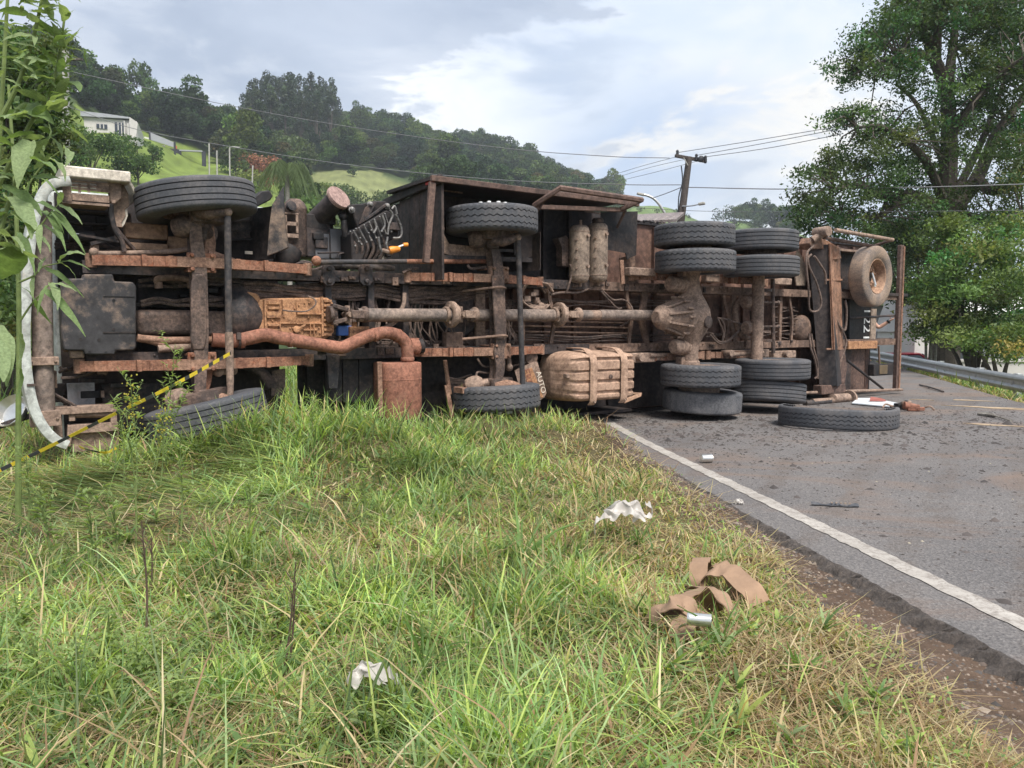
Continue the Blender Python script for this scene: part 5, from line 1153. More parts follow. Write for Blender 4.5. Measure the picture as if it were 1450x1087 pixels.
# ---- fuel tank
ft = empty('fuel_tank', (0, 0, 0), 0, truck); A0 = t(784, 572, .12); A1 = t(881, 495, .12)
u0, u1, z0, z1 = A0.x, A1.x, A0.z+.02, A1.z; w0, w1 = .42, -.16
ug, zg = (u1-u0), (z1-z0); g = []
NU, NZ = 25, 47
def rr(q): return max(0, 1-(max(0, abs(q)-.80)/.20)**2.2)
for i in range(NU):
    row = []; a = -1+2*i/(NU-1)
    for j in range(NZ):
        c_ = -1+2*j/(NZ-1); s_ = min(math.sqrt(max(0, rr(a))), math.sqrt(max(0, rr(c_))))
        k = (c_+1)/2*4.6+.2; rib = .026*(1 if .20 < (k % 1) else 0)*(1 if abs(a) < .93 else .4)
        a2, c2 = a*(1-.09*abs(c_)**5), c_*(1-.13*abs(a)**7); row.append(tl(u0+ug*(a2+1)/2, w1+(w0-w1)*(.35+.65*s_) + rib*s_, z0+zg*(c2+1)/2))
    g.append(row)
b = MB(); b.sheet(g); b.sheet([[Vector((p.x, -w1, p.z)) for p in r] for r in g])
for seq in ([g[0][j] for j in range(NZ)], [g[-1][j] for j in range(NZ)], [r[0] for r in g], [r[-1] for r in g]): b.sheet([[p, Vector((p.x, -w1, p.z))] for p in seq])
b.build('tank_shell', M['tank'], ft, 60)
for uu in (u0+ug*.30, u0+ug*.745):
    pts = [tl(uu, -.1, z1+.035), tl(uu, .28, z1+.03), tl(uu, w0-.02, z1-.03), tl(uu, w0+.045, z1-.10), tl(uu, w0+.05, (z0+z1)/2), tl(uu, w0+.045, z0+.05), tl(uu, w0-.0, z0-.02)]
    cp = crv(pts, 4); b = MB(); b.sheet([[p+Vector((-.05, 0, 0)), p+Vector((-.03, -.02, 0)), p+Vector((.03, -.02, 0)), p+Vector((.05, 0, 0))] for p in cp]); b.build('tank_strap', M['tank'], ft, 38, 0, 2, .012)
    b = MB(); b.lathe([(.018, 0), (.018, .02)], tl(uu, w0+.06, z0+.02), (0, -1, 0), 6); b.build('strap_bolt', M['dust'], ft)
b = MB(); b.lathe([(.028, 0), (.028, .02), (.015, .025)], tl(u0+ug*.56, w0+.02, (z0+z1)/2+.0), (0, -1, 0), 12); b.build('tank_plug', M['axle'], ft)
b = MB(); b.span(tl(u0+.0, w0-.12, z0+zg*.50), tl(u0+.10, w0-.05, z0+zg*.58)); b.build('tank_bracket', M['dust'], ft, 38, .006)
b = MB(); b.sheet([[t(880, 566, .15), t(884, 571, .2)], [t(908, 556, .2), t(908, 561, .25)]]); b.bar(t(884, 556, .1), t(908, 557, .1), .02, .02); P(b, 'bent_bracket', 'tan', solid=.01)

# ---- wiring harness and pipes along the frame
b = MB()
for i in range(20):
    y0 = 404+R_.uniform(-3, 8); pts = [t(x, y0+2+7*math.sin(x*.013+i*.8)+R_.uniform(-2.5, 2.5)+(9 if 560 < x < 640 else 3), -.14+R_.uniform(-.03, .03)) for x in range(345, 700, 32)]
    b.tube(crv(pts, 4), R_.uniform(.008, .017), 6, False)
P(b, 'wiring_harness', 'hose')['kind'] = 'stuff'
b = MB()
for i in range(8):
    y0 = 486+R_.uniform(-2, 6); pts = [t(x, y0+3*math.sin(x*.02+i)+R_.uniform(-1.5, 1.5), -.18) for x in range(480, 700, 30)]
    b.tube(crv(pts, 4), R_.uniform(.008, .015), 6, False)
P(b, 'wiring_harness', 'hose')['kind'] = 'stuff'
b = MB()
for i in range(40):
    x = R_.choice((575, 545, 470, 690, 720, 585, 598, 612, 622, 632, 655, 500, 530)); y = R_.uniform(415, 430)
    b.tube(crv([t(x+R_.uniform(-8, 8), y, -.2), t(x+R_.uniform(-8, 8), 455, -.16), t(x+R_.uniform(-4, 12), 478, -.15), t(x+R_.uniform(-6, 14), 490, -.18)]), R_.uniform(.007, .014), 6, False)
P(b, 'loose_cables', 'hose')['kind'] = 'stuff'
b = MB(); cc = t(756, 418, -.05)
for k in range(5): b.tube([cc+Vector(((.16+.03*k*.5)*math.cos(a)*1.1+R_.uniform(-.01, .01), -.02*k, (.12+.012*k)*math.sin(a)+R_.uniform(-.01, .01))) for a in np.linspace(.3, 5.5, 18)], .012, 6, False)
for k in range(7): b.box(cc+Vector((R_.uniform(-.15, .06), R_.uniform(-.05, .02), R_.uniform(-.08, .06))), (R_.uniform(.03, .09), .05, R_.uniform(.03, .08)))
P(b, 'cable_loop', 'dust')
b = MB()
for y, w_ in ((455, -.3), (462, -.28), (470, -.3)): b.tube([t(716, y-1, w_), t(890, y+2, w_)], .012, 6)
b.tube(crv([t(655, 480, .15), t(690, 477, .3), t(712, 475, .36), t(718, 476, .34)]), .016, 7); b.tube(crv([t(655, 412, .1), t(690, 408, .3), t(708, 406, .36), t(716, 408, .34)]), .014, 7)
P(b, 'brake_pipe', 'rail')
b = MB()
for x in (520, 545, 610, 622): b.span(t(x, 410, -.28), t(x+7, 492, -.32))
P(b, 'frame_stay', 'rail_dark')
b = MB(); b.span(tl(1.95, -.43, .2), tl(3.3, -.47, 1.72)); P(b, 'rear_cab_panel', 'black')

# ---- tail: outrigger column, spare wheel, rear frame
col = empty('outrigger_column', (0, 0, 0), 0, truck)
ct, cbm = t(1161, 348, .12), t(1178, 548, .12)
b = MB()
for a_, c_, m in (((1143, 348, 1172, 348), (1160, 548, 1186, 548), 'soot'),):
    b.add([t(1144, 346, .02), t(1172, 346, .20), t(1190, 350, -.05), t(1168, 346, -.3), t(1160, 545, .02), t(1186, 547, .20), t(1200, 545, -.05), t(1180, 540, -.3)], [(0, 1, 5, 4), (1, 2, 6, 5), (2, 3, 7, 6), (3, 0, 4, 7), (0, 3, 2, 1), (4, 5, 6, 7)])
b.build('column_beam', M['soot'], col, 38, .006)
b = MB(); b.add([t(1173, 346, .215), t(1189, 350, .05), t(1194, 494, .05), t(1178, 494, .215), t(1173, 346, .195), t(1189, 350, .03), t(1194, 494, .03), t(1178, 494, .195)], [(0, 1, 2, 3), (4, 7, 6, 5), (0, 4, 5, 1), (1, 5, 6, 2), (2, 6, 7, 3), (3, 7, 4, 0)]); b.build('rust_face', M['rustpost'], col)
b = MB(); b.bar(t(1174, 345, .22), t(1181, 495, .22), .02, .025, (0, 1, 0)); b.bar(t(1170, 396, .23), t(1192, 396, .06), .02, .03); b.bar(t(1170, 494, .23), t(1195, 494, .06), .02, .03); b.build('column_edge', M['rustpost'], col, 38, .003)
b = MB(); b.prism([t(x, y, .16) for x, y in ((1146, 344), (1150, 336), (1168, 338), (1188, 350), (1192, 366), (1180, 368), (1165, 352), (1150, 352))], (0, .2, 0)); b.build('column_head', M['rustpost'], col, 38, .01)
b = MB(); b.prism([t(x, y, .1) for x, y in ((1172, 494), (1196, 494), (1200, 520), (1196, 546), (1176, 548))], (0, .2, 0)); b.build('column_shoe', M['post'], col, 38, .01)
b = MB(); b.span(t(1164, 546, .14), t(1184, 555, -.02)); b.span(t(1174, 548, .12), t(1188, 562, .0)); b.build('column_foot', M['post'], col, 38, .008)
b = MB(); b.tube([t(1150, 569, .35), t(1178, 567, .35), t(1179, 564, .35), t(1200, 563, .35)], [.05, .05, .075, .075], 14); b.lathe([(.13, 0), (.13, .04), (.09, .06)], t(1202, 564, .35), (1, 0, 0), 20); b.build('outrigger_leg', M['dust'], col)
b = MB(); b.tube([t(1140, 571, .36), t(1175, 568, .36)], .045, 12); b.build('outrigger_rod', M['rod'], col)
b = MB(); b.tube(crv([t(1152, 348, .2), t(1143, 358, .24), t(1142, 378, .25), t(1145, 410, .25), t(1146, 436, .22), t(1152, 441, .22), t(1160, 438, .25), t(1163, 425, .26), t(1156, 400, .26), t(1146, 378, .25), t(1144, 366, .25), t(1149, 360, .25)]), .016, 7)
b.tube(crv([t(1146, 472, .2), t(1148, 492, .22), t(1154, 510, .22), t(1157, 530, .2), t(1154, 536, .18)]), .017, 7); b.tube(crv([t(1149, 472, .2), t(1152, 492, .22), t(1158, 515, .22), t(1158, 536, .2)]), .013, 7)
b.tube(crv([t(1153, 362, .26), t(1160, 372, .27), t(1168, 386, .27), t(1169, 402, .25)]), .018, 7)
b.tube(crv([t(1180, 430, .1), t(1184, 452, .12), t(1194, 470, .1), t(1198, 482, .1), t(1196, 496, .1), t(1190, 512, .1), t(1190, 524, .1)]), .015, 7); b.tube(crv([t(1183, 450, .08), t(1190, 463, .1), t(1197, 466, .1), t(1199, 440, .08), t(1197, 425, .05)]), .018, 7); b.tube(crv([t(1184, 478, .1), t(1187, 486, .1), t(1184, 494, .1)]), .013, 7)
b.build('hydraulic_hose', M['hose'], col)
b = MB(); b.lathe([(.001, .02), (.075, .01), (.08, -.02), (.075, -.25)], t(1173, 327, .35), (-.1, -1, 0), 20); b.build('cylinder_cap', M['dust'], col)
b = MB(); b.tube([t(1150, 340, .15), t(1160, 334, .2), t(1172, 329, .28)], .055, 12); b.build('cylinder_tube', M['dust'], col)
b = MB(); b.lathe([(.001, 0), (.12, -.01), (.14, -.12), (.14, -.3)], t(1190, 466, -.1), (.4, -1, 0), 20); P(b, 'small_reservoir', 'axle')
# rear guard bars at the top
b = MB(); b.tube([t(1183, 325.5, .35), t(1264, 339.5, .35)], .032, 10); P(b, 'rear_guard_bar', 'dust')
b = MB(); b.tube([t(1166, 336, .25), t(1240, 349, .25)], .028, 10); P(b, 'rear_guard_bar', 'post')
b = MB(); b.tube([t(1264, 339.5, .35), t(1240, 347, .05)], .024, 8); P(b, 'guard_strut', 'post')
b = MB(); b.span(tl(9.55, -.1, 2.44), tl(11.8, -.3, 2.48)); P(b, 'top_sill', 'dust', .006)
for a_, c_ in ((1174, 1186), (1188, 1204), (1206, 1220)): b = MB(); b.span(t(a_, 353, -.25), t(c_, 410, -.28)); P(b, 'tail_panel', 'soot' if a_ != 1188 else 'rail_dark')
b = MB(); b.prism([t(1130, 352, -.1), t(1143, 380, -.1), t(1140, 404, -.1), t(1128, 404, -.1), t(1124, 372, -.1)], (0, .02, 0)); P(b, 'pale_bracket', 'airtank')
# spare wheel lying under the tail, face outwards
sp = empty('spare_wheel', t(1233, 391.5, .22), 0, truck); sp['label'] = 'dusty tan spare wheel slung under the tail'
spt = TY[('bald', 0)].copy(); spt.name = 'spare_tyre'; spt.materials[0] = M['tyre_dusty']
Ms = Matrix.Rotation(math.radians(90), 4, 'X') @ Matrix.Rotation(.2, 4, 'Z')
Ms = Matrix.Rotation(math.radians(4), 4, 'Z') @ Ms @ Matrix.Scale(.97, 4)
link('tyre', spt, sp, Ms); rs = RIM.copy(); rs.materials[0] = M['tan']; link('rim', rs, sp, Ms)
b = MB(); b.lathe([(.09, 0), (.09, .02)], n=20); link('hub_disc', b.mesh('hub_disc', M['black']), sp, Ms @ Matrix.Translation((0, 0, -.05)))
b = MB(); b.box((0, 0, 0), (.05, .035, .05)); b.tube([(0, -.02, 0), (0, .05, .2)], .02, 8); link('carrier_clamp', b.mesh('carrier_clamp', M['chrome']), sp, Matrix.Translation((.03, -.05, -.14)))
# tail post and cross bars
b = MB(); b.span(tl(12.60, .04, .05), tl(12.70, -.03, 2.62)); P(b, 'tail_post', 'post', .008)
b = MB(); b.span(tl(12.67, .042, .06), tl(12.715, .052, 2.6)); P(b, 'post_flange', 'rustpost', .003)
b = MB(); b.span(t(1202, 483, .02), t(1237, 493, -.05)); P(b, 'rail_end', 'gear', .006)
b = MB(); b.tube([t(1203, 450, -.05), t(1278, 446, -.05)], .018, 8); P(b, 'tail_rod', 'rail_dark')
b = MB(); b.span(t(1245, 414, .03), t(1279, 420, -.06)); P(b, 'tail_cross_bar', 'soot', .006)
b = MB(); b.span(tl(10.9, -.12, .88), tl(12.7, -.16, .99)); P(b, 'tail_sill', 'rail_dark', .005)
b = MB(); b.prism([t(x, y, -.08) for x, y in ((1203, 425), (1236, 425), (1236, 482), (1203, 482))], (0, .02, 0)); P(b, 'plate_panel', 'black')
b = MB(); b.span(t(1234, 437, -.05), t(1237.5, 482, -.08)); P(b, 'pale_batten', 'airtank')
b = MB(); b.span(t(1186, 425, -.2), t(1204, 482, -.23)); P(b, 'tail_panel', 'soot')
text('1221', 'stencil_number', .30, t(1227.5, 459, -.07), (Matrix.Rotation(math.radians(90), 3, 'Y') @ Matrix.Rotation(math.pi/2, 3, 'X')).to_euler(), 'white')
b = MB(); b.tube([t(1244, 490, -.05), t(1245.5, 517, -.05)], .018, 8); P(b, 'lamp_stem', 'rail')
b = MB(); b.span(t(1238, 516, .0), t(1256, 530, -.12)); P(b, 'tail_lamp', 'black', .012)
b = MB(); b.span(t(1246, 517, .012), t(1255.5, 529, -.004)); P(b, 'lamp_lens', plain('amber_smoked_lens', (.12, .085, .05), .3), .006)
for (x0, x1, m) in ((1194, 1205, 'rail_dark'), (1206, 1220, 'post')): b = MB(); b.span(t(x0, 492, -.15), t(x1, 553, -.19)); P(b, 'rear_side_panel', m)
b = MB(); b.span(tl(9.3, -.2, .13), tl(9.85, -.23, .87)); P(b, 'rear_side_panel', 'rail_dark')
b = MB(); b.tube([t(1199, 510, .05), t(1250, 550, .05)], .022, 8); P(b, 'diagonal_stay', 'black')
b = MB(); b.tube([t(1140, 556, .05), t(1200, 554, .05), t(1275, 551.5, .05), t(1278, 551.5, .05)], [.024, .028, .026, .018], 8); P(b, 'lower_guard_bar', 'dust')

# grease lines, clips and small brackets packed between the rails and round the cab floor
def run(x0, x1, y, w, n, amp, r, name='air_line', m='cable', seed=0):
    rr_ = random.Random(seed); b = MB()
    for k in range(n):
        yy = y+k*rr_.uniform(1.5, 3.2); b.tube(crv([t(x, yy+rr_.uniform(-amp, amp), w+rr_.uniform(-.03, .03)) for x in np.linspace(x0, x1, 7)], 4), r*rr_.uniform(.7, 1.3), 6)
    o = P(b, name, m); o['kind'] = 'stuff'
run(196, 345, 395, -.10, 4, 3, .012, 'engine_lines', 'cable', 1); run(200, 340, 425, -.08, 3, 3, .014, 'engine_lines', 'hose', 2)
run(700, 960, 425, -.2, 4, 2.5, .010, 'frame_lines', 'hose', 3); run(700, 950, 476, -.2, 3, 2.5, .011, 'frame_lines', 'cable', 4); run(1000, 1140, 470, -.12, 3, 3, .009, 'frame_lines', 'hose', 5)
run(415, 500, 372, -.1, 4, 4, .014, 'crane_lines', 'cable', 6); run(78, 180, 345, -.25, 4, 5, .014, 'cab_lines', 'cable', 7); run(84, 150, 520, -.15, 3, 5, .012, 'cab_lines', 'hose', 8)
rb = random.Random(9)
for k in range(46):
    x = rb.uniform(440, 1130); up_ = rb.random() < .5; y = (392+(x-440)*.030 if up_ else 497-(x-440)*.016)+rb.uniform(-3, 3)
    if abs(x-706) < 22 or 780 < x < 890 and not up_: continue
    b = MB(); c = t(x, y, .01); b.box(c, (rb.uniform(.03, .10), .03, rb.uniform(.03, .09))); b.lathe([(.012, 0), (.012, .012)], c+Vector((0, -.014, 0)), (0, -1, 0), 6); P(b, 'rail_clip', rb.choice(('rail', 'rail_dark', 'axle')), .004)
for k in range(16):
    x = rb.uniform(80, 180); y = rb.uniform(300, 392) if k < 9 else rb.uniform(512, 570); b = MB(); c = t(x, y, rb.uniform(-.34, -.2)); b.box(c, (rb.uniform(.06, .22), .08, rb.uniform(.03, .12))); P(b, 'cab_bracket', rb.choice(('rail_dark', 'axle', 'black')), .008)
for k in range(14):
    x = rb.uniform(430, 556); y = rb.uniform(312, 372); b = MB(); c = t(x, y, rb.uniform(-.5, -.3)); b.box(c, (rb.uniform(.06, .2), .10, rb.uniform(.04, .16))); P(b, 'machine_bracket', rb.choice(('rail_dark', 'black', 'soot')), .01)

# ================================================================== big tree and bushes on the right
bt = empty('spreading_tree', (0, 0, 0)); tag(bt, 'big spreading tree with dark forked limbs beyond the guardrail', 'tree')
tb = at(1335, 530, 24); tb.z = -1.25; bt.location = tb
def rel(px, py, y): return at(px, py, y) - tb
lim = [([(1335, 540, 24), (1338, 480, 24), (1342, 420, 24), (1345, 340, 24), (1352, 290, 24)], .46, .34),
       ([(1345, 335, 24), (1342, 270, 23.8), (1344, 200, 23.6), (1340, 130, 23.5), (1322, 80, 23.4), (1308, 40, 23.4), (1296, -10, 23.2)], .30, .09),
       ([(1341, 135, 23.5), (1346, 90, 23.8), (1352, 40, 24), (1350, -20, 24)], .17, .07), ([(1325, 82, 23.4), (1328, 40, 23), (1330, -10, 23)], .15, .06),
       ([(1352, 292, 24), (1378, 262, 24.3), (1396, 225, 24.6), (1410, 190, 24.8), (1440, 150, 25), (1475, 100, 25)], .26, .08),
       ([(1385, 255, 24), (1405, 270, 23.5), (1435, 255, 23), (1465, 225, 22.5)], .18, .07),
       ([(1345, 320, 24), (1320, 290, 23.6), (1290, 275, 23.2), (1250, 278, 22.8), (1215, 262, 22.5), (1180, 268, 22.2)], .20, .05),
       ([(1340, 300, 24), (1318, 240, 23), (1290, 205, 22.4), (1250, 180, 22), (1215, 180, 22)], .15, .04),
       ([(1322, 85, 23.4), (1290, 72, 23), (1258, 85, 22.6), (1225, 95, 22.4)], .12, .035), ([(1343, 200, 23.6), (1375, 150, 23), (1410, 110, 22.6), (1450, 80, 22)], .14, .04),
       ([(1290, 275, 23.2), (1245, 305, 22.6), (1190, 305, 22)], .10, .03), ([(1350, 300, 24), (1400, 310, 22.8), (1460, 300, 22)], .15, .05),
       ([(1345, 280, 24), (1335, 230, 25.5), (1300, 150, 26), (1270, 120, 26)], .14, .04), ([(1350, 280, 24), (1390, 200, 26), (1420, 120, 26.5), (1440, 40, 26.5)], .14, .04)]
b = MB(); tips = []
for pts_, r0, r1 in lim:
    c = crv([rel(*p) for p in pts_], 5); b.tube(c, list(np.linspace(r0, r1, len(c))), 9, False); tips += [c[int(len(c)*k)] for k in (.55, .7, .85)] + [c[-1]]
blobs = [(1330, 10, 90, 46, 23.5), (1258, 84, 56, 34, 22.6), (1208, 94, 34, 24, 22.4), (1238, 52, 40, 24, 22.8), (1410, 50, 80, 60, 24.5), (1290, 52, 52, 34, 24), (1262, 172, 66, 32, 22.6), (1204, 172, 34, 24, 22.4), (1372, 140, 54, 34, 23), (1440, 130, 54, 50, 24), (1310, 222, 66, 30, 23), (1226, 236, 66, 34, 22.4), (1176, 262, 46, 32, 22.2), (1142, 286, 32, 22, 22), (1268, 290, 76, 36, 23.2), (1196, 312, 62, 24, 22.2), (1404, 238, 60, 34, 23), (1445, 300, 52, 44, 22.8), (1340, 300, 56, 28, 23.4), (1410, 170, 60, 40, 26), (1150, 310, 34, 16, 22), (1300, 112, 34, 18, 22.4), (1330, 180, 44, 26, 24), (1440, 10, 60, 50, 24), (1400, 96, 46, 34, 23), (1446, 70, 44, 40, 24), (1448, 205, 40, 44, 23), (1385, 20, 50, 30, 23), (1290, 8, 50, 26, 23), (1262, 326, 50, 16, 22.6)]
rg = np.random.default_rng(21); cl = []
for (cx, cy, rx, ry, y) in blobs:
    k = int(rx*ry/86); 
    for _ in range(k):
        a, q = rg.random()*6.283, math.sqrt(rg.random()); cl.append((cx+rx*q*math.cos(a), cy+ry*q*math.sin(a), y+rg.normal()*.9))
cl = np.array([rel(*p) for p in cl]); Cn, Cl, Up = [], [], []
for c in cl:
    tip = min(tips, key=lambda p: (p-Vector(c)).length)
    if rg.random() < .55: b.tube([tip, (tip+Vector(c))/2+Vector(rg.normal(size=3))*.12, Vector(c)], [.035, .022, .010], 4, False)
    n = int(rg.integers(90, 205)); r = rg.uniform(.24, .52); v = np.clip(rg.normal(size=(n, 3)), -1.9, 1.9)*np.array([r, r, r*.60])*.60; Cn.append(c+v)
    tone = np.clip(1.08+.38*rg.normal(), .5, 2.0); Cl.append(np.array([.062*(1+.2*rg.normal()), .100, .038])*tone*(1+.2*rg.normal(size=(n, 1))))
b.build('trunk', M['bark'], bt)
Cn = np.concatenate(Cn); Cl = np.clip(np.concatenate(Cl), .008, 1); up = np.tile([0, 0, 1.0], (len(Cn), 1))
V, F_, c = cards(Cn, .105*(.6+.8*rg.random(len(Cn))), .42, up, rg, Cl, .15); link('crown', npmesh('spreading_crown', V, F_, M['leaf'], c), bt)
def px_tree(name, label, blobs, base, colr, seed, leaf=.16, dens=62, cat='tree', group=None, stems=None, per=(60, 120)):
    rg = np.random.default_rng(seed); o = at(*base); o.z = float(terrain_z(o.x, o.y)) if base[2] < 100 else o.z; e = empty(name, o); tag(e, label, cat, group); sc_ = base[2]/24
    Cn, Cl = [], []; b = MB()
    for (cx, cy, rx, ry, y) in blobs:
        top = at(cx, cy, y)-o; b.tube(crv([(rg.normal()*.1, 0, -.2), Vector((top.x*.35, top.y*.4, top.z*.45)), top], 4), list(np.linspace(.10*sc_, .02, 9)), 6)
        for _ in range(max(4, int(rx*ry/dens))):
            a, q = rg.random()*6.283, math.sqrt(rg.random()); c = np.array(at(cx+rx*q*math.cos(a), cy+ry*q*math.sin(a), y+rg.normal()*.8*sc_)-o)
            n = int(rg.integers(*per)*1.9); r = rg.uniform(.28, .58)*sc_; Cn.append(c+np.clip(rg.normal(size=(n, 3)), -1.9, 1.9)*np.array([r, r, r*.55])*.6)
            tone = np.clip(1+.32*rg.normal(), .45, 1.8); Cl.append(np.array(colr)*np.array([1+.2*rg.normal(), 1, 1])*tone*(1+.2*rg.normal(size=(n, 1))))
    b.build('trunk', M['bark'], e); Cn = np.concatenate(Cn); Cl = np.clip(np.concatenate(Cl), .006, 1)
    V, F_, c = cards(Cn, leaf*.7*(.6+.8*rg.random(len(Cn))), .45, np.tile([0, 0, 1.0], (len(Cn), 1)), rg, Cl, .3); link('crown', npmesh(name+'_crown', V, F_, M['leaf'], c), e); return e
px_tree('leafy_tree', 'bright green leafy tree in front of the big trunk', [(1345, 345, 50, 34, 21), (1385, 380, 62, 44, 20.5), (1330, 400, 40, 40, 21), (1430, 360, 50, 50, 21), (1372, 440, 52, 34, 20.5), (1318, 450, 22, 34, 21.5), (1440, 430, 44, 40, 20)], (1378, 530, 20.5), (.112, .172, .056), 31, .15, 70)
px_tree('low_shrub', 'low yellow green shrub leaning over the guardrail at far right', [(1400, 478, 40, 20, 19), (1440, 478, 40, 28, 18.6), (1372, 472, 26, 22, 19.4)], (1415, 525, 19), (.115, .165, .052), 32, .13, 60, 'shrub')
px_tree('background_tree', 'dark tree behind the truck tail left of the big trunk', [(1300, 330, 40, 40, 30), (1290, 400, 34, 30, 30), (1322, 372, 30, 40, 31), (1250, 345, 44, 30, 31)], (1300, 500, 30), (.040, .065, .028), 33, .2, 70)
px_tree('hazy_tree', 'pale distant tree glimpsed between the spare wheel and the tail post', [(1262, 380, 30, 40, 60), (1300, 440, 30, 20, 55)], (1262, 470, 60), (.10, .14, .07), 34, .35, 60)
# fence sticks by the trunk
for k, (px, y0, y1) in enumerate([(1311, 478, 512), (1317, 480, 514), (1323, 488, 516), (1366, 512, 522), (1375, 510, 524), (1384, 509, 523)]):
    b = MB(); p0, p1 = at(px, y1, 22.5), at(px+R_.uniform(-2, 4), y0, 22.5); p0.z = -1.1; b.tube([p0, p0.lerp(p1, .5)+Vector((.03, 0, 0)), p1], .04, 6)
    tag(b.build('fence_stick', M['bark_pale'] if k < 3 else M['bark']), 'thin wooden stick standing near the trunk behind the guardrail', 'stick', 'fence sticks behind the guardrail')
# left edge trees behind the foreground shrub
px_tree('dense_bush', 'dense dark green bush filling the left edge behind the tall shrub', [(10, 120, 46, 70, 11), (50, 190, 46, 60, 12), (10, 260, 40, 70, 11), (60, 100, 24, 50, 12), (20, 360, 32, 60, 10.5), (5, 450, 26, 60, 10), (60, 235, 40, 24, 13)], (15, 560, 11), (.085, .13, .045), 41, .11, 56, 'bush', per=(40, 80))
px_tree('roadside_bush', 'green bush low on the left beyond the white bumper', [(12, 520, 20, 40, 12), (20, 420, 18, 40, 13)], (14, 560, 12), (.07, .115, .04), 42, .10, 50, 'bush', per=(40, 70))

# ------------------------------------------------------------------ guardrail, car, poles and wires
M['galv'] = plain('galvanised_steel', (.42, .43, .44), .45, .6, .15, 6); M['conc'] = plain('grey_concrete_pole', (.36, .35, .32), .9, 0, .2, 5, .3); M['pole_wood'] = dusty('tarred_pole_wood', (.05, .042, .04), (.12, .10, .09), .4, .65, 5, streak=(2, 2, .2))
def rail_pt(px, py, y): return at(px, py, y)
gl = crv([rail_pt(1520, 557, 11.7), rail_pt(1450, 544, 13.5), rail_pt(1370, 529, 16.6), rail_pt(1290, 513, 21), rail_pt(1229, 502, 26.3), rail_pt(1224, 505, 26.6), rail_pt(1219, 509, 26.2)], 6)
gr = empty('guardrail', (gl[6].x, gl[6].y, -.45)); tag(gr, 'galvanised steel guardrail along the far edge of the road', 'guardrail'); off = gr.location.copy()
sec = [(0, .15), (.045, .11), (.05, .075), (.0, .03), (0, -.03), (.05, -.075), (.045, -.11), (0, -.15)]
g = []
for i, p in enumerate(gl):
    d = (gl[min(i+1, len(gl)-1)]-gl[max(i-1, 0)]); d.z = 0; d.normalize(); nx_ = Vector((d.y, -d.x, 0)); nx_ = nx_ if nx_.dot(Vector((-1, -.3, 0))) > 0 else -nx_
    g.append([p-off+nx_*a+Vector((0, 0, z)) for a, z in sec])
b = MB(); b.sheet(g); b.build('beam', M['galv'], gr, 60, solid=.006)
for i in range(3, 25, 4):
    p = gl[i]-off; b = MB(); zz = float(terrain_z(gl[i].x, gl[i].y)); b.span(p+Vector((.06, .02, zz-gl[i].z-.3)), p+Vector((.16, .14, .16))); b.span(p+Vector((.0, .05, -.1)), p+Vector((.07, .10, .1))); b.build('guardrail_post', M['galv'], gr, 38, .006)
# red car beyond the rail
cc = at(1268, 505, 29); cc.z = -1.25; car = empty('parked_car', cc, -.32); tag(car, 'dark red car parked beyond the guardrail behind the truck tail', 'car')
M['car_red'] = plain('dark_red_car_paint', (.22, .015, .03), .25, 0, .05, 1, 0)
prof = [(-2.05, .35), (-2.1, .75), (-1.95, .92), (-1.25, 1.0), (-.65, 1.42), (.75, 1.45), (1.35, 1.05), (1.95, .9), (2.1, .6), (2.05, .35)]
b = MB(); g = []
for yy, k in ((-.80, .93), (-.84, 1), (-.5, 1.0), (.5, 1.0), (.84, 1), (.80, .93)): g.append([Vector((x*(1 if z < 1 else (.94 if abs(yy) > .7 else 1)), yy*(1 if z < 1.02 else .8), z*(k if z > 1.2 else 1))) for x, z in prof])
b.sheet(g); b.f.append(tuple(range(10))); b.f.append(tuple(len(b.v)-1-i for i in range(10))); b.build('body', M['car_red'], car, 50, .03)
for s_ in (-1, 1):
    b = MB(); b.prism([(-1.05, s_*.80, 1.0), (-.58, s_*.70, 1.36), (.68, s_*.70, 1.38), (1.15, s_*.80, 1.04)], (0, s_*.03, 0)); b.build('side_window', M['win'], car)
    for x in (-1.3, 1.3):
        w_ = empty('wheel', (x, s_*.76, .31), 0, car); b = MB(); b.lathe([(.18, -.09), (.29, -.10), (.315, -.06), (.315, .06), (.29, .10), (.18, .09)], axis=(0, 1, 0), n=24, closed=True); b.build('tyre', M['tyre'], w_)
        b = MB(); b.lathe([(.02, .03), (.1, .05), (.19, .08), (.19, -.08)], axis=(0, s_, 0), n=20); b.build('rim', M['chrome'], w_)
b = MB(); b.prism([(1.2, -.62, 1.08), (1.2, .62, 1.08), (.8, .55, 1.42), (.8, -.55, 1.42)], (.02, 0, .02)); b.build('windscreen', M['win'], car)
for s_ in (-.55, .55): b = MB(); b.box((-2.06, s_, .75), (.06, .3, .14)); b.build('tail_lamp', M['red'], car, 38, .01)
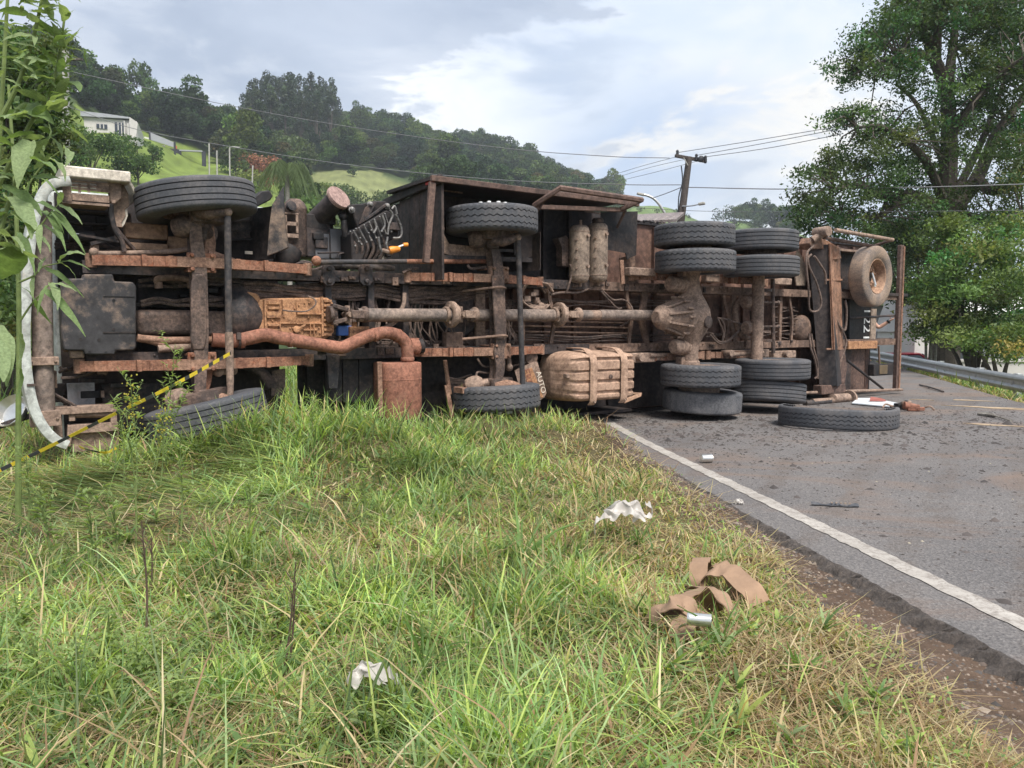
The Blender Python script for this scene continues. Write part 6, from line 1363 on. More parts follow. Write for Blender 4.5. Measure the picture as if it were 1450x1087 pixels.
# utility pole
D_ = 26; pb = at(963, 470, D_); pb.z = -.1; up_ = empty('utility_pole', pb); tag(up_, 'leaning dark wooden utility pole with a crossarm behind the rear wheels', 'utility pole')
ptop = at(976, 222, D_)-pb; pm = at(965, 305, D_)-pb; base_ = pm+(pm-ptop)*((pm.z)/(ptop.z-pm.z)); base_.z = -.3
b = MB(); b.tube([base_, pm, ptop], [.15, .125, .10], 12); b.build('pole_shaft', M['pole_wood'], up_)
xa, xb = at(955, 221.5, D_)-pb+Vector((0, -.14, 0)), at(998.5, 229.5, D_+.4)-pb+Vector((0, -.14, 0))
b = MB(); b.bar(xa, xb, .10, .10); b.build('crossarm', M['pole_wood'], up_, 38, .01)
for px, py, w_ in ((958, 214, .05), (984.8, 219.5, .05), (997.5, 222, .055)):
    b = MB(); c = at(px, py+8, D_)-pb+Vector((0, -.12, 0)); b.lathe([(w_*.5, -.05), (w_, .0), (w_*.8, .04), (w_, .08), (w_*.8, .12), (w_*1.0, .16), (w_*.5, .2)], c, n=12); b.build('insulator', M['dark_trim'], up_)
b = MB(); b.lathe([(.05, -.07), (.10, -.05), (.10, .05), (.05, .07)], at(990.5, 226.5, D_)-pb+Vector((0, -.18, 0)), (0, 1, 0), 14); b.build('cutout', M['dark_trim'], up_)
b = MB(); b.bar(at(966.5, 224.5, D_)-pb+Vector((0, -.16, 0)), at(973, 235, D_)-pb+Vector((0, -.12, 0)), .03, .02); b.build('brace', M['conc'], up_)
b = MB(); b.tube(crv([at(972, 236, D_)-pb+Vector((-.2, -.15, 0)), at(967, 258, D_)-pb+Vector((-.05, -.16, 0)), at(964, 280, D_)-pb+Vector((-.1, -.16, 0)), at(961, 310, D_)-pb+Vector((-.05, -.16, 0))]), .02, 6); b.build('down_lead', M['dark_trim'], up_)
def wire(label, pts_, r=.011, group=None):
    P_ = [at(*p) for p in pts_]; b = MB(); b.tube(crv(P_, 8), r, 5, False); o = b.build('power_line', M['wirem']); tag(o, label, 'cable', group)
M['wirem'] = plain('grey_wire', (.16, .16, .17), .6, 0, .1, 1, 0)
wire('long power line sagging from the concrete pole over the hill to the pole crossarm', [(95, 100, 34), (300, 144, 34), (480, 177, 32), (700, 208, 29), (860, 221, 27), (948, 223.5, 26)], .013)
wire('lower power line crossing the wooded hill to the middle of the leaning pole', [(95, 150, 36), (190, 182, 36), (330, 208, 34), (500, 234, 32), (700, 254, 29), (880, 261, 27), (964, 261.5, 26)], .014)
wire('power line leaving the crossarm toward the tree, upper of the three', [(958, 216, 26), (1060, 200, 24), (1180, 180, 22.5)], .010)
wire('power line leaving the crossarm toward the tree, middle of the three', [(985, 220, 26), (1080, 203, 24), (1185, 183, 22.5)], .010)
wire('power line leaving the crossarm toward the tree, lowest of the three', [(998, 222, 26.3), (1090, 209, 24), (1190, 190, 22.5)], .010)
wire('thick cable running right from the pole across the big tree', [(975, 265, 26), (1110, 267.5, 24), (1300, 265, 21.5), (1470, 260, 20)], .016)
wire('low thin cable passing behind the tyres into the tree', [(880, 292, 28), (975, 298, 26), (1110, 300, 24), (1300, 299, 21.5), (1470, 297, 20)], .008)
for k, (a, b_, c) in enumerate((((860, 250, 34), (905, 236, 30), (957, 222, 26)), ((870, 252, 34), (920, 237, 30), (985, 222, 26)), ((868, 258, 34), (930, 243, 30), (998, 225, 26)))): wire('faint thin wire dropping left from the crossarm', [a, b_, c], .008, 'faint wires left of the crossarm')
wire('short service drop from the pole down to the lamp', [(965, 265, 26), (945, 273, 27), (925, 280, 28)], .014)
def lamp(name, label, pts_, head, r=.05):
    P_ = [at(*p) for p in pts_]; b0 = P_[0]; e = empty(name, b0); tag(e, label, 'street lamp'); b = MB(); b.tube(crv([p-b0 for p in P_], 6), r, 8); b.build('lamp_arm', M['galv'], e)
    h0, h1 = at(*head[0])-b0, at(*head[1])-b0; b = MB(); b.bar(h0, h1, .16, .08); b.build('lamp_head', M['conc'], e, 38, .02)
lamp('street_lamp', 'curved grey street lamp left of the utility pole', [(950, 318, 30), (938, 296, 30), (928, 283, 30), (918, 277, 30), (906, 274.5, 30)], [(902, 273.5, 30), (912, 276, 30)])
lamp('street_lamp', 'street lamp arm fixed to the utility pole, pointing right', [(966, 292, 25.9), (980, 291, 25.6), (992, 288.5, 25.4)], [(989, 289, 25.4), (998, 287.5, 25.3)], .022)
for k, (px, y0, y1, d, lb, hook) in enumerate([(296, 203, 246, 80, 'thin pale post beside the entrance gate', 0), (325, 211, 262, 60, 'pale lamp post with a short hooked top on the slope', 1), (356, 234, 290, 45, 'slanting white post right of the front tyre', 0), (307, 213, 246, 82, 'short thin post between gate and lamp post', 0)]):
    p0, p1 = at(px-(3 if k == 2 else 0), y1, d), at(px+(2 if k == 2 else 0), y0, d); b = MB(); p0.z -= 2
    b.tube([p0, p1], .055*d/60, 7)
    if hook: b.tube(crv([p1, at(px+2, y0-3, d), at(px+14, y0-2.5, d)]), .05, 6)
    tag(b.build('slope_post', M['conc']), lb, 'post')
cp = at(93, 520, 34); cp.z = 0; e = empty('concrete_pole', cp); tag(e, 'pale square concrete pole behind the tall shrub at left', 'utility pole')
b = MB(); tp = at(93, 70, 34)-cp; b.tube([(0, 0, -1), tp], [.22, .13], 4); b.build('pole_shaft', M['conc'], e)
b = MB(); b.bar(tp+Vector((-.7, 0, -.4)), tp+Vector((.7, 0, -.4)), .09, .09); b.build('crossarm', M['pole_wood'], e)

# ------------------------------------------------------------------ bystander behind the tail
pp = at(1211, 505, 14.6); pp.z = 0
M['skin'] = plain('skin', (.50, .29, .21), .55, 0, .08, 12, .05); M['shirt'] = plain('dark_tee_shirt', (.03, .035, .05), .85, 0, .15, 6); M['jeans'] = plain('blue_jeans', (.05, .07, .13), .9, 0, .2, 9); M['hair'] = plain('dark_hair', (.02, .015, .012), .7); M['watch'] = plain('black_watch', (.01, .01, .012), .4)
def skin_obj(name, verts, edges, radii, m, parent, sub=2, root=0):
    me = bpy.data.meshes.new(name); me.from_pydata([tuple(v) for v in verts], edges, []); o = bpy.data.objects.new(name, me); C.objects.link(o); o.parent = parent
    md = o.modifiers.new('skin', 'SKIN'); md.use_smooth_shade = True
    for i, r in enumerate(radii):
        r = (r, r) if isinstance(r, (int, float)) else r; me.skin_vertices[0].data[i].radius = r
    me.skin_vertices[0].data[root].use_root = True; s_ = o.modifiers.new('sub', 'SUBSURF'); s_.levels = sub; s_.render_levels = sub; me.materials.append(m); return o
per = empty('person', pp); tag(per, 'person behind the truck tail stretching out a bare arm with a dark wristband', 'person')
sh_z = 1.37; elb, wri = at(1244, 464, 14.6)-pp, at(1260, 454, 14.5)-pp
vs = [(0, 0, .93), (0, 0, 1.12), (0, .01, 1.30), (0, 0, 1.42), (0, -.01, 1.50), (0, -.03, 1.60), (0, -.03, 1.70), (.19, 0, sh_z), elb, wri, (-.19, 0, sh_z), (-.25, .02, 1.10), (-.22, -.08, .88), (.10, 0, .90), (.11, -.02, .50), (.11, .02, .09), (.11, -.14, .04), (-.10, 0, .90), (-.11, .0, .50), (-.12, .03, .09), (-.12, -.13, .04)]
es = [(0, 1), (1, 2), (2, 3), (3, 4), (4, 5), (5, 6), (2, 7), (7, 8), (8, 9), (2, 10), (10, 11), (11, 12), (0, 13), (13, 14), (14, 15), (15, 16), (0, 17), (17, 18), (18, 19), (19, 20)]
rd = [(.15, .11), (.15, .11), (.17, .11), (.09, .08), .055, (.085, .095), (.07, .08), .065, .043, .028, .065, .045, .03, .085, .06, .042, .035, .085, .06, .042, .035]
skin_obj('body', vs, es, rd, M['skin'], per)
b = MB(); b.lathe([(.14, .95), (.175, 1.0), (.175, 1.15), (.19, 1.32), (.13, 1.42), (.07, 1.455)], axis=(0, 0, 1), n=24, caps=False)
for v in b.v: v.y *= .72
b.tube([(.12, 0, 1.37), Vector((.19, 0, 1.37)).lerp(elb, .45)], [.09, .075], 12, False); b.tube([(-.12, 0, 1.37), (-.24, .02, 1.18)], [.09, .075], 12, False); b.build('shirt', M['shirt'], per)
skin_obj('trousers', [(0, 0, .96), (.10, 0, .88), (.11, -.02, .5), (.11, .02, .12), (-.10, 0, .88), (-.11, 0, .5), (-.12, .03, .12)], [(0, 1), (1, 2), (2, 3), (0, 4), (4, 5), (5, 6)], [(.165, .125), .105, .078, .062, .105, .078, .062], M['jeans'], per)
b = MB(); b.ball((0, -.01, 1.665), .108, 16, (.95, 1.05, 1.0)); b.build('hair', M['hair'], per); b = MB()
for s_ in (-.035, .035): b.ball((s_, -.118, 1.64), .014, 8)
b.build('eyes', M['hair'], per); b = MB(); b.bar((0, -.115, 1.64), (0, -.135, 1.605), .025, .02); b.build('nose', M['skin'], per, 38, .006)
hd = (wri-elb).normalized(); hu = Vector((0, -1, 0)); hs_ = hd.cross(hu).normalized(); palm_c = wri+hd*.05
vs, es, rd = [wri-hd*.01, wri+hd*.045, wri+hd*.09], [(0, 1), (1, 2)], [(.028, .02), (.038, .016), (.04, .014)]
skin_obj('palm', vs, es, rd, M['skin'], per)
for k, (o_, ln, sp_) in enumerate(((-.033, .070, -.25), (-.011, .078, -.06), (.011, .074, .12), (.032, .058, .30))):
    d = (hd+hs_*sp_).normalized(); r0 = wri+hd*.085+hs_*o_; skin_obj('finger', [r0, r0+d*ln*.45-hu*-.004, r0+d*ln*.8+hu*.012, r0+d*ln+hu*.025], [(0, 1), (1, 2), (2, 3)], [.010, .0095, .0085, .007], M['skin'], per, 1)
d = (hd*.6-hs_*.8).normalized(); r0 = wri+hd*.03-hs_*.03; skin_obj('thumb', [r0, r0+d*.035, r0+d*.065+hd*.01], [(0, 1), (1, 2)], [.013, .011, .008], M['skin'], per, 1)
b = MB(); b.lathe([(.036, -.018), (.040, -.012), (.040, .012), (.036, .018)], wri-hd*.025, hd, 16, caps=False); b.build('wristband', M['watch'], per)

# ------------------------------------------------------------------ things on the road
tc_ = ground_at(1186, 602); tt = empty('torn_tyre', (tc_.x, tc_.y, 0), .08); tag(tt, 'torn off tyre tread ring lying on the road beside the outrigger leg', 'tyre')
def tread_ring(R, W, a0, a1, n):
    b = MB(); prof = [(R-.045, 0), (R-.012, .0), (R-.004, .012), (R, .02)]
    for gz in (.055, .105, .155): prof += [(R, gz-.006), (R-.014, gz-.004), (R-.014, gz+.004), (R, gz+.006)]
    prof += [(R, W-.02), (R-.004, W-.012), (R-.012, W), (R-.045, W)]; g = []
    for j in range(n):
        a = a0+(a1-a0)*j/(n-1); pz = (0, .5, 1, 1, .5, 0)[j % 6]*.018-.009; row = []
        q = j/(n-1); dip = .02*math.sin(a*3)+.012*math.sin(a*7); tear = (.10*max(0, (q-.86)/.14)+.06*max(0, (.10-q)/.1)) + .012*math.sin(j*1.7)*(1 if q > .8 or q < .15 else .25)
        for r, z in prof:
            zz = z + (pz if .03 < z < W-.03 and r > R-.02 else 0); zz = zz*(1-tear*3.2*(z/W) if tear > 0 else 1)
            rr_ = r - (.014 if (z in (.0, W) and r > R-.02 and j % 6 in (0, 1)) else 0); row.append(Vector((rr_*math.cos(a)*(1.16+.02*math.sin(2*a)), rr_*math.sin(a)*.98, max(.0, zz+.012*math.sin(a*2)+.012))))
        g.append(row)
    b.sheet(g); return b
tread_ring(.615, .235, math.radians(-243), math.radians(14), 250).build('tread', M['tyre'], tt, 50)
M['sheet'] = plain('white_painted_sheet', (.62, .66, .70), .45, 0, .08, 4)
b = MB(); pl = [ground_at(x, y) for x, y in ((1206, 573), (1214, 566), (1236, 566), (1290, 577), (1296, 581), (1250, 577))]
b.prism([p+Vector((0, 0, .012)) for p in pl], (0, 0, .02)); tag(b.build('broken_bodywork', M['sheet'], bevel=.004), 'white broken sheet of bodywork lying flat on the road behind the tail', 'debris')
for px, py, lb, m in ((1275, 580, 'dark broken part on the road end of the white panel', 'black'), (1293, 582, 'brown broken bracket lying rightmost beside the white panel', 'rust')):
    o_ = ground_at(px, py); e = empty('broken_part', o_, R_.random()*3); tag(e, lb, 'debris'); b = MB(); b.box((0, 0, .05), (.16, .10, .09)); b.lathe([(.05, -.08), (.055, .08)], (.05, 0, .07), (1, .3, .2), 12); b.box((-.09, .03, .04), (.10, .05, .05)); b.build('casting', M[m], e, 38, .01)
    b = MB(); b.tube(crv([(-.12, 0, .05), (-.2, .06, .08), (-.26, .05, .03)]), .014, 6); b.ball((.12, -.03, .1), .035, 8); b.build('fitting', M['dust'], e)
o_ = ground_at(1240, 571); b = MB(); b.prism([Vector((-.12, -.05, .04)), Vector((.12, -.08, .04)), Vector((.10, .06, .06)), Vector((-.05, .07, .08))], (0, 0, .02)); q = b.build('red_shard', plain('dull_red_plastic', (.30, .10, .08), .5)); q.location = o_; tag(q, 'small reddish shard lying on the white panel', 'debris')
p0, p1 = ground_at(1302, 546), ground_at(1336, 556); b = MB(); b.tube(crv([p0+Vector((0, 0, .02)), p0.lerp(p1, .5)+Vector((0, 0, .03)), p1+Vector((0, 0, .02))]), .016, 6); tag(b.build('thin_rod', M['rail_dark']), 'thin dark rod lying on the road right of the tail post', 'rod')
p0, p1 = ground_at(1386, 588), ground_at(1432, 598); b = MB(); b.tube(crv([p0+Vector((0, 0, .02)), p0.lerp(p1, .4)+Vector((.05, .05, .03)), p1+Vector((0, 0, .02))]), [.03]*7+[.012]*6, 6); tag(b.build('dry_branch', M['bark_pale']), 'dry broken branch lying on the road at the right edge', 'branch')
o_ = ground_at(1182, 717); e = empty('rubber_strip', o_, -.25); tag(e, 'dark bent rubber strip lying on the near road', 'debris'); g = []
for i in range(17): q = i/16-.5; g.append([Vector((q*.30, .018-.012*abs(q)+.008*math.sin(q*18), .014+.010*math.cos(q*14))), Vector((q*.30, -.018+.010*abs(q)+.008*math.sin(q*18), .008))])
b = MB(); b.sheet(g); b.build('strip', M['tyre'], e, solid=.008)
b = MB(); [b.box((k*.028-.02, -.012, .028), (.012, .014, .006)) for k in range(5)]; b.build('scuffed_lug', M['airtank'], e)
def can(name, loc, rz, r, L, label):
    e = empty(name, loc, rz); tag(e, label, 'can'); b = MB(); b.lathe([(r*.9, 0), (r, .004), (r*.97, .010), (r*.97, L-.010), (r, L-.004), (r, L), (r*.9, L), (r*.9, .006)], (-L/2, 0, r), (1, 0, .0), 20); b.build('can_shell', M['chrome'], e); b = MB(); b.lathe([(r*.9, 0), (r*.88, .003)], (-L/2+.008, 0, r), (1, 0, 0), 20); b.build('can_base', M['black'], e)
can('tin_can', ground_at(1000, 655), .2, .038, .10, 'small silver tin can lying on the road by the white line')
# mud smears and leaf bits on the asphalt
rg = np.random.default_rng(9); n = 16000; yy = 2.4+rg.random(n)*12.6; xx = x_line(yy)+.12+rg.random(n)**1.2*(x_right(yy)-x_line(yy)); sz = rg.uniform(.0035, .011, n)*(1+2.2*(rg.random(n) < .04)); dn = np.exp(-((yy-9.2)/1.9)**2)+.36; kp = rg.random(n) < dn; yy, xx, sz = yy[kp], xx[kp], sz[kp]*(1+.8*np.exp(-((yy[kp]-9.2)/1.9)**2)); n = len(yy)
Vs, Fs, Cs = [], [], []
base = np.array([(0, 0, 1), (1, 0, 0), (0, 1, 0), (-1, 0, 0), (0, -1, 0)], float); bf = np.array([(0, 1, 2), (0, 2, 3), (0, 3, 4), (0, 4, 1)])
J = base[None]*(sz[:, None, None])*np.array([1.25, 1, .6])*(1+.45*rg.normal(size=(n, 5, 1))*.5); a = rg.random(n)*6.28; ca, sa = np.cos(a)[:, None], np.sin(a)[:, None]
Vg = np.stack([J[..., 0]*ca-J[..., 1]*sa+xx[:, None], J[..., 0]*sa+J[..., 1]*ca+yy[:, None], J[..., 2]+.0005], -1).reshape(-1, 3); Fg = (np.arange(n)[:, None, None]*5+bf[None]).reshape(-1, 3)
cg = np.repeat(np.array([[.06, .05, .047]])*(.5+1.1*rg.random((n, 1))), 5, 0); cg[np.repeat((rg.random(n) < .02) & (sz < .010), 5)] = (.34, .30, .23)
g = NT('road_grit'); vc = g.n('ShaderNodeVertexColor', layer_name='Col'); g.base(vc.outputs[0]); g.rough(.9); o = link('road_gravel', npmesh('road_gravel', Vg, Fg, g.m, cg)); tag(o, kind='stuff')
n = 15000; yy = rg.uniform(1.6, 10, n)**1.0; d_ = x_line(yy)-.22-x_grass(yy)+.2; xx = x_grass(yy)-.12+rg.random(n)*d_; sz = rg.uniform(.002, .009, n)*(1+1.3*(rg.random(n) < .04)); zz = terrain_z(xx, yy)
J = base[None]*(sz[:, None, None])*np.array([1.2, 1, .7])*(1+.3*rg.normal(size=(n, 5, 1))); a = rg.random(n)*6.28; ca, sa = np.cos(a)[:, None], np.sin(a)[:, None]
Vg = np.stack([J[..., 0]*ca-J[..., 1]*sa+xx[:, None], J[..., 0]*sa+J[..., 1]*ca+yy[:, None], J[..., 2]+zz[:, None]], -1).reshape(-1, 3); Fg = (np.arange(n)[:, None, None]*5+bf[None]).reshape(-1, 3)
pal = np.array([(.13, .09, .068), (.09, .068, .056), (.16, .12, .092), (.06, .052, .048), (.20, .16, .125)]); cg = np.repeat(pal[rg.integers(0, 5, n)]*(.7+.6*rg.random((n, 1))), 5, 0)
o = link('shoulder_gravel', npmesh('shoulder_gravel', Vg, Fg, M['grit'] if 'grit' in M else g.m, cg)); tag(o, kind='stuff')
mk = empty('mud_marks'); bpy.data.objects.remove(mk)
for k, (px, py, L, W) in enumerate([(1400, 577, .9, .16), (1405, 602, .55, .10), (1372, 567, .5, .12), (1305, 566, .3, .06), (1440, 580, .6, .07)]):
    o_ = ground_at(px, py); b = MB(); pts_ = []
    for i in range(20): a = 2*math.pi*i/20; r = 1+.35*math.sin(a*3+k)+.2*math.sin(a*7+k*2); pts_.append(Vector((L/2*math.cos(a)*r, W/2*math.sin(a)*r, 0)))
    b.prism(pts_, (0, 0, .006)); q = b.build('sand_smear', plain('pale_sand_smear_%d' % k, (.36, .27, .18), .95, 0, .3, 12)); q.location = o_+Vector((0, 0, .002)); q.rotation_euler.z = -.5; q['kind'] = 'structure'

# ------------------------------------------------------------------ rubbish on the verge
def crumple(name, label, cat, c, size, m, seed, tail=None):
    rg_ = random.Random(seed); b = MB(); n = 17; g = []
    for i in range(n):
        row = []
        for j in range(n):
            u, v = i/(n-1)-.5, j/(n-1)-.5; r = math.hypot(u, v)
            z = .80*max(0, 1-2.6*r*r)**.8 + .20*math.sin(u*11+seed)*math.cos(v*9+seed*2)+.10*math.sin(u*21+v*17+seed) + .05*rg_.random() + .12
            row.append(Vector(((u*1.2+.13*math.sin(v*15+seed))*size, (v*1.0+.13*math.sin(u*13+2*seed))*size*.8, max(.0, z)*size*.75)))
        g.append(row)
    b.sheet(g); e = empty(name, c); tag(e, label, cat); q = b.build('film', M[m], e, 180); q.modifiers.new('soft', 'SUBSURF').render_levels = 1
    if tail:
        for pts_, w_ in tail:
            cp_ = crv([Vector(p) for p in pts_], 6); gg = [[p+Vector((0, w_*math.sin(i*1.3)*.4+w_, .012*math.sin(i*2.1))), p+Vector((0, .3*w_*math.sin(i*1.9), .02+.012*math.sin(i*1.3))), p+Vector((0, -w_, .0))] for i, p in enumerate(cp_)]
            b = MB(); b.sheet(gg); b.build('strip', M[m], e, 60)
    return e
g = NT('white_plastic_film'); g.base(g.ramp(g.noise(16, 5, .7), [(.3, (.42, .38, .35)), (.7, (.62, .59, .56))])); g.rough(.38); tr = g.n('ShaderNodeBsdfTranslucent'); tr.inputs[0].default_value = (.75, .72, .68, 1); ms = g.n('ShaderNodeMixShader'); ms.inputs[0].default_value = .3; g.l(g.p.outputs[0], ms.inputs[1]); g.l(tr.outputs[0], ms.inputs[2]); g.l(ms.outputs[0], g.out.inputs[0]); M['film'] = g.m
def verge_pt(px, py, dz=0):                                # point of the verge seen through a pixel, raised by the height of the grass
    z = .05
    for _ in range(12): p = ground_at(px, py, z+dz); z = float(verge_z(p.x, p.y))
    return Vector((p.x, p.y, z+dz))
c = verge_pt(884, 738, .10); crumple('plastic_bag', 'larger torn white plastic bag with a trailing strip in the grass near the shoulder', 'plastic bag', c, .15, 'film', 1.3, [([(-.05, -.02, .02), (-.11, -.04, .03), (-.16, -.05, .0), (-.165, -.10, -.05)], .016), ([(.04, -.02, 0), (.09, -.01, .03), (.14, 0, .02), (.15, .03, .06), (.12, .05, .08)], .014)])
c = verge_pt(522, 968, .09); crumple('plastic_bag', 'small crumpled white plastic bag half buried in the near grass', 'plastic bag', c, .085, 'film', 2.1, [([(.03, 0, .02), (.06, .01, .02), (.09, -.01, .0)], .012)])
c = verge_pt(1046, 714, .03); crumple('paper_scrap', 'tiny white paper scrap at the edge of the dirt shoulder', 'litter', c, .05, 'film', .7)
# brown webbing strap, piled in loops, with a silver can in it
M['web'] = plain('brown_webbing', (.25, .158, .10), .8, 0, .25, 7, .3)
so = verge_pt(1000, 858, .05); st = empty('webbing_strap', so); tag(st, 'brown webbing cargo strap piled in loops on the grass near the shoulder', 'strap')
def sp_(px, py, h=0.0): p = verge_pt(px, py, .05); return p-so+Vector((0, 0, h))
def band(pts_, w, up=(0, 0, 1), tw=0.0):
    cp_ = crv([Vector(p) for p in pts_], 8); gg = []
    for i, p in enumerate(cp_):
        d = (cp_[min(i+1, len(cp_)-1)]-cp_[max(i-1, 0)]).normalized(); u_ = Vector(up); u_ = Matrix.Rotation(tw*i/len(cp_), 3, d) @ u_; sd_ = d.cross(u_)
        sd_ = sd_.normalized() if sd_.length > .05 else Vector((0, 1, 0)); gg.append([p-sd_*w/2, p-sd_*w*.17, p+sd_*w*.17, p+sd_*w/2])
    b = MB(); b.sheet(gg); return b.build('strap_band', M['web'], st, 60, solid=.004)
def arch(a, c, h, w, tw=0.0, lean=0.0, ripple=.006):
    p0, p1 = sp_(*a), sp_(*c); pts_ = []
    for k in range(11):
        q = k/10; p = p0.lerp(p1, q); p.z += h*math.sin(math.pi*q)**.7 + ripple*math.sin(q*19+h*90); p.y += lean*math.sin(math.pi*q) + ripple*math.sin(q*13+w*70); pts_.append(p)
    return band(pts_, w, (0, 0, 1), tw)
arch((985, 835), (1076, 856), .10, .095, .5, .05); arch((972, 848), (1040, 878), .09, .10, -.5, -.02); arch((1004, 812), (1048, 842), .07, .07, .8, .03)
arch((924, 880), (990, 880), .07, .085, .5, .0); arch((950, 884), (1012, 868), .10, .08, -.7, .02); arch((962, 902), (1000, 876), .06, .085, .4, -.02); arch((996, 806), (986, 838), .09, .08, .3, .0)
c = verge_pt(990, 878, .12); can('tin_can', c-Vector((0, 0, .02)), -.25, .022, .080, 'silver can lying in the brown strap pile')
# warning tape
M['tape_y'] = plain('yellow_tape', (.80, .60, .05), .45, 0, .1, 20, 0); M['tape_k'] = plain('black_tape', (.06, .06, .065), .45, 0, .1, 20, 0)
def tape(pts_, label, w=.030, pitch=.15):
    cp_ = crv(pts_, 14); e = empty('warning_tape', cp_[0]); tag(e, label, 'warning tape'); acc = 0; cur = [cp_[0]]; kcol = 0; L_ = []
    fine = []
    for a_, b_ in zip(cp_[:-1], cp_[1:]):
        for k in range(6): fine.append(a_.lerp(b_, k/6))
    for p, p2 in zip(fine[:-1], fine[1:]):
        acc += (p2-p).length; cur.append(p2)
        if acc > (pitch*.85 if kcol == 0 else pitch*.5): L_.append((kcol, cur)); cur = [p2]; acc = 0; kcol ^= 1
    L_.append((kcol, cur))
    for kcol, cu in L_:
        b = MB(); gg = []
        for i, p in enumerate(cu): tw = .5+.35*math.sin((p-cp_[0]).length*2.3); gg.append([p-cp_[0]+Vector((0, -math.sin(tw)*w/2, math.cos(tw)*w/2)), p-cp_[0]-Vector((0, -math.sin(tw)*w/2, math.cos(tw)*w/2))])
        b.sheet(gg); b.build('yellow_stripe' if kcol == 0 else 'black_stripe', M['tape_y' if kcol == 0 else 'tape_k'], e, solid=.0008)
TW = truck.matrix_basis
q0 = TW @ t(328, 499, .56)
tape([at(-25, 677, 4.6), at(60, 637, 5.0), at(150, 592, 5.35), at(240, 548, 5.7), q0], 'yellow and black warning tape stretched from the left edge to the front tie rod')
tape([verge_pt(112, 632, .14), verge_pt(125, 635, .18), verge_pt(150, 640, .12), verge_pt(165, 634, .10)], 'loose end of yellow tape lying in the flattened grass below the bumper', .03, .5)
# silvery lamp remains at far left
o_ = at(20, 585, 6.9); e = empty('broken_headlamp', o_, .3); tag(e, 'broken chrome headlamp lying at the far left below the shrub', 'headlamp'); b = MB(); b.lathe([(.02, -.10), (.12, -.02), (.16, .06), (.155, .065), (.11, 0)], (0, 0, 0), (-.4, -.7, .5), 18); b.build('reflector', M['chrome'], e); b = MB(); b.bar((-.2, 0, -.14), (.2, 0, .0), .1, .05); b.build('housing', M['black'], e, 38, .01)

# ================================================================== grass of the verge
M['grass'] = leafmat('grass_blade', .45, .55, .2)
def blades(x, y, L, w, lean, az, curve, col, seg=4, z=None, fold=0.0):
    n = len(x); z = verge_z(x, y)-.01 if z is None else z; k = np.arange(seg+1)/seg
    ang = lean[:, None]+curve[:, None]*k[None]; ds = L[:, None]/seg
    hx = np.cumsum(np.sin(ang)*ds, 1)-np.sin(ang[:, :1])*ds; hz = np.cumsum(np.cos(ang)*ds, 1)-np.cos(ang[:, :1])*ds
    hz = np.maximum(hz, -.0+.012*k[None]); ca, sa = np.cos(az)[:, None], np.sin(az)[:, None]
    px, py, pz = x[:, None]+hx*ca, y[:, None]+hx*sa, z[:, None]+hz
    wd = w[:, None]*np.array([.75, 1, .85, .55, .0][:seg+1] if seg == 4 else np.linspace(1, .05, seg+1))[None]*.5
    yaw = az+RNG.normal(size=n)*.6; sx, sy = -np.sin(yaw)[:, None], np.cos(yaw)[:, None]
    A_ = np.stack([px-sx*wd, py-sy*wd, pz], -1); B_ = np.stack([px+sx*wd, py+sy*wd, pz+fold], -1)
    V = np.stack([A_, B_], 2).reshape(n, -1, 3); m_ = V.shape[1]; f = np.array([(2*i, 2*i+1, 2*i+3, 2*i+2) for i in range(seg)])
    F_ = (np.arange(n)[:, None, None]*m_+f[None]).reshape(-1, 4)
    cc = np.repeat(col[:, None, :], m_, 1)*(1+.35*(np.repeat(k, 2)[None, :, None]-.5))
    return V.reshape(-1, 3), F_, cc.reshape(-1, 3)
class Field:
    def __init__(s): s.V, s.F, s.C, s.n = [], [], [], 0
    def add(s, q): V, F_, c = q; s.V.append(V); s.F.append(F_+s.n); s.C.append(c); s.n += len(V)
    def build(s, name): return tag(link(name, npmesh(name, np.concatenate(s.V), np.concatenate(s.F), M['grass'], np.clip(np.concatenate(s.C), .005, 1))), kind='stuff')
GREEN = np.array([(.21, .305, .09), (.29, .375, .11), (.175, .285, .11), (.36, .42, .135), (.15, .23, .09), (.27, .35, .17)])
STRAW = np.array([(.52, .41, .245), (.44, .32, .19), (.60, .51, .33), (.32, .205, .13), (.49, .42, .22)])
def sample(n, y0, y1, k=1.0):
    """positions on the verge inside the camera's wedge, denser near the camera"""
    y = 1/(1/y0-RNG.random(n)*(1/y0-1/y1)) if k == 1 else y0+(y1-y0)*RNG.random(n)**k
    half = y*.70+.25; x = -half+RNG.random(n)*2*half; ok = x < x_grass(y)+.02; return x[ok], y[ok]
_G = np.random.default_rng(77).random((64, 64))
def vnoise(x, y, s):
    u, v = np.asarray(x)*s+200, np.asarray(y)*s+200; i, j = np.floor(u).astype(int), np.floor(v).astype(int); a, b = sm(u-i), sm(v-j); q = lambda m, n: _G[m % 64, n % 64]
    return (q(i, j)*(1-a)+q(i+1, j)*a)*(1-b)+(q(i, j+1)*(1-a)+q(i+1, j+1)*a)*b
def patch(x, y): n = .45*vnoise(x, y, 1.7)+.35*vnoise(x+9, y+3, 3.9)+.20*vnoise(x-4, y+7, 8.5); return sm((n-.30)/.40)
def patch_old(x, y): return np.clip(.5+.42*(np.sin(x*2.1+.6)*np.cos(y*1.9+.3)+.6*np.sin(x*4.3-y*3.1)+.45*np.sin(x*9.1+1)*np.cos(y*8.3)), 0, 1)
def straw_amt(x, y):
    d = x_grass(y)-x; e = .85*np.exp(-(d/.30)**2)+.62*np.exp(-((d-.35)/.55)**2)
    p = patch(x+3, y); return np.clip(.12+.52*p+.10*np.clip(x, -1, 1)+e*1.1-.25*np.exp(-((x+1.7)/1.3)**2-((y-6.4)/1.1)**2), 0, .97)
def flat_amt(x, y): return np.clip(1.3*np.exp(-(((x+2.9)/1.5)**2+((y-5.0)/1.35)**2)), 0, 1)
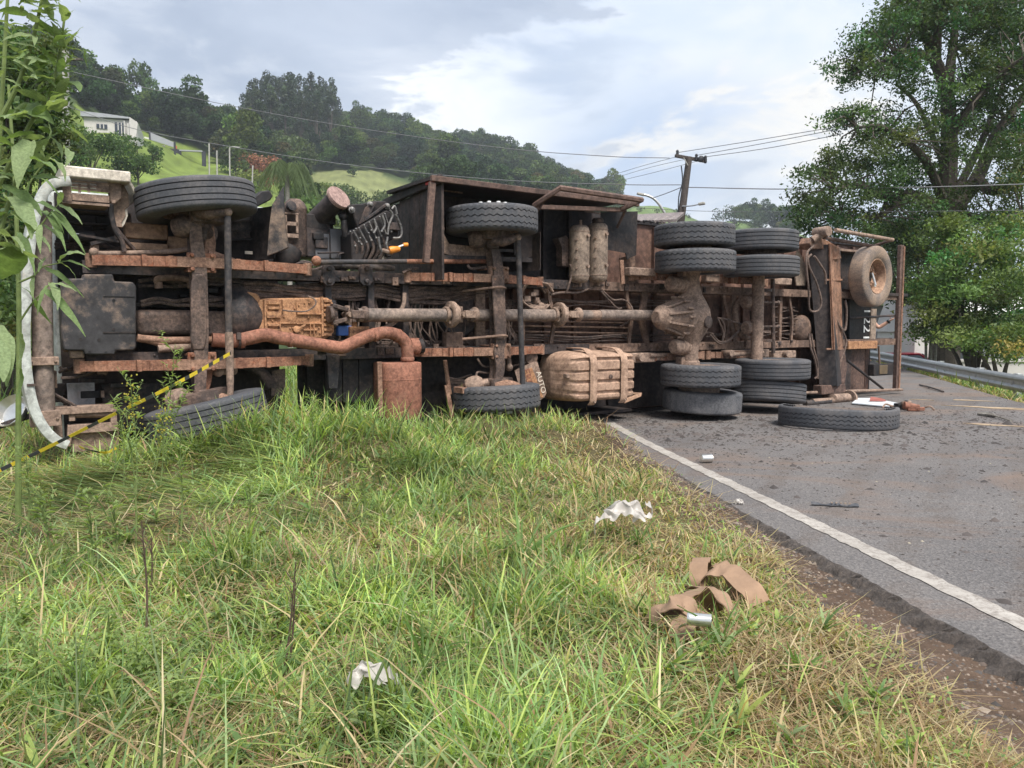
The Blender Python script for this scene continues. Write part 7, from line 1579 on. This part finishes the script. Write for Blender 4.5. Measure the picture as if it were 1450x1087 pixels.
def colour(x, y, st):
    n = len(x); g_ = GREEN[RNG.integers(0, len(GREEN), n)]; p = patch(x+17, y+5)[:, None]
    g_ = g_*(.66+.68*p); c = np.where(st[:, None], STRAW[RNG.integers(0, len(STRAW), n)], g_); return c*(1+.22*RNG.normal(size=(n, 1)))
fd = Field()
def clump_field(nc, per, y0, y1, L0, W0, spread, k=1.0, hmul=1.0):
    cx, cy = sample(nc, y0, y1, k); m_ = len(cx); tall = (.55+.75*patch(cx+1, cy))*(1.12-.5*patch(cx+3, cy))+.16*RNG.normal(size=m_); tall = np.clip(tall, .35, 1.5); az0 = RNG.random(m_)*6.28; isst = RNG.random(m_) < straw_amt(cx, cy)*.75
    i = np.repeat(np.arange(m_), per); n = len(i); x = cx[i]+RNG.normal(size=n)*spread; y = cy[i]+RNG.normal(size=n)*spread
    ok = (x < x_grass(y)+.05) & (y > 1.0); i, x, y = i[ok], x[ok], y[ok]; n = len(i)
    fl = flat_amt(x, y); d = x_grass(y)-x; short = np.clip(.34+d*.85, .32, 1)
    mound = 1+.45*np.exp(-((x+1.75)/1.05)**2-((y-6.5)/.8)**2)
    L = L0*tall[i]*short*mound*(.55+.75*RNG.random(n))*hmul; w = W0*(.6+.8*RNG.random(n))
    lean = np.abs(RNG.normal(size=n))*.55+.05; cur = RNG.uniform(.1, 1.9, n); az = RNG.random(n)*6.283
    lay = RNG.random(n) < fl; lean = np.where(lay, RNG.uniform(1.25, 1.5, n), lean); cur = np.where(lay, RNG.uniform(-.1, .25, n), cur); az = np.where(lay, 3.5+.45*RNG.normal(size=n), az); L = np.where(lay, L*1.7, L)
    st = (isst[i] & (RNG.random(n) < .75)) | (RNG.random(n) < straw_amt(x, y)*.45); flop = st & (RNG.random(n) < .6) & ~lay; lean = np.where(flop, RNG.uniform(.7, 1.4, n), lean)
    c = colour(x, y, st); c = np.where(lay[:, None] & (RNG.random(n) < .5)[:, None], c*np.array([.95, .85, .85])*.85, c)
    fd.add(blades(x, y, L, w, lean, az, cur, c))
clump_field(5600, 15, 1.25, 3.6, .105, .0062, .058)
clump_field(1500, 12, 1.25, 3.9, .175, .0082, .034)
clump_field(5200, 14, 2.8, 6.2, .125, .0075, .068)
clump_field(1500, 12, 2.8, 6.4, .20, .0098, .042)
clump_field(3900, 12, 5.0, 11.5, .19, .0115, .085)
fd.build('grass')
# thatch: straw lying low between the tufts
fd = Field(); x, y = sample(46000, 1.25, 9.5); n = len(x); keep = RNG.random(n) < np.clip(straw_amt(x, y)+.15, .1, 1); x, y = x[keep], y[keep]; n = len(x)
fd.add(blades(x, y, RNG.uniform(.07, .26, n)*np.clip(.6+y*.08, .6, 1.2), RNG.uniform(.0025, .006, n)*(.8+y*.1), RNG.uniform(1.1, 1.5, n), RNG.random(n)*6.283, RNG.uniform(-.3, .35, n), STRAW[RNG.integers(0, 5, n)]*RNG.uniform(.55, 1.1, (n, 1)), z=verge_z(x, y)+RNG.uniform(0, .05, n)))
fd.build('dry_grass_thatch')
# long leaning blades and seed stalks over the top
fd = Field(); x, y = sample(2000, 1.5, 8.5); n = len(x); d = x_grass(y)-x; keep = (RNG.random(n) < np.clip(d*.9, .12, 1)); x, y = x[keep], y[keep]; n = len(x)
fd.add(blades(x, y, RNG.uniform(.28, .50, n)*np.clip(.62+.25*(x_grass(y)-x), .5, 1.05), RNG.uniform(.004, .009, n), RNG.uniform(.1, .7, n), RNG.random(n)*6.283, RNG.uniform(.6, 2.0, n), colour(x, y, RNG.random(n) < .25)*1.05, 4))
# tall tufts before the truck
cx = np.array([-2.6, -2.35, -2.1, -1.8, -1.55, -1.3, -1.05, -.7, -.3, .0, .25, .5, -3.0, -.9, -1.95, -1.4, .55, -.5]); cy = np.array([6.3, 6.55, 6.35, 6.6, 6.4, 6.7, 6.5, 6.9, 7.2, 7.5, 7.9, 8.3, 6.1, 7.1, 6.85, 6.95, 8.7, 7.3])
i = np.repeat(np.arange(len(cx)), 90); n = len(i); x = cx[i]+RNG.normal(size=n)*.14; y = cy[i]+RNG.normal(size=n)*.12
fd.add(blades(x, y, RNG.uniform(.20, .46, n)*np.where(x > -.4, .55, 1), RNG.uniform(.008, .016, n), np.abs(RNG.normal(size=n))*.4, RNG.random(n)*6.283, RNG.uniform(.2, 1.4, n), colour(x, y, RNG.random(n) < .12)*1.15))
fd.build('tall_grass')
# broad leaved rosettes low in the grass
fd = Field(); cx, cy = sample(190, 1.5, 7.5); keep = (x_grass(cy)-cx) > .2; cx, cy = cx[keep], cy[keep]; i = np.repeat(np.arange(len(cx)), 9); n = len(i)
fd.add(blades(cx[i], cy[i], RNG.uniform(.05, .12, n), RNG.uniform(.011, .021, n), RNG.uniform(.5, 1.2, n), RNG.random(n)*6.283, RNG.uniform(.1, .8, n), GREEN[RNG.integers(0, 6, n)]*RNG.uniform(.7, 1.15, (n, 1)), z=verge_z(cx[i], cy[i])+.02+.05*RNG.random(n)))
fd.build('broad_leaf_herbs')
# short broad herbs low in the sward
fd = Field(); x, y = sample(9000, 1.4, 6); n = len(x)
c = np.stack([x, y, verge_z(x, y)+RNG.uniform(.02, .10, n)], 1); V, F_, cc = cards(c, RNG.uniform(.010, .026, n)*(.7+.12*y), .55, np.tile([0, 0, 1.0], (n, 1)), RNG, GREEN[RNG.integers(0, 6, n)]*RNG.uniform(.8, 1.3, (n, 1)), .6)
fd.add((V, F_, cc)); fd.build('ground_herbs')
# grass and weeds between the road and the guardrail
fd = Field(); n = 15000; y = 10+RNG.random(n)**1.3*20; x = x_right(y)+.18+RNG.random(n)*2.4; z = terrain_z(x, y)-.01; st = RNG.random(n) < np.clip(.9-(x-x_right(y))*1.1, .10, .9)
L = RNG.uniform(.10, .34, n)*np.where(st & (x-x_right(y) < .5), .5, 1.1); g_ = np.where(st[:, None], STRAW[RNG.integers(0, 5, n)], GREEN[RNG.integers(0, 6, n)]*1.05)*(1+.2*RNG.normal(size=(n, 1)))
fd.add(blades(x, y, L, RNG.uniform(.014, .034, n), np.abs(RNG.normal(size=n))*.5, RNG.random(n)*6.283, RNG.uniform(.2, 1.4, n), g_, z=z)); fd.build('roadside_grass')
# grass behind the truck, at the left edge and between
fd = Field(); n = 9000; y = 8.5+RNG.random(n)*12; x = -y*.75+RNG.random(n)*(y*.75-.3); z = terrain_z(x, y)-.01
fd.add(blades(x, y, RNG.uniform(.15, .5, n), RNG.uniform(.014, .03, n), np.abs(RNG.normal(size=n))*.4, RNG.random(n)*6.283, RNG.uniform(.2, 1.2, n), GREEN[RNG.integers(0, 6, n)]*RNG.uniform(.7, 1.2, (n, 1)), z=z)); fd.build('grass_behind_truck')

# ------------------------------------------------------------------ single plants
M['stem'] = leafmat('green_stem', .1, .6, .3, fixed=(.16, .21, .07)); M['stem_dry'] = plain('dry_brown_stem', (.085, .055, .038), .8, 0, .3, 20)
M['leafw'] = leafmat('weed_leaf', .45, .65, .15, fixed=(.25, .33, .13)); M['leafb'] = leafmat('broad_leaf', .4, .6, .2, fixed=(.155, .225, .09)); M['leafp'] = leafmat('pale_leaf', .4, .65, .15, fixed=(.23, .295, .15)); M['leafy'] = leafmat('yellow_flower', .3, .6, .2, fixed=(.45, .40, .08))
def leaf_mesh(name, m, L=1.0, w=.26, droop=.35, fold=.25, n=11):
    b = MB(); g = []
    for i in range(n):
        q = i/(n-1); hw = w*.5*max(.02, math.sin(math.pi*min(1, q*.96+.03))**.75*(1-.35*q)); z = -droop*q*q+.02*math.sin(q*17); x = q*(1-.12*droop*q)
        g.append([Vector((x, -hw, z+fold*hw+.012*math.sin(q*23))), Vector((x, -hw*.5, z+fold*hw*.45)), Vector((x, 0, z)), Vector((x, hw*.5, z+fold*hw*.45)), Vector((x, hw, z+fold*hw+.012*math.sin(q*19+1)))])
    b.sheet(g); me = b.mesh(name, m, 80); return me
LM = [leaf_mesh('broad_leaf_a', M['leafb'], w=.40, droop=.25), leaf_mesh('broad_leaf_b', M['leafp'], w=.36, droop=.4, fold=.5), leaf_mesh('broad_leaf_c', M['leafp'], w=.44, droop=.1, fold=.15)]
NM = [leaf_mesh('narrow_leaf_a', M['leafp'], w=.20, droop=.4), leaf_mesh('narrow_leaf_b', M['leafb'], w=.17, droop=.7)]
def leafmat4(p, d, L, roll=0.0):
    d = Vector(d).normalized(); up = Vector((0, 0, 1)); y = up.cross(d); y = y.normalized() if y.length > 1e-3 else Vector((0, 1, 0)); z = d.cross(y)
    return Matrix.Translation(p) @ (Matrix((d, y, z)).transposed().to_4x4()) @ Matrix.Rotation(roll, 4, 'X') @ Matrix.Scale(L, 4)
rl = random.Random(12)
# tall big leaved shrub, left foreground
so = at(-28, 700, 3.0); so.z = float(verge_z(so.x, so.y)); shb = empty('large_leaved_shrub', so); tag(shb, 'tall shrub with large drooping felted leaves at the left foreground edge', 'shrub')
stems = [([(-28, 700), (-30, 520), (-22, 380), (-6, 260), (4, 120), (10, 10), (16, -60)], 3.0), ([(-22, 400), (0, 330), (20, 262), (40, 215), (56, 190)], 2.9), ([(-6, 270), (22, 215), (48, 165), (70, 130), (82, 90), (92, 20)], 2.9), ([(0, 170), (25, 120), (45, 60), (58, 5), (64, -40)], 2.85), ([(-28, 520), (-10, 470), (2, 440)], 2.8), ([(-20, 380), (-6, 340), (14, 320)], 2.75)]
b = MB()
for k, (ps, y) in enumerate(stems): c = crv([at(px, py, y)-so for px, py in ps], 6); b.tube(c, list(np.linspace(.016 if k == 0 else .009, .004, len(c))), 7, False)
b.build('stem', M['stem'], shb)
big = [(2, 262, 62, 300, 2.85), (8, 280, 58, 315, 2.8), (62, 205, 62, 215, 2.75), (70, 190, 52, 175, 2.85), (58, 140, 45, 120, 2.9), (85, 158, 72, 148, 2.9), (95, 150, 60, 155, 2.95), (68, 175, 78, 200, 2.8), (100, 180, 126, 205, 2.9), (30, 215, -12, 190, 2.8), (-6, 330, 48, 345, 2.7), (-10, 345, 66, 378, 2.7), (0, 395, 42, 340, 2.8), (-8, 460, 20, 530, 2.7), (-14, 470, 8, 545, 2.65), (20, 90, 80, 118, 2.9), (48, 45, 92, 40, 2.9), (55, 12, 82, 8, 2.85), (45, 0, 5, -10, 2.85), (20, 40, -10, 20, 2.9), (60, 75, 95, 95, 2.95), (85, 115, 118, 122, 3.0), (30, 120, 2, 130, 2.8), (38, 160, 4, 172, 2.8), (44, 225, 85, 240, 2.75), (44, 200, 20, 245, 2.8), (20, 300, 52, 330, 2.75), (24, 150, 66, 168, 2.85), (6, 100, -14, 120, 2.9), (12, 60, 52, 70, 2.85), (78, 60, 104, 44, 2.9), (88, 30, 98, -4, 2.9), (92, 22, 108, 14, 2.9), (76, 92, 58, 60, 2.95)]
for k, (x0, y0, x1, y1, dd) in enumerate(big):
    p0, p1 = at(x0, y0, dd+rl.uniform(-.05, .05)), at(x1, y1, dd-.06+rl.uniform(-.12, .08)); d = p1-p0; L = d.length*.95; d = d+Vector((0, 0, .18*L)); link('leaf', LM[k % 3], shb, leafmat4(p0-so, d, L, rl.uniform(-.6, .6)))
for k in range(190):
    ps, y = stems[rl.choice((0, 1, 2, 2, 3, 3))]; c = [at(px, py, y)-so for px, py in ps]; q = rl.uniform(.35, .98)*(len(c)-1); i = int(q); p = c[i].lerp(c[min(i+1, len(c)-1)], q-i)
    if (p+so).z > 2.9: continue
    d = Vector((rl.uniform(-1, 1), rl.uniform(-1, .7), rl.uniform(-.25, .7))); link('leaf', (NM+LM)[rl.choice((0, 0, 1, 2, 3, 4))], shb, leafmat4(p+Vector((rl.gauss(0, .035), rl.gauss(0, .05), rl.gauss(0, .03))), d, rl.uniform(.05, .11), rl.uniform(-.9, .9)))
# slim stem with narrow leaves
so2 = at(25, 735, 4.1); so2.z = float(verge_z(so2.x, so2.y)); sl = empty('slim_sapling', so2); tag(sl, 'slim green stemmed sapling with narrow leaves beside the white bumper', 'sapling')
b = MB(); main = crv([at(26, 745, 4.1)-so2, at(26, 600, 4.1)-so2, at(27, 450, 4.1)-so2, at(24, 330, 4.1)-so2, at(20, 240, 4.1)-so2, at(12, 120, 4.1)-so2], 6); b.tube(main, list(np.linspace(.016, .007, len(main))), 8, False)
tw = [([(28, 455), (45, 430), (62, 412), (72, 400)], 4.05), ([(28, 350), (45, 330), (58, 318), (72, 300), (82, 290)], 4.0), ([(26, 400), (48, 390), (60, 378), (85, 372)], 4.0), ([(22, 300), (40, 262), (62, 232), (90, 210)], 4.1), ([(24, 380), (14, 350), (4, 330)], 4.1), ([(20, 260), (44, 290), (60, 300)], 4.0)]
for ps, y in tw: c = crv([at(px, py, y)-so2 for px, py in ps], 4); b.tube(c, list(np.linspace(.006, .0025, len(c))), 5, False)
b.build('stem', M['stem'], sl)
for (x0, y0, x1, y1) in [(70, 402, 98, 405), (70, 402, 88, 422), (68, 404, 52, 425), (50, 425, 48, 440), (62, 412, 92, 432), (48, 425, 40, 398), (82, 290, 108, 305), (82, 290, 92, 268), (72, 300, 100, 322), (60, 318, 88, 338), (58, 318, 52, 345), (72, 300, 88, 318), (45, 330, 74, 345), (85, 372, 110, 388), (85, 372, 95, 352), (62, 380, 94, 394), (55, 385, 60, 360), (48, 390, 42, 415), (85, 372, 108, 365), (90, 210, 112, 225), (70, 225, 98, 242), (50, 250, 84, 262), (44, 255, 30, 285), (62, 232, 60, 205), (60, 300, 84, 312), (44, 290, 66, 280), (4, 330, -12, 345), (14, 350, -6, 362), (20, 250, -4, 238), (24, 330, 46, 350), (20, 280, 46, 300), (28, 470, 38, 505), (27, 520, 40, 548)]:
    p0, p1 = at(x0, y0, 4.0+rl.uniform(-.08, .08)), at(x1, y1, 3.95+rl.uniform(-.12, .12)); d = p1-p0; L = d.length*1.15; link('leaf', NM[rl.randrange(2)], sl, leafmat4(p0-so2, d+Vector((0, 0, .2*L)), L, rl.uniform(-.7, .7)))
# weeds
def weed(px, py, hpx, depth, label, cat='weed', kind='leafy', lean=0.0, group=None, n=26, stem='stem', name='tall_weed', bend=0.0):
    o = at(px, py, depth); o.z = float(verge_z(o.x, o.y)); q = depth/FPX; H = hpx*q; e = empty(name, o); tag(e, label, cat, group); b = MB(); ax = lambda s_: Vector((lean*q*s_+bend*q*s_*s_, .04*math.sin(s_*4)*H, H*s_))
    b.tube([ax(k/8) for k in range(9)], list(np.linspace(.0055, .002, 9)), 6, False); Cn, Cd = [], []; br = []
    if kind in ('leafy', 'flower'):
        for k in range(5):
            s_ = .45+.12*k; a = k*2.4; p0 = ax(s_); p1 = p0+Vector((math.cos(a)*H*.10, math.sin(a)*H*.08, H*(.16))); br.append((p0, p1)); b.tube([p0, p0.lerp(p1, .5)+Vector((0, 0, -.004)), p1], [.0026, .002, .0012], 5, False)
    if kind == 'dry':
        for k in range(6): s_ = .55+.07*k; a = k*2.4; p0 = ax(s_); b.tube([p0, p0+Vector((math.cos(a)*.03, math.sin(a)*.03, .05))], [.002, .001], 4, False)
    b.build('stem', M[stem], e)
    if kind != 'dry':
        rg_ = np.random.default_rng(int(px*7+py)); V, F_ = [], []
        for k in range(n*3):
            if br and k % 3: p0, p1 = br[k % len(br)]; p = p0.lerp(p1, rg_.random())
            else: p = ax(.12+.85*rg_.random())
            a = rg_.random()*6.28; L = rg_.uniform(.028, .065)*(1 if kind != 'fine' else .5); p = p+(Vector(rg_.normal(size=3))*.028 if kind == 'fine' else Vector((0, 0, 0))); d = Vector((math.cos(a), math.sin(a), rg_.uniform(-.1, .8))).normalized(); sd_ = d.cross(Vector((0, 0, 1))).normalized(); w_ = L*.13*(2.0 if kind == 'fine' else 1)
            m_ = p+d*L*.5+Vector((0, 0, .004)); V += [p, m_+sd_*w_, p+d*L-Vector((0, 0, .006)), m_-sd_*w_]
        link('foliage', npmesh('weed_foliage', [tuple(v) for v in V], np.arange(len(V)).reshape(-1, 4), M['leafw']), e)
    if kind == 'flower':
        V = []; rg_ = np.random.default_rng(3); b = MB()
        for k in range(70): p = ax(.55+.45*rg_.random())+Vector(rg_.normal(size=3))*.03; b.ball(p, rg_.uniform(.004, .008), 5)
        b.build('flower_heads', M['leafy'], e)
    return e
weed(216, 690, 198, 5.6, 'tall leaning weed with feathery top before the front tie rod', lean=48, n=50, kind='leafy', bend=-6)
weed(206, 700, 145, 5.5, 'second tall weed just left of the leaning one', lean=60, n=40, bend=10)
weed(175, 690, 120, 5.4, 'single upright weed left of the yellow flowering weed', lean=0, n=24)
weed(195, 765, 175, 5.0, 'weed with small yellow flower heads beside the sunk tyre', kind='flower', n=30)
weed(228, 740, 130, 5.2, 'yellow headed weed leaning against the sunk front tyre', kind='flower', lean=10, n=24)
for k, (px, py, h, d, ln, lb) in enumerate([(130, 900, 150, 3.2, 6, 'slender green weed midway up the left grass'), (195, 850, 210, 3.9, -4, 'tallest slender green weed in the left grass'), (165, 870, 130, 3.5, 3, 'slender green weed just left of the dark dry stalks'), (352, 850, 120, 3.8, 8, 'slender green weed above the longest dry stalk'), (75, 900, 160, 3.1, -6, 'slender green weed nearest the left edge'), (258, 830, 140, 4.0, 5, 'slender green weed right of the tallest one'), (40, 820, 130, 3.9, 8, 'slender green weed below the end of the warning tape'), (440, 640, 90, 5.9, 4, 'slender green weed in front of the gearbox'), (520, 830, 100, 4.0, -5, 'slender green weed in the centre of the verge')]):
    weed(px, py, h, d, lb, lean=ln, group='slender green weeds in the verge', n=26)
for k, (px, py, h, d, ln, lb) in enumerate([(400, 1015, 190, 2.45, 26, 'dry brown seed stalk, longest, in the centre left grass'), (408, 1000, 150, 2.5, 16, 'dry brown stalk right beside the longest one'), (208, 975, 190, 2.65, 4, 'dry dark stalk in the left foreground grass'), (214, 880, 90, 3.2, 6, 'short dry stalk above the left dark stalk')]):
    weed(px, py, h, d, lb, 'stalk', 'dry', ln, None, 0, 'stem_dry', 'dry_stalk')
for k, (px, py, h, d) in enumerate([(120, 1060, 120, 2.2), (190, 1050, 110, 2.25), (60, 1070, 110, 2.2), (150, 1000, 90, 2.45), (230, 1010, 90, 2.4), (30, 1000, 110, 2.45), (250, 1075, 90, 2.15)]):
    weed(px, py, h, d, 'low bushy herb with tiny pale leaves in the near left corner', 'herb', 'fine', rl.uniform(-10, 14), 'tiny leaved herbs in the near left corner', 55, name='bushy_herb')
# strap leaved tuft in the middle, and smaller ones
def tuft(px, py, L, label, n, seed, w=.022, group=None):
    o = verge_pt(px, py); e = empty('broad_grass_tuft', o); tag(e, label, 'grass tuft', group); r = np.random.default_rng(seed)
    for k in range(n):
        Lk = np.array([L*r.uniform(.55, 1.1)]); q = blades(np.zeros(1), np.zeros(1), Lk, np.array([w*r.uniform(.7, 1.2)]), np.array([r.uniform(.05, .75)]), np.array([r.random()*6.28]), np.array([r.uniform(.1, 1.3)]), np.array([[.12, .20, .06]])*r.uniform(.85, 1.35), 6, np.zeros(1), .004)
        link('blade', npmesh('tuft_blade', q[0], q[1], M['grass'], q[2], True), e)
tuft(738, 800, .36, 'broad bladed grass tuft standing tallest in mid verge', 18, 1)
tuft(905, 775, .20, 'bright green grass tuft just below the larger plastic bag', 16, 2, .016)
tuft(1020, 920, .20, 'bright green grass tuft below the brown strap', 16, 3, .016)
tuft(1130, 960, .13, 'low round leaved green clump nearest the dirt shoulder', 14, 4, .022)
tuft(600, 960, .30, 'broad bladed grass tuft in the near centre, right of the small bag', 14, 5, .014)
tuft(985, 1075, .26, 'broad bladed grass tuft at the bottom edge right of centre', 12, 6, .018)
tuft(380, 990, .26, 'broad bladed grass tuft left of the small bag', 12, 7, .014)
